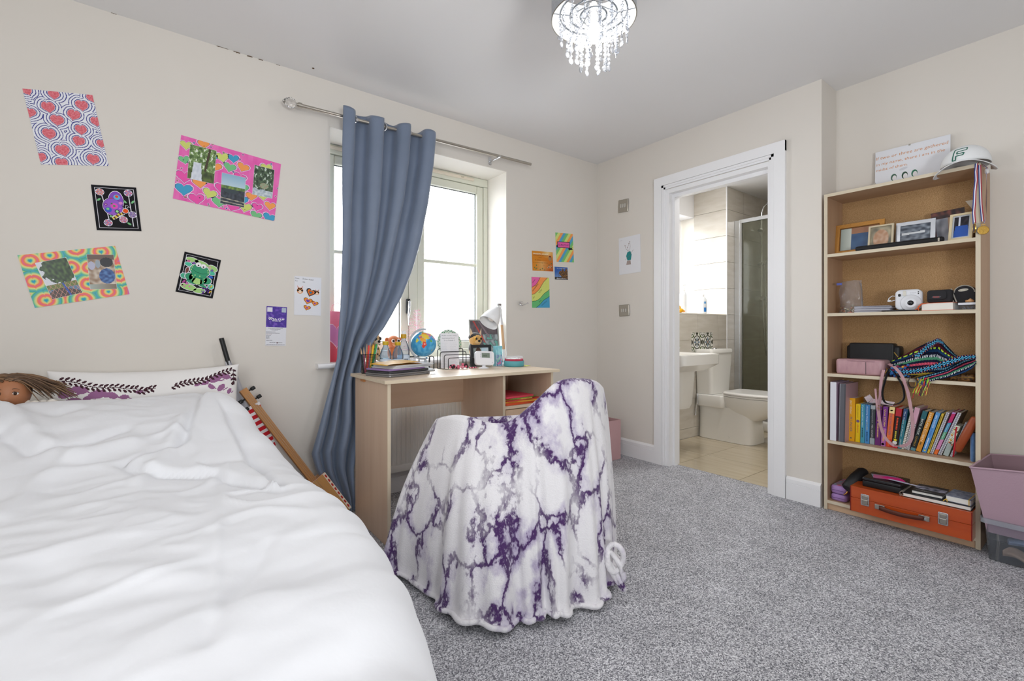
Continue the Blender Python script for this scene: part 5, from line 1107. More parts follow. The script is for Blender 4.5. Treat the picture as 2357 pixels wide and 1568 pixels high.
# wire letter rack, bookend and what they hold
rk = thing('letter_rack', 'black wire letter rack of nested loops on the desk', 'letter rack', (1.40, 2.415, TZ))
def loop(x0, x1, y, h, r=0.0022): return [(x0, y, 0.001 + r), (x0, y, h - 0.012), (x0 + 0.004, y, h - 0.003), (x0 + 0.012, y, h), (x1 - 0.012, y, h), (x1 - 0.004, y, h - 0.003), (x1, y, h - 0.012), (x1, y, 0.001 + r)]
for y, h, x0, x1 in ((-0.05, 0.066, -0.075, 0.100), (-0.025, 0.083, -0.088, 0.088), (0.005, 0.100, -0.098, 0.078), (0.025, 0.118, -0.105, 0.068)):
    g = G(); g.tube(loop(x0, x1, y, h), 0.0024, 6); g.obj('wire_loop', M_BLACK, rk)
g = G(); g.tube([(-0.075, -0.05, 0.003), (-0.105, 0.025, 0.003)], 0.0022, 6); g.tube([(0.10, -0.05, 0.003), (0.068, 0.025, 0.003)], 0.0022, 6); g.tube([(0.0, -0.05, 0.003), (-0.02, 0.025, 0.003)], 0.0022, 6); g.obj('base_wire', M_BLACK, rk)
be = thing('wire_tidy', 'black wire and mesh desk tidy behind the globe', 'desk tidy', (1.155, 2.43, TZ))
for x0, x1, y in ((-0.055, 0.012, -0.012), (0.075, 0.105, -0.012), (-0.06, 0.1, 0.030)):
    g = G(); g.tube(loop(x0, x1, y, 0.078), 0.0028, 6); g.obj('wire_loop', M_BLACK, be)
g = G()
for k in range(16): g.tube([(-0.05 + 0.004 * k, 0.029, 0.006), (-0.05 + 0.004 * k, 0.029, 0.075)], 0.0006, 4)
for k in range(15): g.tube([(-0.055, 0.029, 0.008 + 0.0045 * k), (0.012, 0.029, 0.008 + 0.0045 * k)], 0.0006, 4)
g.obj('mesh', M_BLACK, be); g = G(); g.rbox(-0.06, -0.02, 0.0005, 0.108, 0.034, 0.0022, 0.01, 3, r2=0); g.obj('foot_plate', M_BLACK, be)
g = G(); g.box(-0.061, -0.0004, 0, 0.061, 0.0004, 0.205, 0, '#eeeef3'); a = Art(g, mtr(-0.061, -0.0004, 0) @ FRONT); rr = random.Random(12)
a.text('Maddie and Isla’s nearly', .008, .188, .0105, '#7d828c', width=.100, slant=.15); a.text('Inspirational list of', .010, .173, .0105, '#7d828c', width=.085, slant=.15); a.text('5+ in Friends 5', .022, .159, .0105, '#7d828c', width=.072, slant=.15)
for k in range(14):
    for x0, ln in ((.006, rr.uniform(.03, .045)), (.062, rr.uniform(.025, .050))):
        x = x0; y = .146 - .0098 * k + rr.uniform(-.001, .001)
        while x < x0 + ln: l = rr.uniform(.003, .009); a.stroke([(x, y), (x + l * .3, y + .0022), (x + l * .6, y - .0005), (x + l, y + .0016)], .0006, '#9a9ea8'); x += l + .0018
g.obj('list_sheet', M_PRINT, M=mtr(1.372, 2.424, TZ + 0.0045) @ mrot('X', -3), label='handwritten white list standing in the wire letter rack', cat='sheet')
rr = random.Random(9); g = G()
for k in range(26): g.ball((-.06 + .12 * rr.random(), -.012 + .012 * rr.random(), .010 + .018 * rr.random() * (1 - abs(k - 13) / 13)), .006 + .004 * rr.random(), n=7, k=5, col=rr.choice(['#e0708a', '#c9485e', '#2b2226', '#e8a0b0', '#3a2a2c']))
tag(g.obj('hair_scrunchie', mat('elastic_cloth', '#ffffff', 0.8, attr=True), loc=(1.398, 2.376, TZ), label='pink and black beaded hair band lying in the letter rack', cat='hair band'))
g = G()
for k in range(9): g.ball((0.006 * k, 0.002 * math.sin(k), 0.005), 0.0048, n=8, k=6, col=('#d83a5e', '#efd0d8', '#8a2a48')[k % 3])
g.obj('bead_bracelet', M_GLOSS, loc=(1.462, 2.352, TZ), label='short string of red and white beads at the rack foot', cat='bracelet')
g = G(); g.tube([(0, 0, .004), (.008, .002, .006), (.014, -.001, .004), (.02, .002, .006), (.028, .0, .004)], .0012, 5, col='#4a3c34'); g.obj('hair_clip', M_SATIN, loc=(1.078, 2.105, TZ), label='tiny dark hair clip on the bare desktop', cat='hair clip')
# black picture frame, thermostat, scent box
def pframe(name, M, w2, h2, t, bw, frame_mat, fn, label, nx=40, ny=34, inner=None, cat='photo frame', back=True):
    f = thing(name, label, cat, M=M)
    for x0, x1, z0, z1 in ((0, w2, 0, bw), (0, w2, h2 - bw, h2), (0, bw, bw, h2 - bw), (w2 - bw, w2, bw, h2 - bw)):
        g = G(); g.box(x0, -t, z0, x1, 0, z1); g.obj('frame_bar', frame_mat, f)
    if inner:
        g = G(); iw = inner[1]
        for x0, x1, z0, z1 in ((bw, w2 - bw, bw, bw + iw), (bw, w2 - bw, h2 - bw - iw, h2 - bw), (bw, bw + iw, bw + iw, h2 - bw - iw), (w2 - bw - iw, w2 - bw, bw + iw, h2 - bw - iw)): g.box(x0, -t * 0.7, z0, x1, -t * 0.3, z1)
        g.obj('inner_mount', inner[0], f)
    g = G(); a = Art(g, mtr(bw * 0.9, -t * 0.35, bw * 0.9) @ FRONT); a.grid(0, 0, w2 - bw * 1.8, h2 - bw * 1.8, nx, ny, fn); g.obj('picture', M_GLOSS, f)
    return f
def im_dark(u, v):
    if v > .72 and u > .55: return mixc('#9cc4dc', '#d6e6ee', u)
    if ((u - .35) / .16) ** 2 + ((v - .72) / .3) ** 2 < 1: return '#4a342a'
    return mixc('#b9c4c0', '#6f7a78', .5 + nz(u * 5, v * 5))
pframe('framed_photo', mtr(1.528, 2.448, TZ + .001) @ mrot('X', -4), .152, .135, .012, .018, mat('black_wood', '#23252a', .4), im_dark, 'black photo frame behind the white thermostat on the desk')
th = thing('thermostat', 'white room thermostat on a small stand on the desk', 'thermostat', M=mtr(1.478, 2.318, TZ) @ mrot('Z', -10) @ mtr(0.0, 0, 0))
g = G(); g.T = mrot('X', -10) @ mrot('Y', 3); g.rbox(0, -.014, .022, .120, .012, .105, .016, 4, axis=1, r2=.003); g.obj('body', mat('thermo_white', '#eceef4', .35), th)
g = G(); g.T = mrot('X', -10) @ mrot('Y', 3); a = Art(g, mtr(0, -.0143, 0) @ FRONT); a.rect(.028, .062, .102, .098, '#dfe2ea'); a.up(); a.rect(.038, .066, .090, .094, '#7c8a80'); a.up(); a.text('18:05', .045, .073, .014, '#2c362f'); a.rect(.028, .070, .033, .074, '#b9bcc8'); a.rect(.028, .080, .033, .084, '#b9bcc8'); a.text('ESi', .104, .036, .006, '#8a90a8'); g.obj('display', M_PRINT, th)
g = G(); g.T = mtr(.058, .004, 0); g.lathe([(.001, .0005), (.034, .0005), (.032, .004), (.012, .010), (.009, .026)], 24, sy=.7); g.obj('stand', mat('thermo_white', '#eceef4', .35), th)
g = G(); g.box(0, 0, 0, .047, .034, .128, 0, '#8fd0dc'); a = Art(g, FRONT)
a.grid(0, 0, .047, .128, 12, 30, lambda u, v: mixc('#a9dfe6', '#7cc4d4', .5 + nz(u * 3, v * 6)) if v > .56 else mixc('#5a7fa8', '#c9dbe6', .5 + .9 * nz(u * 5, v * 7))); a.up()
for x, y, r in ((.030, .022, .008), (.018, .016, .006), (.034, .040, .005)): a.poly(circ(x, y, r, 9), '#e27aa8')
a.poly(circ(.014, .036, .006, 9, .010, 30), '#8fd0b0'); a.poly(circ(.026, .052, .005, 9, .011, -30), '#9cd8c0')
g.obj('scent_box', mat('box_gloss', '#ffffff', .2, attr=True), M=mtr(1.688, 2.405, TZ) @ mrot('Z', -6), label='tall turquoise scent box with pink flowers on the desk', cat='box')
# lamp
lp = thing('desk_lamp', 'white desk lamp with wooden stem section and bell shade', 'lamp', (1.775, 2.432, TZ))
M_LW = mat('lamp_white', '#edeef0', .4)
g = G(); g.lathe([(.001, .0005), (.052, .0005), (.055, .006), (.052, .014), (.012, .018)], 32); g.obj('base', M_LW, lp)
S0, S1, S2, S3 = Vector((0, 0, .016)), Vector((-.006, 0, .105)), Vector((-.022, 0, .262)), Vector((-.045, -.004, .385))
g = G(); g.tube([S0, S1], [.0095, .0085], 12); g.tube([S2, S2.lerp(S3, .5) + Vector((.004, 0, 0)), S3], [.008, .0085, .009], 12); g.obj('stem', M_LW, lp)
g = G(); g.tube([S1, S2], .0088, 12); g.obj('wood_stem', wood('beech', '#d9b48c', '#caa078', 2, 12), lp)
g = G(); g.cyl(S3 + Vector((.012, 0, .006)), S3 + Vector((-.012, 0, .006)), .008, n=12); g.tube([S3 + Vector((0, 0, .004)), S3 + Vector((-.018, -.012, -.018))], .006, 8); g.obj('joint', M_CHROME, lp)
g = G(); ax = Vector((-.62, -.12, -.72)).normalized(); q = ax.to_track_quat('Z', 'Y').to_matrix().to_4x4(); g.T = mtr(*(S3 + Vector((-.016, -.010, -.014)))) @ q
g.lathe([(.001, 0), (.016, .003), (.024, .018), (.042, .050), (.056, .090), (.063, .130), (.061, .130), (.054, .090), (.040, .052), (.022, .022), (.001, .016)], 32); sh = g.obj('shade', M_LW, lp)
g = G(); g.T = mtr(*(S3 + Vector((-.016, -.010, -.014)))) @ q; g.lathe([(.011, .022), (.012, .040), (.022, .062), (.026, .082), (.020, .102), (.001, .110)], 20); g.obj('bulb', mat('opal_bulb', '#f4f2ee', .3), lp)
g = G(); g.tube([S3 + Vector((.006, .004, .01)), S3 + Vector((.022, .004, -.002)), S3 + Vector((.02, .004, -.05)), S2 + Vector((.012, .003, 0)), S2 + Vector((.016, .004, -.08)), S1 + Vector((.02, .004, .02)), S1 + Vector((.028, .006, -.03)), S0 + Vector((.014, .006, .02))], .002, 6); g.obj('flex', M_LW, lp)
tin = thing('round_tin', 'teal round tin with red rim and crumpled tissue on the desk', 'tin', (1.778, 2.335, TZ))
g = G(); g.lathe([(.001, .001), (.062, .001), (.064, .004), (.064, .034), (.062, .036), (.059, .034), (.059, .005), (.001, .004)], 32); g.obj('body', mat('teal_card', '#5aa3ad', .5), tin)
g = G(); g.lathe([(.0585, .03), (.0588, .048), (.057, .048), (.0565, .03)], 32); g.obj('inner_rim', mat('crimson_card', '#b52f4c', .5), tin)
g = G(); rr = random.Random(3)
for k in range(16): g.ball((rr.uniform(-.035, .035), rr.uniform(-.03, .035), .040 + .008 * rr.random()), .014, .012, .008, 7, col='#f4f4f4', k=5)
g.obj('tissue', mat('tissue', '#ffffff', .9, attr=True), tin)
g = G(); g.T = mrot('Z', 20); g.rbox(0, 0, .0005, .072, .072, .003, .001, 1, r2=0); g.obj('sticky_note', mat('pale_yellow_paper', '#d9dc7c', .7), loc=(1.772, 2.315, TZ - .0), label='pale yellow sticky notes half under the teal tin', cat='notes') if False else None
flatbox('sticky_note', mtr(1.838, 2.285, TZ + .0004) @ mrot('Z', 25), .06, .05, .003, mat('pale_yellow_paper', '#d9dc7c', .7), 'pale yellow sticky notes beside the teal tin', 'notes', .001, 0)
# ---- window board
def needle_tree():
    t = thing('tinsel_tree', 'small pink and white tinsel tree on the window board', 'tree', (1.335, 2.80, SZ)); rr = random.Random(21)
    g = G(); g.lathe([(.001, 0), (.026, 0), (.028, .006), (.006, .012), (.004, .30), (.001, .32)], 12); g.obj('stand', M_WHITE, t)
    g = G()
    for lv in range(15):
        z = .05 + .018 * lv; R_ = .105 * (1 - lv / 15.5) ** 1.0 + .010
        for b in range(max(4, 11 - lv // 2)):
            a0 = 2 * PI * (b + .5 * (lv % 2)) / max(4, 11 - lv // 2) + rr.uniform(-.2, .2); tip = Vector((R_ * math.cos(a0), R_ * math.sin(a0), z + .012))
            for k in range(12):
                q = (k + 1) / 12; p = Vector((0, 0, z)).lerp(tip, q); d = Vector((rr.uniform(-1, 1), rr.uniform(-1, 1), rr.uniform(-.5, 1))).normalized() * .016
                c = mixc('#f4c2d2', '#ffffff', rr.random() * .8 + (.2 if lv > 9 else 0)) if rr.random() > .22 else '#e88aa8'
                n_ = d.orthogonal().normalized() * .0009; g.add([p - n_, p + n_, p + d], [(0, 1, 2)], col=c); m_ = d.cross(n_).normalized() * .0009; g.add([p - m_, p + m_, p + d], [(0, 1, 2)], col=c)
    tag(g.obj('tinsel_needles', mat('tinsel', '#ffffff', .4, attr=True), t), kind='stuff')
needle_tree()
g = G(); g.T = mtr(0, 0, .094) @ mrot('X', 80)
g.lathe([(.001, .002), (.055, .002), (.060, .006), (.093, .012), (.094, .014), (.060, .010), (.001, .006)], 40, col='#eef3ea')
a = Art(g, mtr(0, 0, .0145), z=0); rr = random.Random(14); GRN = ['#3f9a6c', '#5fb487', '#2f7f52']
for k in range(44): t = 2 * PI * k / 44; r = .080 + .007 * (k % 2); a.poly(circ(r * math.cos(t), r * math.sin(t), .0062, 8, .0030, math.degrees(t) + 40 * (1 if k % 2 else -1)), GRN[k % 3])
for k in range(20): t = 2 * PI * k / 20; a.poly(star(.066 * math.cos(t), .066 * math.sin(t), .0075, 5), GRN[k % 3])
g.obj('plate', mat('glazed_plate', '#ffffff', .15, attr=True), loc=(1.565, 2.79, SZ + .001), label='round white plate with green leaf border on the window board', cat='plate')
def im_road(u, v):
    if abs(u - (.75 - .62 * v)) < .025 and v > .35: return '#c8504a'
    if abs(u - (.32 + .75 * (1 - v))) < .03 and v > .5: return '#8a7a82'
    n = nz(u * 9, v * 9, 2)
    if u > .45 and v < .6: return mixc('#565b60', '#a9b4b8', .5 + 1.2 * n) if n > -.25 else '#6fb0a4'
    return mixc('#5c5258', '#6f666a', .5 + n)
pframe('framed_picture', mtr(1.742, 2.80, SZ + .001) @ mrot('Z', -14) @ mrot('X', -9), .225, .262, .012, .009, mat('grey_frame', '#a7a8a4', .4), im_road, 'grey framed dark road picture leaning in the window reveal', 44, 50, cat='picture')
def plush(name, label, loc, body, belly, sc, ears, eye, spots=None, nose='#1b1718', rz=0):
    t = thing(name, label, 'plush toy', loc, rz); mt = mat('plush_' + name, '#ffffff', .95, attr=True, bump=(260, .7, .004), sheen=.4)
    g = G(); g.T = msc(sc, sc, sc)
    g.ball((0, 0, .045), .042, .036, .05, 16, col=body); g.ball((0, -.004, .120), .046, .042, .044, 18, col=body, k=12)
    for s in (-1, 1): g.ball((.034 * s, -.014, .052), .014, .014, .032, 10, col=body); g.ball((.028 * s, -.03, .014), .018, .022, .014, 10, col=belly)
    g.ball((0, -.036, .108), .024, .016, .018, 12, col=belly)
    if spots:
        rr = random.Random(len(name))
        for k in range(16): a, z = rr.uniform(PI * 1.05, PI * 1.95), rr.uniform(.01, .15); R_ = .044 if z < .085 else .046; g.ball((R_ * .97 * math.cos(a), R_ * .88 * math.sin(a), z), .006, .005, .006, 6, col=spots, k=4)
    o = g.obj('body', mt, t)
    for s in (-1, 1):
        g = G(); g.T = msc(sc, sc, sc)
        if ears == 'point': g.add([(.020 * s, -.012, .150), (.046 * s, -.006, .142), (.044 * s, -.010, .200), (.034 * s, .006, .148)], [(0, 1, 2), (1, 3, 2), (3, 0, 2), (0, 3, 1)], col='#e6c8a4')
        else: g.ball((.046 * s, 0, .135 if ears == 'side' else .158), .016, .008, .016, 10, col=body)
        g.obj('ear', mt, t)
        g = G(); g.T = msc(sc, sc, sc); g.ball((.019 * s, -.040, .128), .0125, .008, .0125, 12, col=eye); g.ball((.019 * s, -.0465, .128), .0085, .004, .0085, 10, col='#14110f'); g.obj('eye', M_GLOSS, t)
    g = G(); g.T = msc(sc, sc, sc); g.ball((0, -.052, .112), .011, .007, .008, 10, col=nose); g.obj('nose', M_GLOSS, t)
    return t
sd = plush('plush_dog', 'plush sheepdog with pointed ears and amber eyes behind the black frame', (1.722, 2.70, SZ), '#d9a860', '#e3bd84', 1.0, 'point', '#e0a424')
g = G(); g.ball((0, .004, .136), .0475, .042, .034, 16, col='#2a2628', k=10); g.ball((0, .008, .06), .043, .036, .05, 14, col='#2a2628'); g.obj('dark_saddle', mat('plush_plush_dog', '#fff'), sd)
plush('plush_cheetah', 'sandy spotted plush cheetah behind the water bottles', (1.005, 2.715, SZ), '#cfa268', '#ead9bc', 1.05, 'top', '#6a4a22', '#4a3320', rz=.5)
plush('plush_ape', 'orange plush ape with big eyes on the window board', (1.175, 2.80, SZ), '#c4713f', '#d99a6c', .92, 'side', '#f2efe8')
# pink gift bag and wooden frame half behind the curtain
gb = thing('gift_bag', 'pink gift bag with heart print standing in the window reveal', 'bag', (.765, 2.80, SZ))
g = G(); g.box(0, 0, .001, .13, .075, .295, 0, '#e0627a'); a = Art(g, FRONT); a.grid(0, 0, .13, .295, 6, 20, lambda u, v: mixc('#e0566a', '#ea86a0', v)); a.up(); a.poly(heart(.06, .155, .165), '#f4dbe6'); a.up(); a.poly(heart(.06, .155, .155), '#d488bf'); g.obj('body', M_PRINT, gb)
g = G(); g.tube([(.03, .0, .29), (.035, -.002, .33), (.065, -.002, .345), (.095, -.002, .33), (.1, 0, .29)], .002, 6); g.obj('handle', mat('pink_cord', '#e8a0b4', .7), gb)
pframe('framed_photo', mtr(.825, 2.735, SZ + .001) @ mrot('X', -3), .13, .20, .014, .016, wood('pale_oak', '#d6b48a', '#c6a276', 2, 10), im_dark, 'pale wooden frame half hidden behind the curtain in the reveal')
# ================================================================== beside the bed and on the floor
def along(p0, p1, roll=0):
    d = (Vector(p1) - Vector(p0)).normalized(); return mtr(*p0) @ d.to_track_quat('Z', 'Y').to_matrix().to_4x4() @ mrot('Z', roll)
um = thing('umbrella', 'closed grey umbrella with black handle leaning on the wall behind the pillow', 'umbrella', M=along((.455, 2.58, .012), (.236, 2.655, .945)))
UL = (Vector((.236, 2.655, .945)) - Vector((.455, 2.58, .012))).length
g = G()
def ucan(u, v):
    r = interp([(0, .008), (.1, .030), (.5, .044), (.85, .026), (1, .010)], v) * (1 + .28 * math.sin(8 * 2 * PI * u / 2 + v * 5)); return (r * math.cos(2 * PI * u), r * math.sin(2 * PI * u), lerp(.06, UL * .88, v))
g.grid(ucan, 48, 24, closed_u=True); g.obj('canopy', mat('grey_nylon', '#b6b6bd', .5, bump=(30, .2, .004)), um)
g = G(); g.cyl((0, 0, UL * .86), (0, 0, UL), .011, n=12); g.obj('handle', M_BLACK, um); g = G(); g.tube([(0, 0, 0), (0, 0, .07)], [.003, .006], 8); g.obj('ferrule', M_STEEL, um)
g = G(); g.box(0, 0, 0, .07, .03, .30, 0, '#c9202c'); a = Art(g, FRONT)
for k in range(9): a.poly([(0, .02 + k * .034), (.07, .03 + k * .034), (.07, .045 + k * .034), (0, .035 + k * .034)], '#eee8ea')
g.obj('striped_bag', M_PRINT, M=mtr(.42, 2.575, .31) @ mrot('Y', -18), label='red and white striped gift bag wedged between bed and wall', cat='bag')
P0, P1 = Vector((.742, 2.478, .016)), Vector((.318, 2.615, .690))
ML = along(P0, P1, 0); gt = thing('box_guitar', 'homemade wooden box guitar with paper-trimmed body leaning by the bed', 'guitar', M=ML @ mrot('Z', 118))
NL = (P1 - P0).length; M_NECK = wood('oiled_beech', '#c08a52', '#a8713d', 2, 10, .4)
BW, BD, BL = .062, .040, .235
g = G(); g.box(-BW, -BD, 0, BW, BD, BL); bd_ = g.obj('sound_box', wood('box_wood', '#c9975c', '#b9854a', 2, 8, .5), gt)
rr = random.Random(5)
for sx in (-1, 1):
    for sy in (-1, 1):
        g = G(); x0, y0 = sx * BW, sy * BD; g.box(min(x0, x0 - sx * .014) - .0006, y0 - .0008 if sy < 0 else y0, 0, max(x0, x0 - sx * .014) + .0006, y0 + .0008 if sy > 0 else y0, BL, 0, '#ead9c8'); g.box(x0 - .0008 if sx < 0 else x0, min(y0, y0 - sy * .014), 0, x0 + .0008 if sx > 0 else x0, max(y0, y0 - sy * .014), BL, 0, '#ead9c8')
        for k in range(8): z = .012 + .028 * k; xa = x0 - sx * .011; g.box(min(xa, xa + sx * .008), y0 - .0012 if sy < 0 else y0, z, max(xa, xa + sx * .008), y0 + .0012 if sy > 0 else y0, z + .016, 0, '#b8342c'); ya = y0 - sy * .011; g.box(x0 - .0012 if sx < 0 else x0, min(ya, ya + sy * .008), z, x0 + .0012 if sx > 0 else x0, max(ya, ya + sy * .008), z + .016, 0, '#b8342c')
        g.obj('paper_trim', M_PRINT, bd_)
g = G()
for z0, z1 in ((-.0008, .0), (BL, BL + .0008)):
    for a_ in ((-BW, -BD, BW, -BD + .012), (-BW, BD - .012, BW, BD), (-BW, -BD, -BW + .012, BD), (BW - .012, -BD, BW, BD)): g.box(a_[0], a_[1], z0, a_[2], a_[3], z1, 0, '#e2c8b4'); g.box(a_[0] + .004, a_[1] + .004, z0 - .0003, a_[2] - .004, a_[3] - .004, z1 + .0003, 0, '#b8342c')
g.obj('end_trim', M_PRINT, bd_)
g = G(); g.loft([[(-.017, -.026, z), (.017, -.026, z), (.019, -.012, z), (.008, .004, z), (-.008, .004, z), (-.019, -.012, z)] for z in (BL, NL - .10, NL)], 0, True, True, True, None, False); g.obj('neck', M_NECK, gt)
for k, (x, z) in enumerate(((.022, NL - .02), (-.022, NL - .045), (.022, NL - .07), (-.022, NL - .09))):
    g = G(); sx = 1 if x > 0 else -1; g.cyl((sx * .014, -.016, z), (sx * .032, -.016, z), .004, n=8); g.rbox(sx * .040 - .010, -.026, z - .009, sx * .040 + .010, -.006, z + .009, .004, 2); g.obj('tuner', M_BLACK, gt)
for x in (-.009, 0, .009): g = G(); g.cyl((x, -BD - .004, .05), (x, -.028, NL - .03), .0006, n=4); g.obj('string', M_STEEL, gt)
g = G(); g.box(-.02, -BD - .006, .045, .02, -BD - .0005, .052); g.obj('bridge', M_BLACK, gt)
# pink fabric box on the floor beyond the throw
pb = thing('fabric_box', 'tall dusty pink fabric box on the carpet beyond the throw', 'box', (2.575, 2.345, .002)); M_DP = mat('dusty_pink_felt', '#c9a2a4', .9, bump=(200, .3, .002))
for a_ in ((0, 0, .238, .006), (0, .232, .238, .238), (0, .006, .006, .232), (.232, .006, .238, .232)): g = G(); g.box(a_[0], a_[1], 0, a_[2], a_[3], .300); g.obj('side', M_DP, pb)
g = G(); g.box(.006, .006, 0, .232, .232, .006); g.obj('bottom', M_DP, pb)
g = G()
for k in range(10): g.ball((.08 + .05 * math.sin(k), .10 + .04 * math.cos(k * 2), .05 + .026 * k), .052, .05, .03, 10, col='#a81f4c', k=6)
g.obj('magenta_cloth', mat('plush_cloth', '#ffffff', .9, attr=True, bump=(120, .5, .004)), loc=(2.60, 2.37, .008), label='crumpled magenta cloth in the dusty pink fabric box', cat='cloth')
g = G(); g.ball((0, 0, .04), .060, .05, .042, 14, col='#d2ab9a'); g.ball((.055, -.01, .02), .028, .026, .022, 10, col='#d2ab9a'); g.ball((-.05, 0, .03), .04, .04, .03, 10, col='#d2ab9a')
g.obj('plush_cushion', mat('plush_cloth', '#fff'), loc=(2.665, 2.45, .325), label='beige pink plush on top of the pink fabric box', cat='plush toy')
# ================================================================== things on the bookcase
Z0, Z1, Z2, Z3, Z4, Z5 = BCZ, *SHZ
def SB(px, z, X, rz=0): return mtr(X, onX(px, 700, X).y, z + .0004) @ mrot('Z', -90 + rz)
def sw(p0, p1, X): return onX(p0, 700, X).y - onX(p1, 700, X).y
def szp(px, py, X): return onX(px, py, X).z
# -- on top: lettered board, cap, medals
X = 3.118; W_ = sw(2014, 2187, X); H_ = szp(2187, 308, X) - Z0
g = G(); g.box(0, -.004, 0, W_, .0, H_, 0, '#e4e6ec'); a = Art(g, mtr(0, -.004, 0) @ FRONT); OR = '#cf8a4a'
for t, x, y, s, wd in (('If two or three are gathered', .01, .80, .135, .96), ('in my name, there i am in the', .015, .655, .125, .92), ('midst of them.', .015, .52, .12, .44)): a.text(t, x * W_, y * H_, s * H_ * .75, OR, width=wd * W_, slant=.12)
for x, c1, c2 in ((.27, '#4a6a5a', '#a8507c'), (.42, '#2f4a3a', '#d08a3c'), (.55, '#3f7a60', '#4a6cb8')):
    a.poly(circ(x * W_, .30 * H_, .042 * W_, 14, .085 * H_), c1); a.up(); a.poly(circ((x + .008) * W_, .28 * H_, .030 * W_, 12, .065 * H_), '#e6e4e6'); a.stroke([((x - .03) * W_, .19 * H_), (x * W_, .15 * H_), ((x + .05) * W_, .21 * H_)], .006, c2); a.stroke([(x * W_, .17 * H_), (x * W_, .06 * H_)], .012, c2); a.up()
a.poly(circ(.40 * W_, .46 * H_, .06 * W_, 14, .03 * H_, 12), '#cfd2da'); a.poly(heart(.74 * W_, .12 * H_, .02), '#4a6a5a')
wb = g.obj('text_board', M_PRINT, M=SB(2014, Z0, X) @ mrot('X', -3), label='white board with orange handwriting on top of the bookcase', cat='board')
for x, z in ((.48 * W_, H_), (.0, .25 * H_)): g = G(); g.box(x - .004, -.006, z - .006, x + .004, .002, z + .002); g.obj('clip', M_STEEL, wb)
cap = thing('cap', 'white baseball cap with green letter F on the bookcase', 'cap', M=SB(2222, Z0, 3.02, 6)); M_CAP = mat('white_cotton_twill', '#eef0f2', .85, bump=(500, .2, .001))
g = G()
def dome(u, v):
    t = v * PI / 2; a = 2 * PI * u; r = .088 * math.cos(t) ** .82; return (r * math.cos(a), r * 1.08 * math.sin(a), .022 + .088 * math.sin(t) ** .9 + .006 * max(0, -math.sin(a)))
g.grid(dome, 36, 14, closed_u=True); g.ball((0, 0, .111), .006, .006, .004, 8); g.obj('crown', M_CAP, cap, solid=.002)
g = G()
def bill(u, v):
    a = lerp(-1.25, 1.25, u) - PI / 2; R0, R1 = .088, .088 + .075 * math.cos((u - .5) * PI) ** .6; r = lerp(R0, R1, v); x, y = r * math.cos(a), r * 1.08 * math.sin(a); return (x, y, .026 - .30 * x * x / .088 - .02 * v)
g.grid(bill, 24, 8); g.obj('bill', M_CAP, cap, solid=.003)
g = G()
def on_dome(x, y): aa = -PI / 2 + x / .092; zz = y; t = math.asin(min(1, max(0, (zz - .022) / .094))); r = .088 * math.cos(t) ** .82 + .0025; return (r * math.cos(aa), r * 1.08 * math.sin(aa), zz)
Fp = [(-.03, .036), (-.018, .036), (-.018, .056), (.008, .056), (.012, .066), (-.016, .066), (-.016, .076), (.022, .078), (.026, .090), (-.03, .088)]
for p, q in zip(Fp, Fp[1:] + Fp[:1]):
    pts = [on_dome(lerp(p[0], q[0], k / 5) - .012, lerp(p[1], q[1], k / 5)) for k in range(6)]; g.tube(pts, .0022, 6)
g.obj('letter', mat('green_stitching', '#1f6a58', .7), cap)
def ribbon(name, pts, wv, parent, w2=.011):
    g = G(); cs = ('#2f3f8a', '#eceef4', '#a8283c'); pts = [Vector(p) for p in pts]; n = len(pts)
    for k in range(3):
        for i in range(n - 1):
            q = []
            for j, i_ in ((0, i), (0, i + 1), (1, i + 1), (1, i)):
                wd = Vector(wv(i_ / (n - 1))).normalized() * w2; q.append(pts[i_] + wd * ((k + j) / 3 - .5))
            g.add(q, [(0, 1, 2, 3)], col=cs[k]); g.add([p + Vector((-.0006, 0, 0)) for p in q], [(3, 2, 1, 0)], col=cs[k])
    return g.obj(name, mat('ribbon_satin', '#ffffff', .5, attr=True), parent)
M_GOLD = mat('gold_metal', '#d9b05a', .28, metal=1.0, bump=(180, .35, .002))
def wl_(px, py, X_): p = onX(px, py, X_); return (p.x, p.y, p.z)
def medal(label, disc_px, face, strands):
    c = onX(*disc_px, BCX - .012); t = thing('medal', label, 'medal', tuple(c)); T_ = mtr(*(-c))
    g = G(); R_ = .0195
    g.T = mrot('Z', face) @ mrot('X', 90); g.lathe([(.001, -.002), (R_ * .86, -.002), (R_ * .9, -.0028), (R_, -.002), (R_, .002), (R_ * .9, .0028), (R_ * .86, .002), (.001, .002)], 28); g.obj('disc', M_GOLD, t, sharp=30)
    g = G(); g.T = mrot('Z', face) @ mtr(0, 0, R_); g.tube([(-.006, 0, 0), (-.007, 0, .006), (.007, 0, .006), (.006, 0, 0)], .0014, 6); g.obj('loop', M_GOLD, t)
    for S in strands:
        o = ribbon('ribbon', [Vector(p) - c for p in S[0]], S[1], t)
    return t
xf = BCX - .006
medal('gold medal with tricolour ribbon, disc facing out from the bookcase side', (2263, 530), -62, [([wl_(2255, 380, xf), wl_(2256, 420, xf - .002), wl_(2258, 470, xf - .003), wl_(2262, 510, xf - .006)], lambda t: (0.25, -.3, 0))])
st1 = [wl_(2248, 376, xf), wl_(2246, 395, xf - .004), wl_(2247, 415, xf - .004), wl_(2244, 440, xf - .004), wl_(2243, 465, xf - .005), wl_(2241, 490, xf - .005), wl_(2243, 515, xf - .006)]
yr = BCY0 - .012
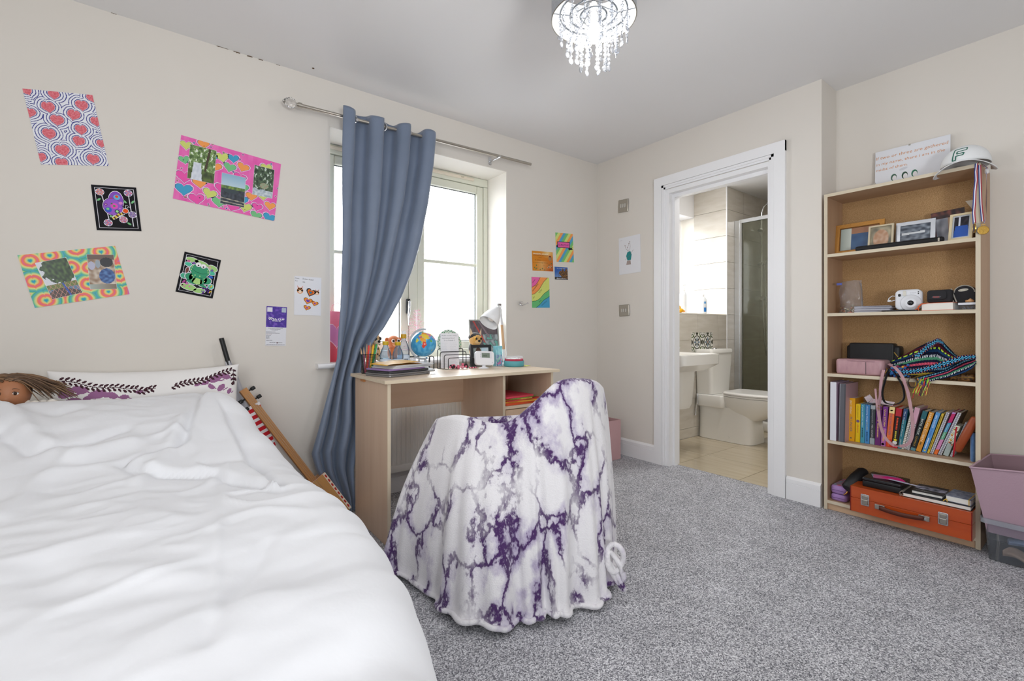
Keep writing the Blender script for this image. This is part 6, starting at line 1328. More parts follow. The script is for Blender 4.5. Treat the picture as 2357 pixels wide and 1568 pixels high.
st2 = [(BCX + .005, BCY0 + .010, BCZ + .003), (BCX + .05, BCY0 + .004, BCZ + .003), (BCX + .055, yr, BCZ - .012), (BCX + .05, yr, BCZ - .06), (BCX + .035, yr - .002, BCZ - .12), (BCX + .04, yr, BCZ - .18), (BCX + .03, yr - .002, BCZ - .23), (BCX + .0, yr, BCZ - .27), wl_(2250, 515, xf - .004)]
m2_ = medal('gold medal turned edge-on inside the bookcase upright, tricolour ribbon over the corner', (2243, 526), 20, [(st1, lambda t: (0, -1, .35 * math.sin(t * 9))), (st2, lambda t: (.8, -.2, 1.0 - t) if t < .2 else (1, -.5 * math.sin(t * 8), .1))])
g = G(); g.rbox(-.007, -.007, -.011, .007, .007, .011, .004, 2); g.obj('ribbon_slide', M_WHITE, m2_, M=mtr(*(Vector((BCX + .055, yr, BCZ - .03)) - m2_.location)))
# -- first shelf: frames
def im_plain(base, hi, blob=None, bc_='#8a96a0'):
    def f(u, v):
        if blob and ((u - blob[0]) / blob[2]) ** 2 + ((v - blob[1]) / blob[3]) ** 2 < 1: return mixc(bc_, '#ffffff', .1 + .3 * nz(u * 6, v * 6))
        return mixc(base, hi, .5 + .8 * nz(u * 4, v * 4, 2))
    return f
def shelf_frame(name, p0, p1, ytop, z, X_, bw, mt, fn, label, tilt=-8, rz=0, inner=None, t=.012, roll=0):
    w2 = sw(p0, p1, X_); h2 = szp((p0 + p1) / 2, ytop, X_) - z; return pframe(name, SB(p0, z, X_, rz) @ mrot('Y', roll) @ mrot('X', tilt), w2, h2, t, bw, mt, fn, label, inner=inner)
M_GF = mat('gilt_frame', '#b98440', .35, metal=.4, bump=(90, .4, .004)); M_GF2 = mat('dark_gilt_beading', '#7a5226', .4, metal=.4)
shelf_frame('gilt_framed_photo', 1922, 2035, 511, Z1, 3.03, .021, M_GF, lambda u, v: mixc('#9aa6a0', '#d8e0d8', u * 3) if u < .3 else (mixc('#b8876a', '#a5775c', v) if v > .72 else mixc('#4c6c94', '#3f5c84', .5 + nz(u * 4, v * 4))), 'gilt wooden photo frame with beaded edge on the first shelf', inner=(M_GF2, .004))
shelf_frame('mounted_photo', 1998, 2056, 517, Z1, 2.985, .008, mat('beige_card', '#cfc2a6', .7), im_plain('#6a665a', '#b8ad92', (.5, .45, .36, .42), '#b0876a'), 'small beige card photo mount in front of the gilt frame', tilt=-10)
shelf_frame('silver_framed_photo', 2062, 2153, 508, Z1, 3.02, .018, mat('silver_frame', '#c9cdd4', .25, metal=.7, bump=(25, .1, .003)), lambda u, v: '#d6dade' if abs(v - .55 - .05 * u) < .05 and .05 < u < .8 else mixc('#3a4250', '#8f98a4', .5 + .9 * nz(u * 6, v * 8)), 'silver embossed photo frame with boat picture on the first shelf')
w2 = sw(2147, 2226, 3.06); h2 = szp(2180, 486, 3.06) - Z1
g = G(); g.box(0, -.0006, 0, w2, 0, h2, 0, '#e8e6e4'); a = Art(g, mtr(0, -.0006, 0) @ FRONT); a.grid(0, 0, w2, h2, 36, 36, lambda u, v: mixc('#2a1c1e', '#7a4238', .4 + nz(u * 8, v * 8)) if v > .78 or u < .14 else (mixc('#8a8f9c', '#b4b8c4', .5 + nz(u * 5, v * 5)) if u < .5 else mixc('#b08a70', '#c9a88c', .5 + nz(u * 4, v * 4))))
g.obj('photo_print', M_GLOSS, M=SB(2147, Z1, 3.06) @ mrot('Y', -4) @ mtr(0, 0, .004) @ mrot('X', -7), label='unframed colour photo print leaning behind the silver and cream frames', cat='photo')
shelf_frame('cream_framed_photo', 2184, 2241, 490, Z1, 2.975, .010, mat('cream_wood', '#d9caa6', .45), lambda u, v: '#2a58b0' if v < .55 and abs(u - .5) < .45 * (1 - v * .5) else ('#d6dae8' if abs(u - .38) < .05 and v > .55 else mixc('#10131c', '#3a2f3a', .4 + nz(u * 6, v * 6))), 'cream photo frame with blue picture, tilted on the first shelf', tilt=-12, rz=-8, inner=(mat('pale_mount', '#b9bfc6', .5), .006))
pc = thing('pencil_case', 'long flat black zip pencil case along the first shelf edge', 'pencil case', M=SB(1967, Z1, 2.935)); w2 = sw(1967, 2172, 2.935)
g = G(); g.rbox(0, 0, 0, w2, .03, .026, .012, 3, r2=.008); g.obj('body', mat('black_nylon', '#1a1a1d', .7), pc); g = G(); g.tube([(.005, .0, .020), (w2 - .005, 0, .022)], .0016, 6); g.obj('zip', M_BLACK, pc); g = G(); g.box(w2 - .02, -.003, .004, w2 - .014, 0, .02); g.obj('zip_pull', M_STEEL, pc)
g = G(); g.prism([(0, 0), (.03, -.055), (.035, .0)], 0, .0006, 0, '#d6cfc0'); g.obj('paper_scrap', M_PRINT, M=mtr(3.10, onX(2222, 470, 3.10).y, szp(2222, 463, 3.1)) @ mrot('Z', -90) @ FRONT, label='torn cream paper corner sticking up behind the cream frame', cat='paper')
# -- second shelf
zb = thing('zip_bag', 'clear zip bag of shells and dried bits on the second shelf', 'bag', M=SB(1924, Z2, 2.95)); w2 = sw(1924, 1982, 2.95)
M_BAG = clear('zip_bag_film', '#f2f2f4', .9, .10, '#e6e8ee', .12); hz = szp(1955, 645, 2.95) - Z2
g = G()
def bagf(s):
    def f(u, v):
        th_ = .03 * (1 - v) ** .6 + .004; x = w2 * (u * (1 - .18 * v) + .10 * v + .05 * math.sin(v * 7) * (1 - u)); return (x, .04 + s * th_ * math.sin(PI * u) ** .6 + .008 * nz(u * 4, v * 5, s), hz * v * (1 - .05 * abs(u - .6)) + .001)
    return f
g.grid(bagf(-1), 16, 18); g.grid(lambda u, v: bagf(1)(1 - u, v), 16, 18); g.obj('film', M_BAG, zb)
g = G(); rr = random.Random(31)
for k in range(46): g.ball((w2 * rr.uniform(.12, .9), .04 + rr.uniform(-.018, .018), .008 + abs(rr.gauss(0, .017))), rr.uniform(.003, .009), rr.uniform(.003, .006), rr.uniform(.003, .006), 7, col=rr.choice(['#c9b48a', '#8a7350', '#d98a52', '#e8dcc4', '#6a6a48', '#a89a80']), k=4)
g.prism([(w2 * .52 + x, .004 + y) for x, y in star(0, .014, .013)], 0, .004, 0, '#e0705a'); tag(g.obj('shell_mix', mat('shells', '#ffffff', .6, attr=True), zb), kind='stuff')
g = G(); g.box(.004, -.002, hz * .86, w2 * .25, .0, hz * .93, 0, '#5a62a8'); g.obj('bag_label', M_PRINT, zb)
for k in range(6):
    g = G(); g.rbox(0, 0, 0, sw(1966, 2052, 2.955) - .004 * (k % 3), .12, .0052, .002, 1, r2=.0008); g.obj('disc_sleeve', mat('sleeve_%d' % (k % 2), ('#c6c6d0', '#8f8f9c')[k % 2], .4), M=SB(1966, Z2 + .0056 * k, 2.955, (2, -2, 1, 0, 3, -1)[k]), label=('bottom', 'second lowest', 'third lowest', 'fourth lowest', 'fifth lowest', 'topmost')[k] + ' grey plastic sleeve of the thin stack on the second shelf', cat='sleeve', group='grey sleeves on the second shelf')
g = G(); g.rbox(0, 0, 0, sw(2028, 2112, 2.925), .10, .006, .006, 3, r2=.002); g.obj('tablet', mat('tablet_black', '#1c1c20', .2), M=SB(2028, Z2 + .0005, 2.925, 3), label='thin black tablet with pale rim under the instant camera', cat='tablet')
ic = thing('instant_camera', 'white instant camera on the second shelf', 'camera', M=SB(2060, Z2 + .007, 2.952, 6)); w2 = sw(2060, 2122, 2.952); h2 = szp(2090, 666, 2.952) - Z2 - .008; M_IC = mat('camera_white', '#e6e8ee', .35)
g = G(); g.rbox(0, 0, 0, w2, .05, h2, .022, 5, axis=1, r2=.008); g.obj('body', M_IC, ic)
g = G(); g.T = mtr(w2 * .60, 0, h2 * .33) @ mrot('X', 90); g.lathe([(.040, -.002), (.041, .006), (.037, .012), (.026, .013), (.024, .020), (.018, .021), (.001, .021)], 32); ln = g.obj('lens_ring', M_IC, ic)
g = G(); g.T = mtr(w2 * .60, -.0212, h2 * .33) @ mrot('X', 90); g.lathe([(.012, 0), (.012, .001), (.001, .0012)], 24); g.obj('lens', mat('lens_black', '#202226', .1), ln)
g = G(); g.rbox(w2 * .30, -.003, h2 * .68, w2 * .42, 0, h2 * .94, .004, 2, axis=1); g.obj('flash', mat('flash_clear', '#dcd9cf', .15), ic)
g = G(); g.rbox(w2 * .12, -.003, h2 * .66, w2 * .22, 0, h2 * .80, .004, 2, axis=1); g.obj('viewfinder', M_BLACK, ic)
for z in (.78, .86): g = G(); g.cyl((w2 * .86, -.0015, h2 * z), (w2 * .86, .001, h2 * z), .0026, n=10); g.obj('sensor', M_BLACK, ic)
g = G(); a = Art(g, FRONT); a.text('instax', w2 * .56, h2 * .80, .010, '#b9bcc4'); a.text('mini 11', w2 * .56, h2 * .745, .005, '#b9bcc4'); g.obj('lettering', M_PRINT, ic)
g = G(); g.tube([(0, .02, h2 * .7), (-.012, .01, h2 * .72), (-.024, 0, h2 * .6), (-.026, -.004, h2 * .5), (-.015, 0, h2 * .45), (-.002, .01, h2 * .5)], .0022, 6); g.rbox(-.030, -.006, h2 * .42, -.014, .0, h2 * .52, .004, 2, axis=1); g.obj('wrist_strap', M_IC, ic)
def pages_book(name, M, w2, d2, h2, cover, label, elastic=None, cat='notebook', t=.0018, pages='#eceae4', group=None):
    b = thing(name, label, cat, M=M, group=group); g = G(); g.rbox(0, 0, 0, w2, d2, t, .003, 2, r2=0); g.rbox(0, 0, h2 - t, w2, d2, h2, .003, 2, r2=0); g.obj('cover', cover, b)
    g = G(); g.box(.002, .002, t, w2 - .003, d2 - .003, h2 - t, 0, pages); g.obj('pages', mat('page_edges', '#ffffff', .9, attr=True, bump=(900, .3, .0006, (1, 1, 9))), b)
    if elastic: g = G(); g.box(w2 * .9, -.0012, -.0002, w2 * .93, d2, h2 + .0012); g.obj('elastic_band', elastic, b)
    return b
M_ORB = mat('orange_elastic', '#d8602c', .6)
wbk = pages_book('notebook', SB(2120, Z2, 2.935, -4), sw(2120, 2196, 2.935), .12, szp(2160, 697, 2.935) - Z2, mat('orange_board', '#cf5a2c', .6), 'thick white-paged notebook with orange cover and elastic', None)
g = G(); g.tube([(-.03, .0, .002), (-.016, -.004, .008), (-.004, -.003, .022), (.002, -.002, .032), (.02, -.002, .035)], .0022, 6); g.tube([(-.008, -.004, .002), (-.010, -.004, .02), (0, -.003, .032)], .0022, 6); g.obj('elastic_band', M_ORB, wbk)
cc = thing('camera_case', 'black camera case with red oval logo on the notebook', 'camera case', M=SB(2133, szp(2160, 697, 2.935) + .001, 2.96, -2)); w2 = sw(2133, 2192, 2.96); h2 = szp(2160, 668, 2.96) - szp(2160, 697, 2.935)
g = G(); g.rbox(0, 0, 0, w2, .045, h2, .012, 3, r2=.006, axis=1); g.obj('body', mat('black_neoprene', '#232327', .8), cc)
g = G(); g.rbox(.004, -.004, h2 * .22, w2 * .80, 0, h2 - .002, .014, 3, axis=1); fl = g.obj('flap', mat('black_neoprene', '#232327', .8), cc)
g = G(); a = Art(g, mtr(0, -.0044, 0) @ FRONT); a.poly(circ(w2 * .40, h2 * .45, .017, 16, .005), '#5a5a60'); a.up(); a.text('Kodak', w2 * .40 - .011, h2 * .45 - .003, .009, '#d8402c', width=.022); g.obj('logo', M_PRINT, fl)
zbx = Z2; bx_ = thing('clear_box', 'small clear lidded box of pins at the end of the second shelf', 'box', M=SB(2206, Z2, 2.935)); w2 = sw(2206, 2246, 2.935); h2 = szp(2225, 697, 2.935) - Z2
g = G(); g.box(0, 0, 0, w2, .08, h2 * .7); g.obj('base', M_PLASTIC, bx_); g = G(); g.box(-.001, -.001, h2 * .7, w2 + .001, .081, h2); g.obj('lid', mat('white_lid', '#d9dbe2', .4), bx_)
g = G(); rr = random.Random(17)
for k in range(24): x, y = rr.uniform(.004, w2 - .012), rr.uniform(.004, .06); g.tube([(x, y, .003 + rr.random() * h2 * .4), (x + .009 * rr.uniform(-.3, 1), y + .01, .003 + rr.random() * h2 * .45)], .0006, 4, col='#b9bcc6')
tag(g.obj('pins', M_SATIN, bx_), kind='stuff')
rc = thing('round_case', 'rounded black case with grey piping and badge on the second shelf', 'camera case', M=SB(2196, Z2 + h2 + .0015, 2.985, -3)); w2 = sw(2196, 2244, 2.985); hh = szp(2222, 658, 2.985) - Z2 - h2
arch = [(0, 0), (w2, 0)] + [(w2 / 2 + w2 / 2 * math.cos(t), hh - w2 / 2 * .9 + w2 / 2 * .9 * math.sin(t)) for t in [PI * k / 12 for k in range(13)]]
g = G(); g.T = FRONT; g.prism(arch, -.05, 0); g.obj('body', mat('black_neoprene', '#232327', .8), rc); g = G(); g.tube([(x, -.0005, z) for x, z in arch[2:]], .0022, 6); g.obj('piping', mat('grey_piping', '#a8a59c', .6), rc)
g = G(); a = Art(g, mtr(0, -.0006, 0) @ FRONT); a.poly(circ(w2 * .45, hh * .74, .018, 16, .006, 8), '#d6d2c4'); a.up(); a.text('Samsonite', w2 * .45 - .015, hh * .725, .006, '#3a3a3e', width=.030); g.obj('badge', M_PRINT, rc)
g = G(); g.tube([(-.01, .0, hh * .85), (-.004, -.004, hh * .6), (.010, -.006, .004)], .003, 6); g.tube([(-.022, .0, hh * .8), (-.012, -.004, hh * .5), (.0, -.006, .004)], .003, 6); g.obj('cord', mat('grey_piping', '#a8a59c', .6), rc)
g = G(); g.T = mtr(.012, .012, 0); g.lathe([(.001, .0), (.012, .002), (.014, .006), (.008, .012), (.003, .016), (.001, .018)], 10, col='#c99a6c'); g.ball((-.012, 0, .006), .006, .004, .006, 7, col='#b88658', k=5); g.obj('seashell', M_SATIN, M=SB(2224, Z2 + h2 + .002, 2.945), label='small tan seashell on the clear box lid', cat='shell')
# -- third shelf: bags
bb = thing('black_handbag', 'black flap handbag at the back of the third shelf', 'handbag', M=SB(1948, Z3, 3.04)); w2 = sw(1948, 2072, 3.04); hb_ = szp(2005, 790, 3.04) - Z3; M_BLE = mat('black_leather', '#1d1e21', .45, bump=(220, .25, .002))
g = G(); g.rbox(0, 0, 0, w2, .07, hb_ * .92, .012, 3, axis=1, r2=.010); g.obj('body', M_BLE, bb); g = G(); g.rbox(w2 * .06, -.008, hb_ * .18, w2 * .90, .06, hb_, .012, 3, axis=1, r2=.006); g.obj('flap', M_BLE, bb)
g = G(); g.tube([(w2 * .28, -.010, hb_ * .16), (w2 * .40, -.012, hb_ * .12)], .003, 6); g.tube([(w2 * .90, -.004, hb_ * .72), (w2 * .97, -.006, hb_ * .58)], .002, 6); g.obj('clasp', M_GOLD, bb)
pk = thing('pink_handbag', 'dusty pink crocodile-textured handbag on the third shelf with long strap', 'handbag', M=SB(1922, Z3, 2.925)); w2 = sw(1922, 2034, 2.925); hp = szp(1975, 828, 2.925) - Z3; M_CROC = mat('pink_croc', '#c29ba0', .4, bump=(70, .6, .003, (1, 1, .35)), vary=(60, '#b08890', .3, (1, 1, .3)))
g = G(); g.rbox(0, 0, 0, w2, .16, hp, .022, 4, r2=.012); g.obj('body', M_CROC, pk); g = G(); g.box(w2 * .645, -.0012, .006, w2 * .652, .0006, hp - .012); g.obj('seam', M_BLE, pk); g = G(); g.tube([(w2 * .01, .03, hp - .006), (w2 * .3, -.001, hp - .008), (w2 * .8, -.001, hp - .008), (w2 * .99, .03, hp - .006)], .0018, 6); g.obj('zip', mat('pink_zip', '#a57f88', .5), pk)
g = G(); g.tube([(w2 + .004, .03, hp * .5), (w2 + .01, .02, hp * .4), (w2 + .004, .01, hp * .2)], .003, 6); g.obj('ring', M_GOLD, pk)
def strap(name, pxs, Xs, wd, mt, parent, thick=.003, ax=(0, -1, 0), twist=0):
    """a flat band through picture-measured points at given depths, in the parent's frame"""
    inv = parent.matrix_basis.inverted(); P = [onX(px, py, x_) for (px, py), x_ in zip(pxs, Xs)]; n = len(P); Q = []
    for i in range((n - 1) * 6 + 1):
        t = i / 6; k = min(int(t), n - 2); f = t - k; a_, b_, c_, d_ = P[max(k - 1, 0)], P[k], P[k + 1], P[min(k + 2, n - 1)]
        Q.append(.5 * ((2 * b_) + (c_ - a_) * f + (2 * a_ - 5 * b_ + 4 * c_ - d_) * f * f + (3 * b_ - a_ - 3 * c_ + d_) * f ** 3))
    rings = []
    for i, q in enumerate(Q):
        d = (Q[min(i + 1, len(Q) - 1)] - Q[max(i - 1, 0)]).normalized(); A = Vector(ax); A = (A - d * A.dot(d)); 
        if A.length < .2: A = Vector((1, 0, .2)) - d * Vector((1, 0, .2)).dot(d)
        A.normalize(); A = Matrix.Rotation(twist * i / len(Q), 3, d) @ A; B = d.cross(A).normalized()
        rings.append([inv @ (q + A * sx * wd / 2 + B * sy * thick / 2) for sx, sy in ((-1, -1), (1, -1), (1, 1), (-1, 1))])
    g = G(); g.loft(rings, 0, True, True, True, None, False); return g.obj(name, mt, parent)
strap('strap', [(2034, 852), (2028, 880), (2026, 915), (2022, 940), (2026, 975), (2036, 1005), (2055, 1024), (2075, 1027), (2094, 1018), (2101, 990), (2098, 950), (2090, 905), (2078, 870), (2062, 848), (2046, 838)], [2.915, 2.905, 2.90, 2.895, 2.89, 2.89, 2.888, 2.888, 2.888, 2.89, 2.892, 2.90, 2.905, 2.912, 2.935], .013, M_CROC, pk)
strap('strap_end', [(2027, 905), (2022, 925), (2020, 945), (2018, 930), (2015, 895)], [2.90, 2.893, 2.889, 2.887, 2.889], .008, M_CROC, pk)
g = G(); p = onX(2026, 938, 2.885); inv = pk.matrix_basis.inverted(); T_ = inv @ mtr(*p) @ mrot('Z', -90) @ mrot('Y', 10)
g.T = T_; g.tube([(-.009, 0, -.008), (-.009, 0, .008), (.009, 0, .008), (.009, 0, -.008)], .0015, 6, closed=True); g.obj('buckle', M_GOLD, pk)
strap('handle_loop', [(2046, 850), (2036, 880), (2031, 905), (2036, 925), (2052, 931), (2070, 928), (2081, 915), (2078, 890), (2066, 868), (2058, 855)], [2.93, 2.905, 2.902, 2.90, 2.90, 2.90, 2.902, 2.905, 2.91, 2.93], .010, M_BLE, bb, ax=(1, -.6, 0))
# patterned cloth bag
STR = ['#1d2238', '#7a2438', '#1d2238', '#c9b04a', '#20283f', '#3a6a8c', '#1b1f33', '#b8465c', '#1d2238', '#4a8a6a', '#dfe4ea', '#1b2036', '#20406a', '#9ccc3c', '#5a1f2c', '#1d2238', '#3f7c9c', '#161a2c', '#d6dae2', '#7a3a2c', '#24304a']
def bagcol(u, v):
    k = v * len(STR) * 1.0; i = int(k) % len(STR); f = k - int(k); c = STR[i]
    if i in (1, 7) and 0.2 < f < 0.8 and (u * 26) % 1 < .45: return '#d8607c'
    if i == 13: return '#c8f04a' if (u * 16) % 1 < .6 and .15 < f < .85 else '#20283f'
    if i in (10, 18) and (u * 40) % 1 < .5: return '#1b2036'
    if i in (5, 16) and ((u * 30) % 1 < .35): return '#8fd0e8'
    return c
tb = thing('woven_bag', 'crumpled multicoloured woven cloth bag with fringe on the third shelf', 'bag', M=SB(2050, Z3, 2.93))
M_WOV = mat('woven_wool', '#ffffff', .95, attr=True, bump=(500, .5, .0015), spec=.1); inv = tb.matrix_basis.inverted()
def sheetpts(top, bot, Xt, Xb, nu, nv, bulge):
    def f(u, v):
        a_ = interp2(top, u); b_ = interp2(bot, u); Xm = lerp(Xb, Xt, v) - bulge * math.sin(PI * v) * (0.6 + .4 * math.sin(u * 8)) + .006 * nz(u * 7, v * 6, 3); px, py = lerp(b_[0], a_[0], v), lerp(b_[1], a_[1], v); q = onX(px, py, Xm); q.z = max(q.z, Z3 + .002) if Xm > 2.925 else q.z; return inv @ q
    return f
def interp2(P, u):
    k = min(int(u * (len(P) - 1)), len(P) - 2); f = u * (len(P) - 1) - k; return (lerp(P[k][0], P[k + 1][0], f), lerp(P[k][1], P[k + 1][1], f))
g = G(); g.grid(sheetpts([(2052, 830), (2085, 815), (2115, 798), (2140, 786), (2164, 779), (2180, 796), (2196, 812), (2208, 822)], [(2050, 868), (2075, 868), (2100, 866), (2125, 862), (2150, 858), (2172, 852), (2192, 842), (2206, 832)], 3.04, 2.945, 90, 50, .05), 90, 60, colfn=lambda u, v: bagcol(u * 1.0, .05 + .62 * v + .25 * u)); g.obj('back_fold', M_WOV, tb, solid=.003)
g = G(); g.grid(sheetpts([(2100, 862), (2130, 855), (2155, 850), (2180, 842), (2200, 830), (2220, 820), (2235, 820), (2247, 822)], [(2112, 886), (2135, 880), (2158, 874), (2180, 870), (2200, 863), (2222, 856), (2238, 848), (2247, 838)], 2.985, 2.912, 90, 40, .03), 90, 44, colfn=lambda u, v: bagcol(u * .9, .52 - .5 * v + .12 * u)); g.obj('front_fold', M_WOV, tb, solid=.003)
def strapcol(u, v):
    if abs(v - .5) > .30: return ('#c9764a', '#1d2238', '#3a4a8c')[int(u * 90) % 3]
    return '#5ab4dc' if ((u * 22) % 1 < .55) != (abs(v - .5) < .1) else '#151a2c'
for top, bot, x0, x1 in (([(2046, 848), (2080, 832), (2110, 812), (2135, 790), (2158, 778), (2172, 786)], [(2046, 858), (2082, 846), (2114, 826), (2138, 803), (2158, 790), (2172, 794)], 2.985, 2.96), ([(2062, 850), (2090, 850), (2120, 846), (2150, 838), (2185, 826), (2215, 818), (2246, 816)], [(2064, 862), (2092, 862), (2122, 858), (2152, 850), (2187, 840), (2217, 830), (2246, 826)], 2.925, 2.915)):
    g = G(); g.grid(sheetpts(top, bot, x0, x1, 60, 8, .008), 120, 14, colfn=strapcol); g.obj('strap', M_WOV, tb, solid=.003)
g = G(); rr = random.Random(8)
for k in range(46):
    px, py = rr.uniform(2112, 2142), rr.uniform(868, 884); p = onX(px, py, 2.91); q = onX(px - rr.uniform(2, 16), py + rr.uniform(14, 34), 2.905)
    g.tube([inv @ p, inv @ (p.lerp(q, .5) + Vector((-.004, .003 * rr.uniform(-1, 1), .004))), inv @ q], .0013, 5, col=rr.choice(['#a8e04a', '#d8404a', '#e0b04a', '#3a4a9c', '#c8f06a', '#24304a']))
tag(g.obj('fringe', M_WOV, tb), kind='stuff')
g = G(); rr = random.Random(2)
for k in range(60): p = onX(rr.uniform(2050, 2092), rr.uniform(840, 868), 2.94 - .02 * rr.random()); g.ball(inv @ p, .0065, n=6, col=rr.choice(['#3a6ab0', '#c9463a', '#20283f', '#d8a04a', '#4a8ac0', '#8a3a5a']), k=4)
tag(g.obj('bobbled_trim', M_WOV, tb), kind='stuff')
lp_ = thing('leopard_purse', 'brown leopard print purse under the woven bag', 'purse', M=SB(2182, Z3, 2.945)); w2 = sw(2182, 2244, 2.945)
g = G(); g.rbox(0, 0, 0, w2, .09, .034, .012, 3, r2=.010); g.obj('body', mat('leopard_print', '#8a6136', .5, vary=(110, '#2a1b10', .10)), lp_); g = G(); g.tube([(.004, -.001, .018), (w2 - .004, -.001, .018)], .0015, 6); g.obj('zip', M_GOLD, lp_)
lo = thing('leather_strap', 'curled dark brown leather strap end over the third shelf edge', 'strap', M=SB(2091, Z3, 2.905)); strap('band', [(2096, 868), (2090, 880), (2096, 892), (2108, 890), (2111, 878), (2104, 870)], [2.91, 2.90, 2.896, 2.896, 2.9, 2.905], .016, mat('brown_leather', '#4a3d38', .45, bump=(60, .4, .002)), lo, ax=(1, 0, .2))
# -- fourth shelf: binders and books
def mkbook(bl, br, by, tl, tr, ty, d2, cover, draw, label, cat='book', kind='book', side=None, pages='#e9e3d6', soft=False):
    pb = onZ((bl + br) / 2, by, Z4); X_ = min(2.985, max(2.922, pb.x)); pr = onX(br, by, X_); pl = onX(bl, by, X_); pt = onX((tl + tr) / 2, ty, X_); mid = (pl.y + pr.y) / 2
    lean = math.atan2(-(pt.y - mid), pt.z - Z4); h2 = math.hypot(pt.y - mid, pt.z - Z4); t = max(.006, (pl.y - pr.y) * math.cos(lean) - .0006)
    M = mtr(X_, pr.y, Z4 + .0005) @ mrot('Z', -90) @ mrot('Y', math.degrees(lean)) @ mtr(-t, 0, 0); b = thing(kind, label, cat, M=M, group='books on the fourth shelf')
    g = G(); cv = .0022; g.box(0, 0, 0, t, cv, h2, 0, cover); g.box(0, cv, 0, cv * .8, d2, h2, 0, side or cover); g.box(t - cv * .8, cv, 0, t, d2, h2, 0, side or cover)
    a = Art(g, FRONT, clip=(0, 0, t, h2)); draw(a, t, h2); g.obj('cover', M_SATIN, b)
    g = G(); g.box(cv * .8, cv, .003, t - cv * .8, d2 - .003, h2 - .003, 0, pages); g.obj('pages', mat('page_edges', '#fff'), b)
    return b
def vt(a, s, t, h, x, y0, y1, size, col):   # lettering that runs down the spine
    a.text(s, x, y1, size, col, rot=-90, width=(y1 - y0))
def scrib(a, x, y0, y1, size, col, seed=0):
    rr = random.Random(seed); y = y1
    while y > y0: l = rr.uniform(.3, .9) * size; a.rect(x, max(y0, y - l), x + size * .7, y, col); y -= l + size * .22
def BK(spec, d2, cover, texts, label, side=None, extra=None, **kw):
    def draw(a, t, h):
        a.up()
        if extra: extra(a, t, h); a.up()
        for s, fx, f0, f1, size, c in texts:
            if s.startswith('~'): scrib(a, fx * t, f0 * h, f1 * h, size * t, c, len(s) + int(f0 * 99))
            else: vt(a, s, t, h, fx * t, f0 * h, f1 * h, size * t, c)
    return mkbook(*spec, d2, cover, draw, label, side=side, **kw)
BK((1910, 1924, 1017, 1911, 1925, 880), .19, '#dfe0e8', [], 'white ring binder with lilac side at the shelf end', side='#b9a5bd', cat='binder', kind='binder', pages='#d9d5dc')
BK((1930, 1944, 1020, 1931.5, 1948, 884), .19, '#5f6068', [], 'dark grey spined binder with dusty pink side', side='#c09ea8', cat='binder', kind='binder', pages='#cfc9cf', extra=lambda a, t, h: (a.rect(0, 0, .12 * t, h, '#8f9098'), a.rect(.8 * t, 0, t, h, '#4a4b52')))
BK((1945.2, 1950.3, 1014, 1946, 1951, 925), .14, '#d8b02c', [('~a', .3, .1, .8, .5, '#7a6a20')], 'very thin yellow booklet beside the grey binder')
BK((1951, 1967, 1012.6, 1952, 1969, 917), .13, '#f0b01c', [('Jarl Elder', .30, .62, .95, .34, '#faf6e8'), ('PLUNDER', .28, .22, .56, .50, '#5a6a8a'), ('~p', .35, .05, .09, .3, '#6a6a5a')], 'thick yellow paperback with curly blue title', side='#d8921c')
BK((1968.3, 1979, 1015, 1970, 1980.6, 930.5), .12, '#f2cc18', [('ANTHONY HOROWITZ', .35, .64, .96, .28, '#6a5a1c'), ('GRANNY', .28, .24, .46, .52, '#d8402c')], 'yellow paperback with red GRANNY lettering', extra=lambda a, t, h: a.poly(circ(.5 * t, .55 * h, .38 * t, 12), '#7a5a8a'))
BK((1980, 1989.4, 1016, 1981.7, 1991, 931), .12, '#4aa0bc', [('If you could be mine', .28, .42, .97, .50, '#e8f4f4'), ('~b', .3, .14, .38, .4, '#2a4a5a')], 'light blue paperback with white title')
BK((1990.2, 2000.6, 1017.5, 1992, 2002.4, 932), .12, '#4a90cf', [('Amazing things', .30, .55, .96, .42, '#e6eef6'), ('LILY & ADAM', .30, .34, .54, .40, '#d8d04a'), ('~c', .3, .05, .3, .45, '#28527a')], 'mid blue paperback between the light blue and charcoal books')
BK((2001.4, 2012.6, 1019.5, 2003.6, 2015.5, 933.6), .13, '#3c4146', [('The Graveyard Book', .32, .54, .90, .34, '#b9bec2'), ('NEIL GAIMAN', .30, .18, .50, .40, '#dfe2e4')], 'charcoal paperback reading The Graveyard Book', extra=lambda a, t, h: (a.rect(0, 0, t, .16 * h, '#9aa8b0'), a.rect(0, .9 * h, t, h, '#aab4ba')))
BK((2013.4, 2026, 1021, 2016.5, 2030, 934), .13, '#6a2a72', [('~QUEEN', .30, .70, .94, .36, '#b08aa8'), ('~of', .32, .20, .55, .34, '#d8b070')], 'plain deep purple paperback with small gold star', extra=lambda a, t, h: a.poly(star(.5 * t, .62 * h, .3 * t, 8, .6), '#d8a85a'))
BK((2026.9, 2038, 1024, 2032, 2045, 936.7), .13, '#7c3a8c', [('Quiet STORM', .28, .50, .93, .55, '#f2d84a'), ('~d', .3, .12, .40, .4, '#f0c04a')], 'purple and pink paperback with yellow STORM title', extra=lambda a, t, h: (a.rect(0, 0, t, .45 * h, '#b06ab0'), a.poly(circ(.4 * t, .05 * h, .3 * t), '#eeeef2')))
BK((2038.3, 2051, 1025.5, 2047.5, 2060, 937.5), .13, '#e2703c', [('THE SONG WALKER', .28, .30, .84, .52, '#5a5a8a'), ('ZILLAH', .3, .03, .22, .45, '#f0a04a')], 'orange paperback reading THE SONG WALKER', extra=lambda a, t, h: (a.rect(0, .84 * h, t, h, '#f2dc9a'), a.poly(circ(.45 * t, .91 * h, .28 * t, 10, .16 * t, 20), '#2a5a3a'), a.rect(0, 0, t, .2 * h, '#d8402c')))
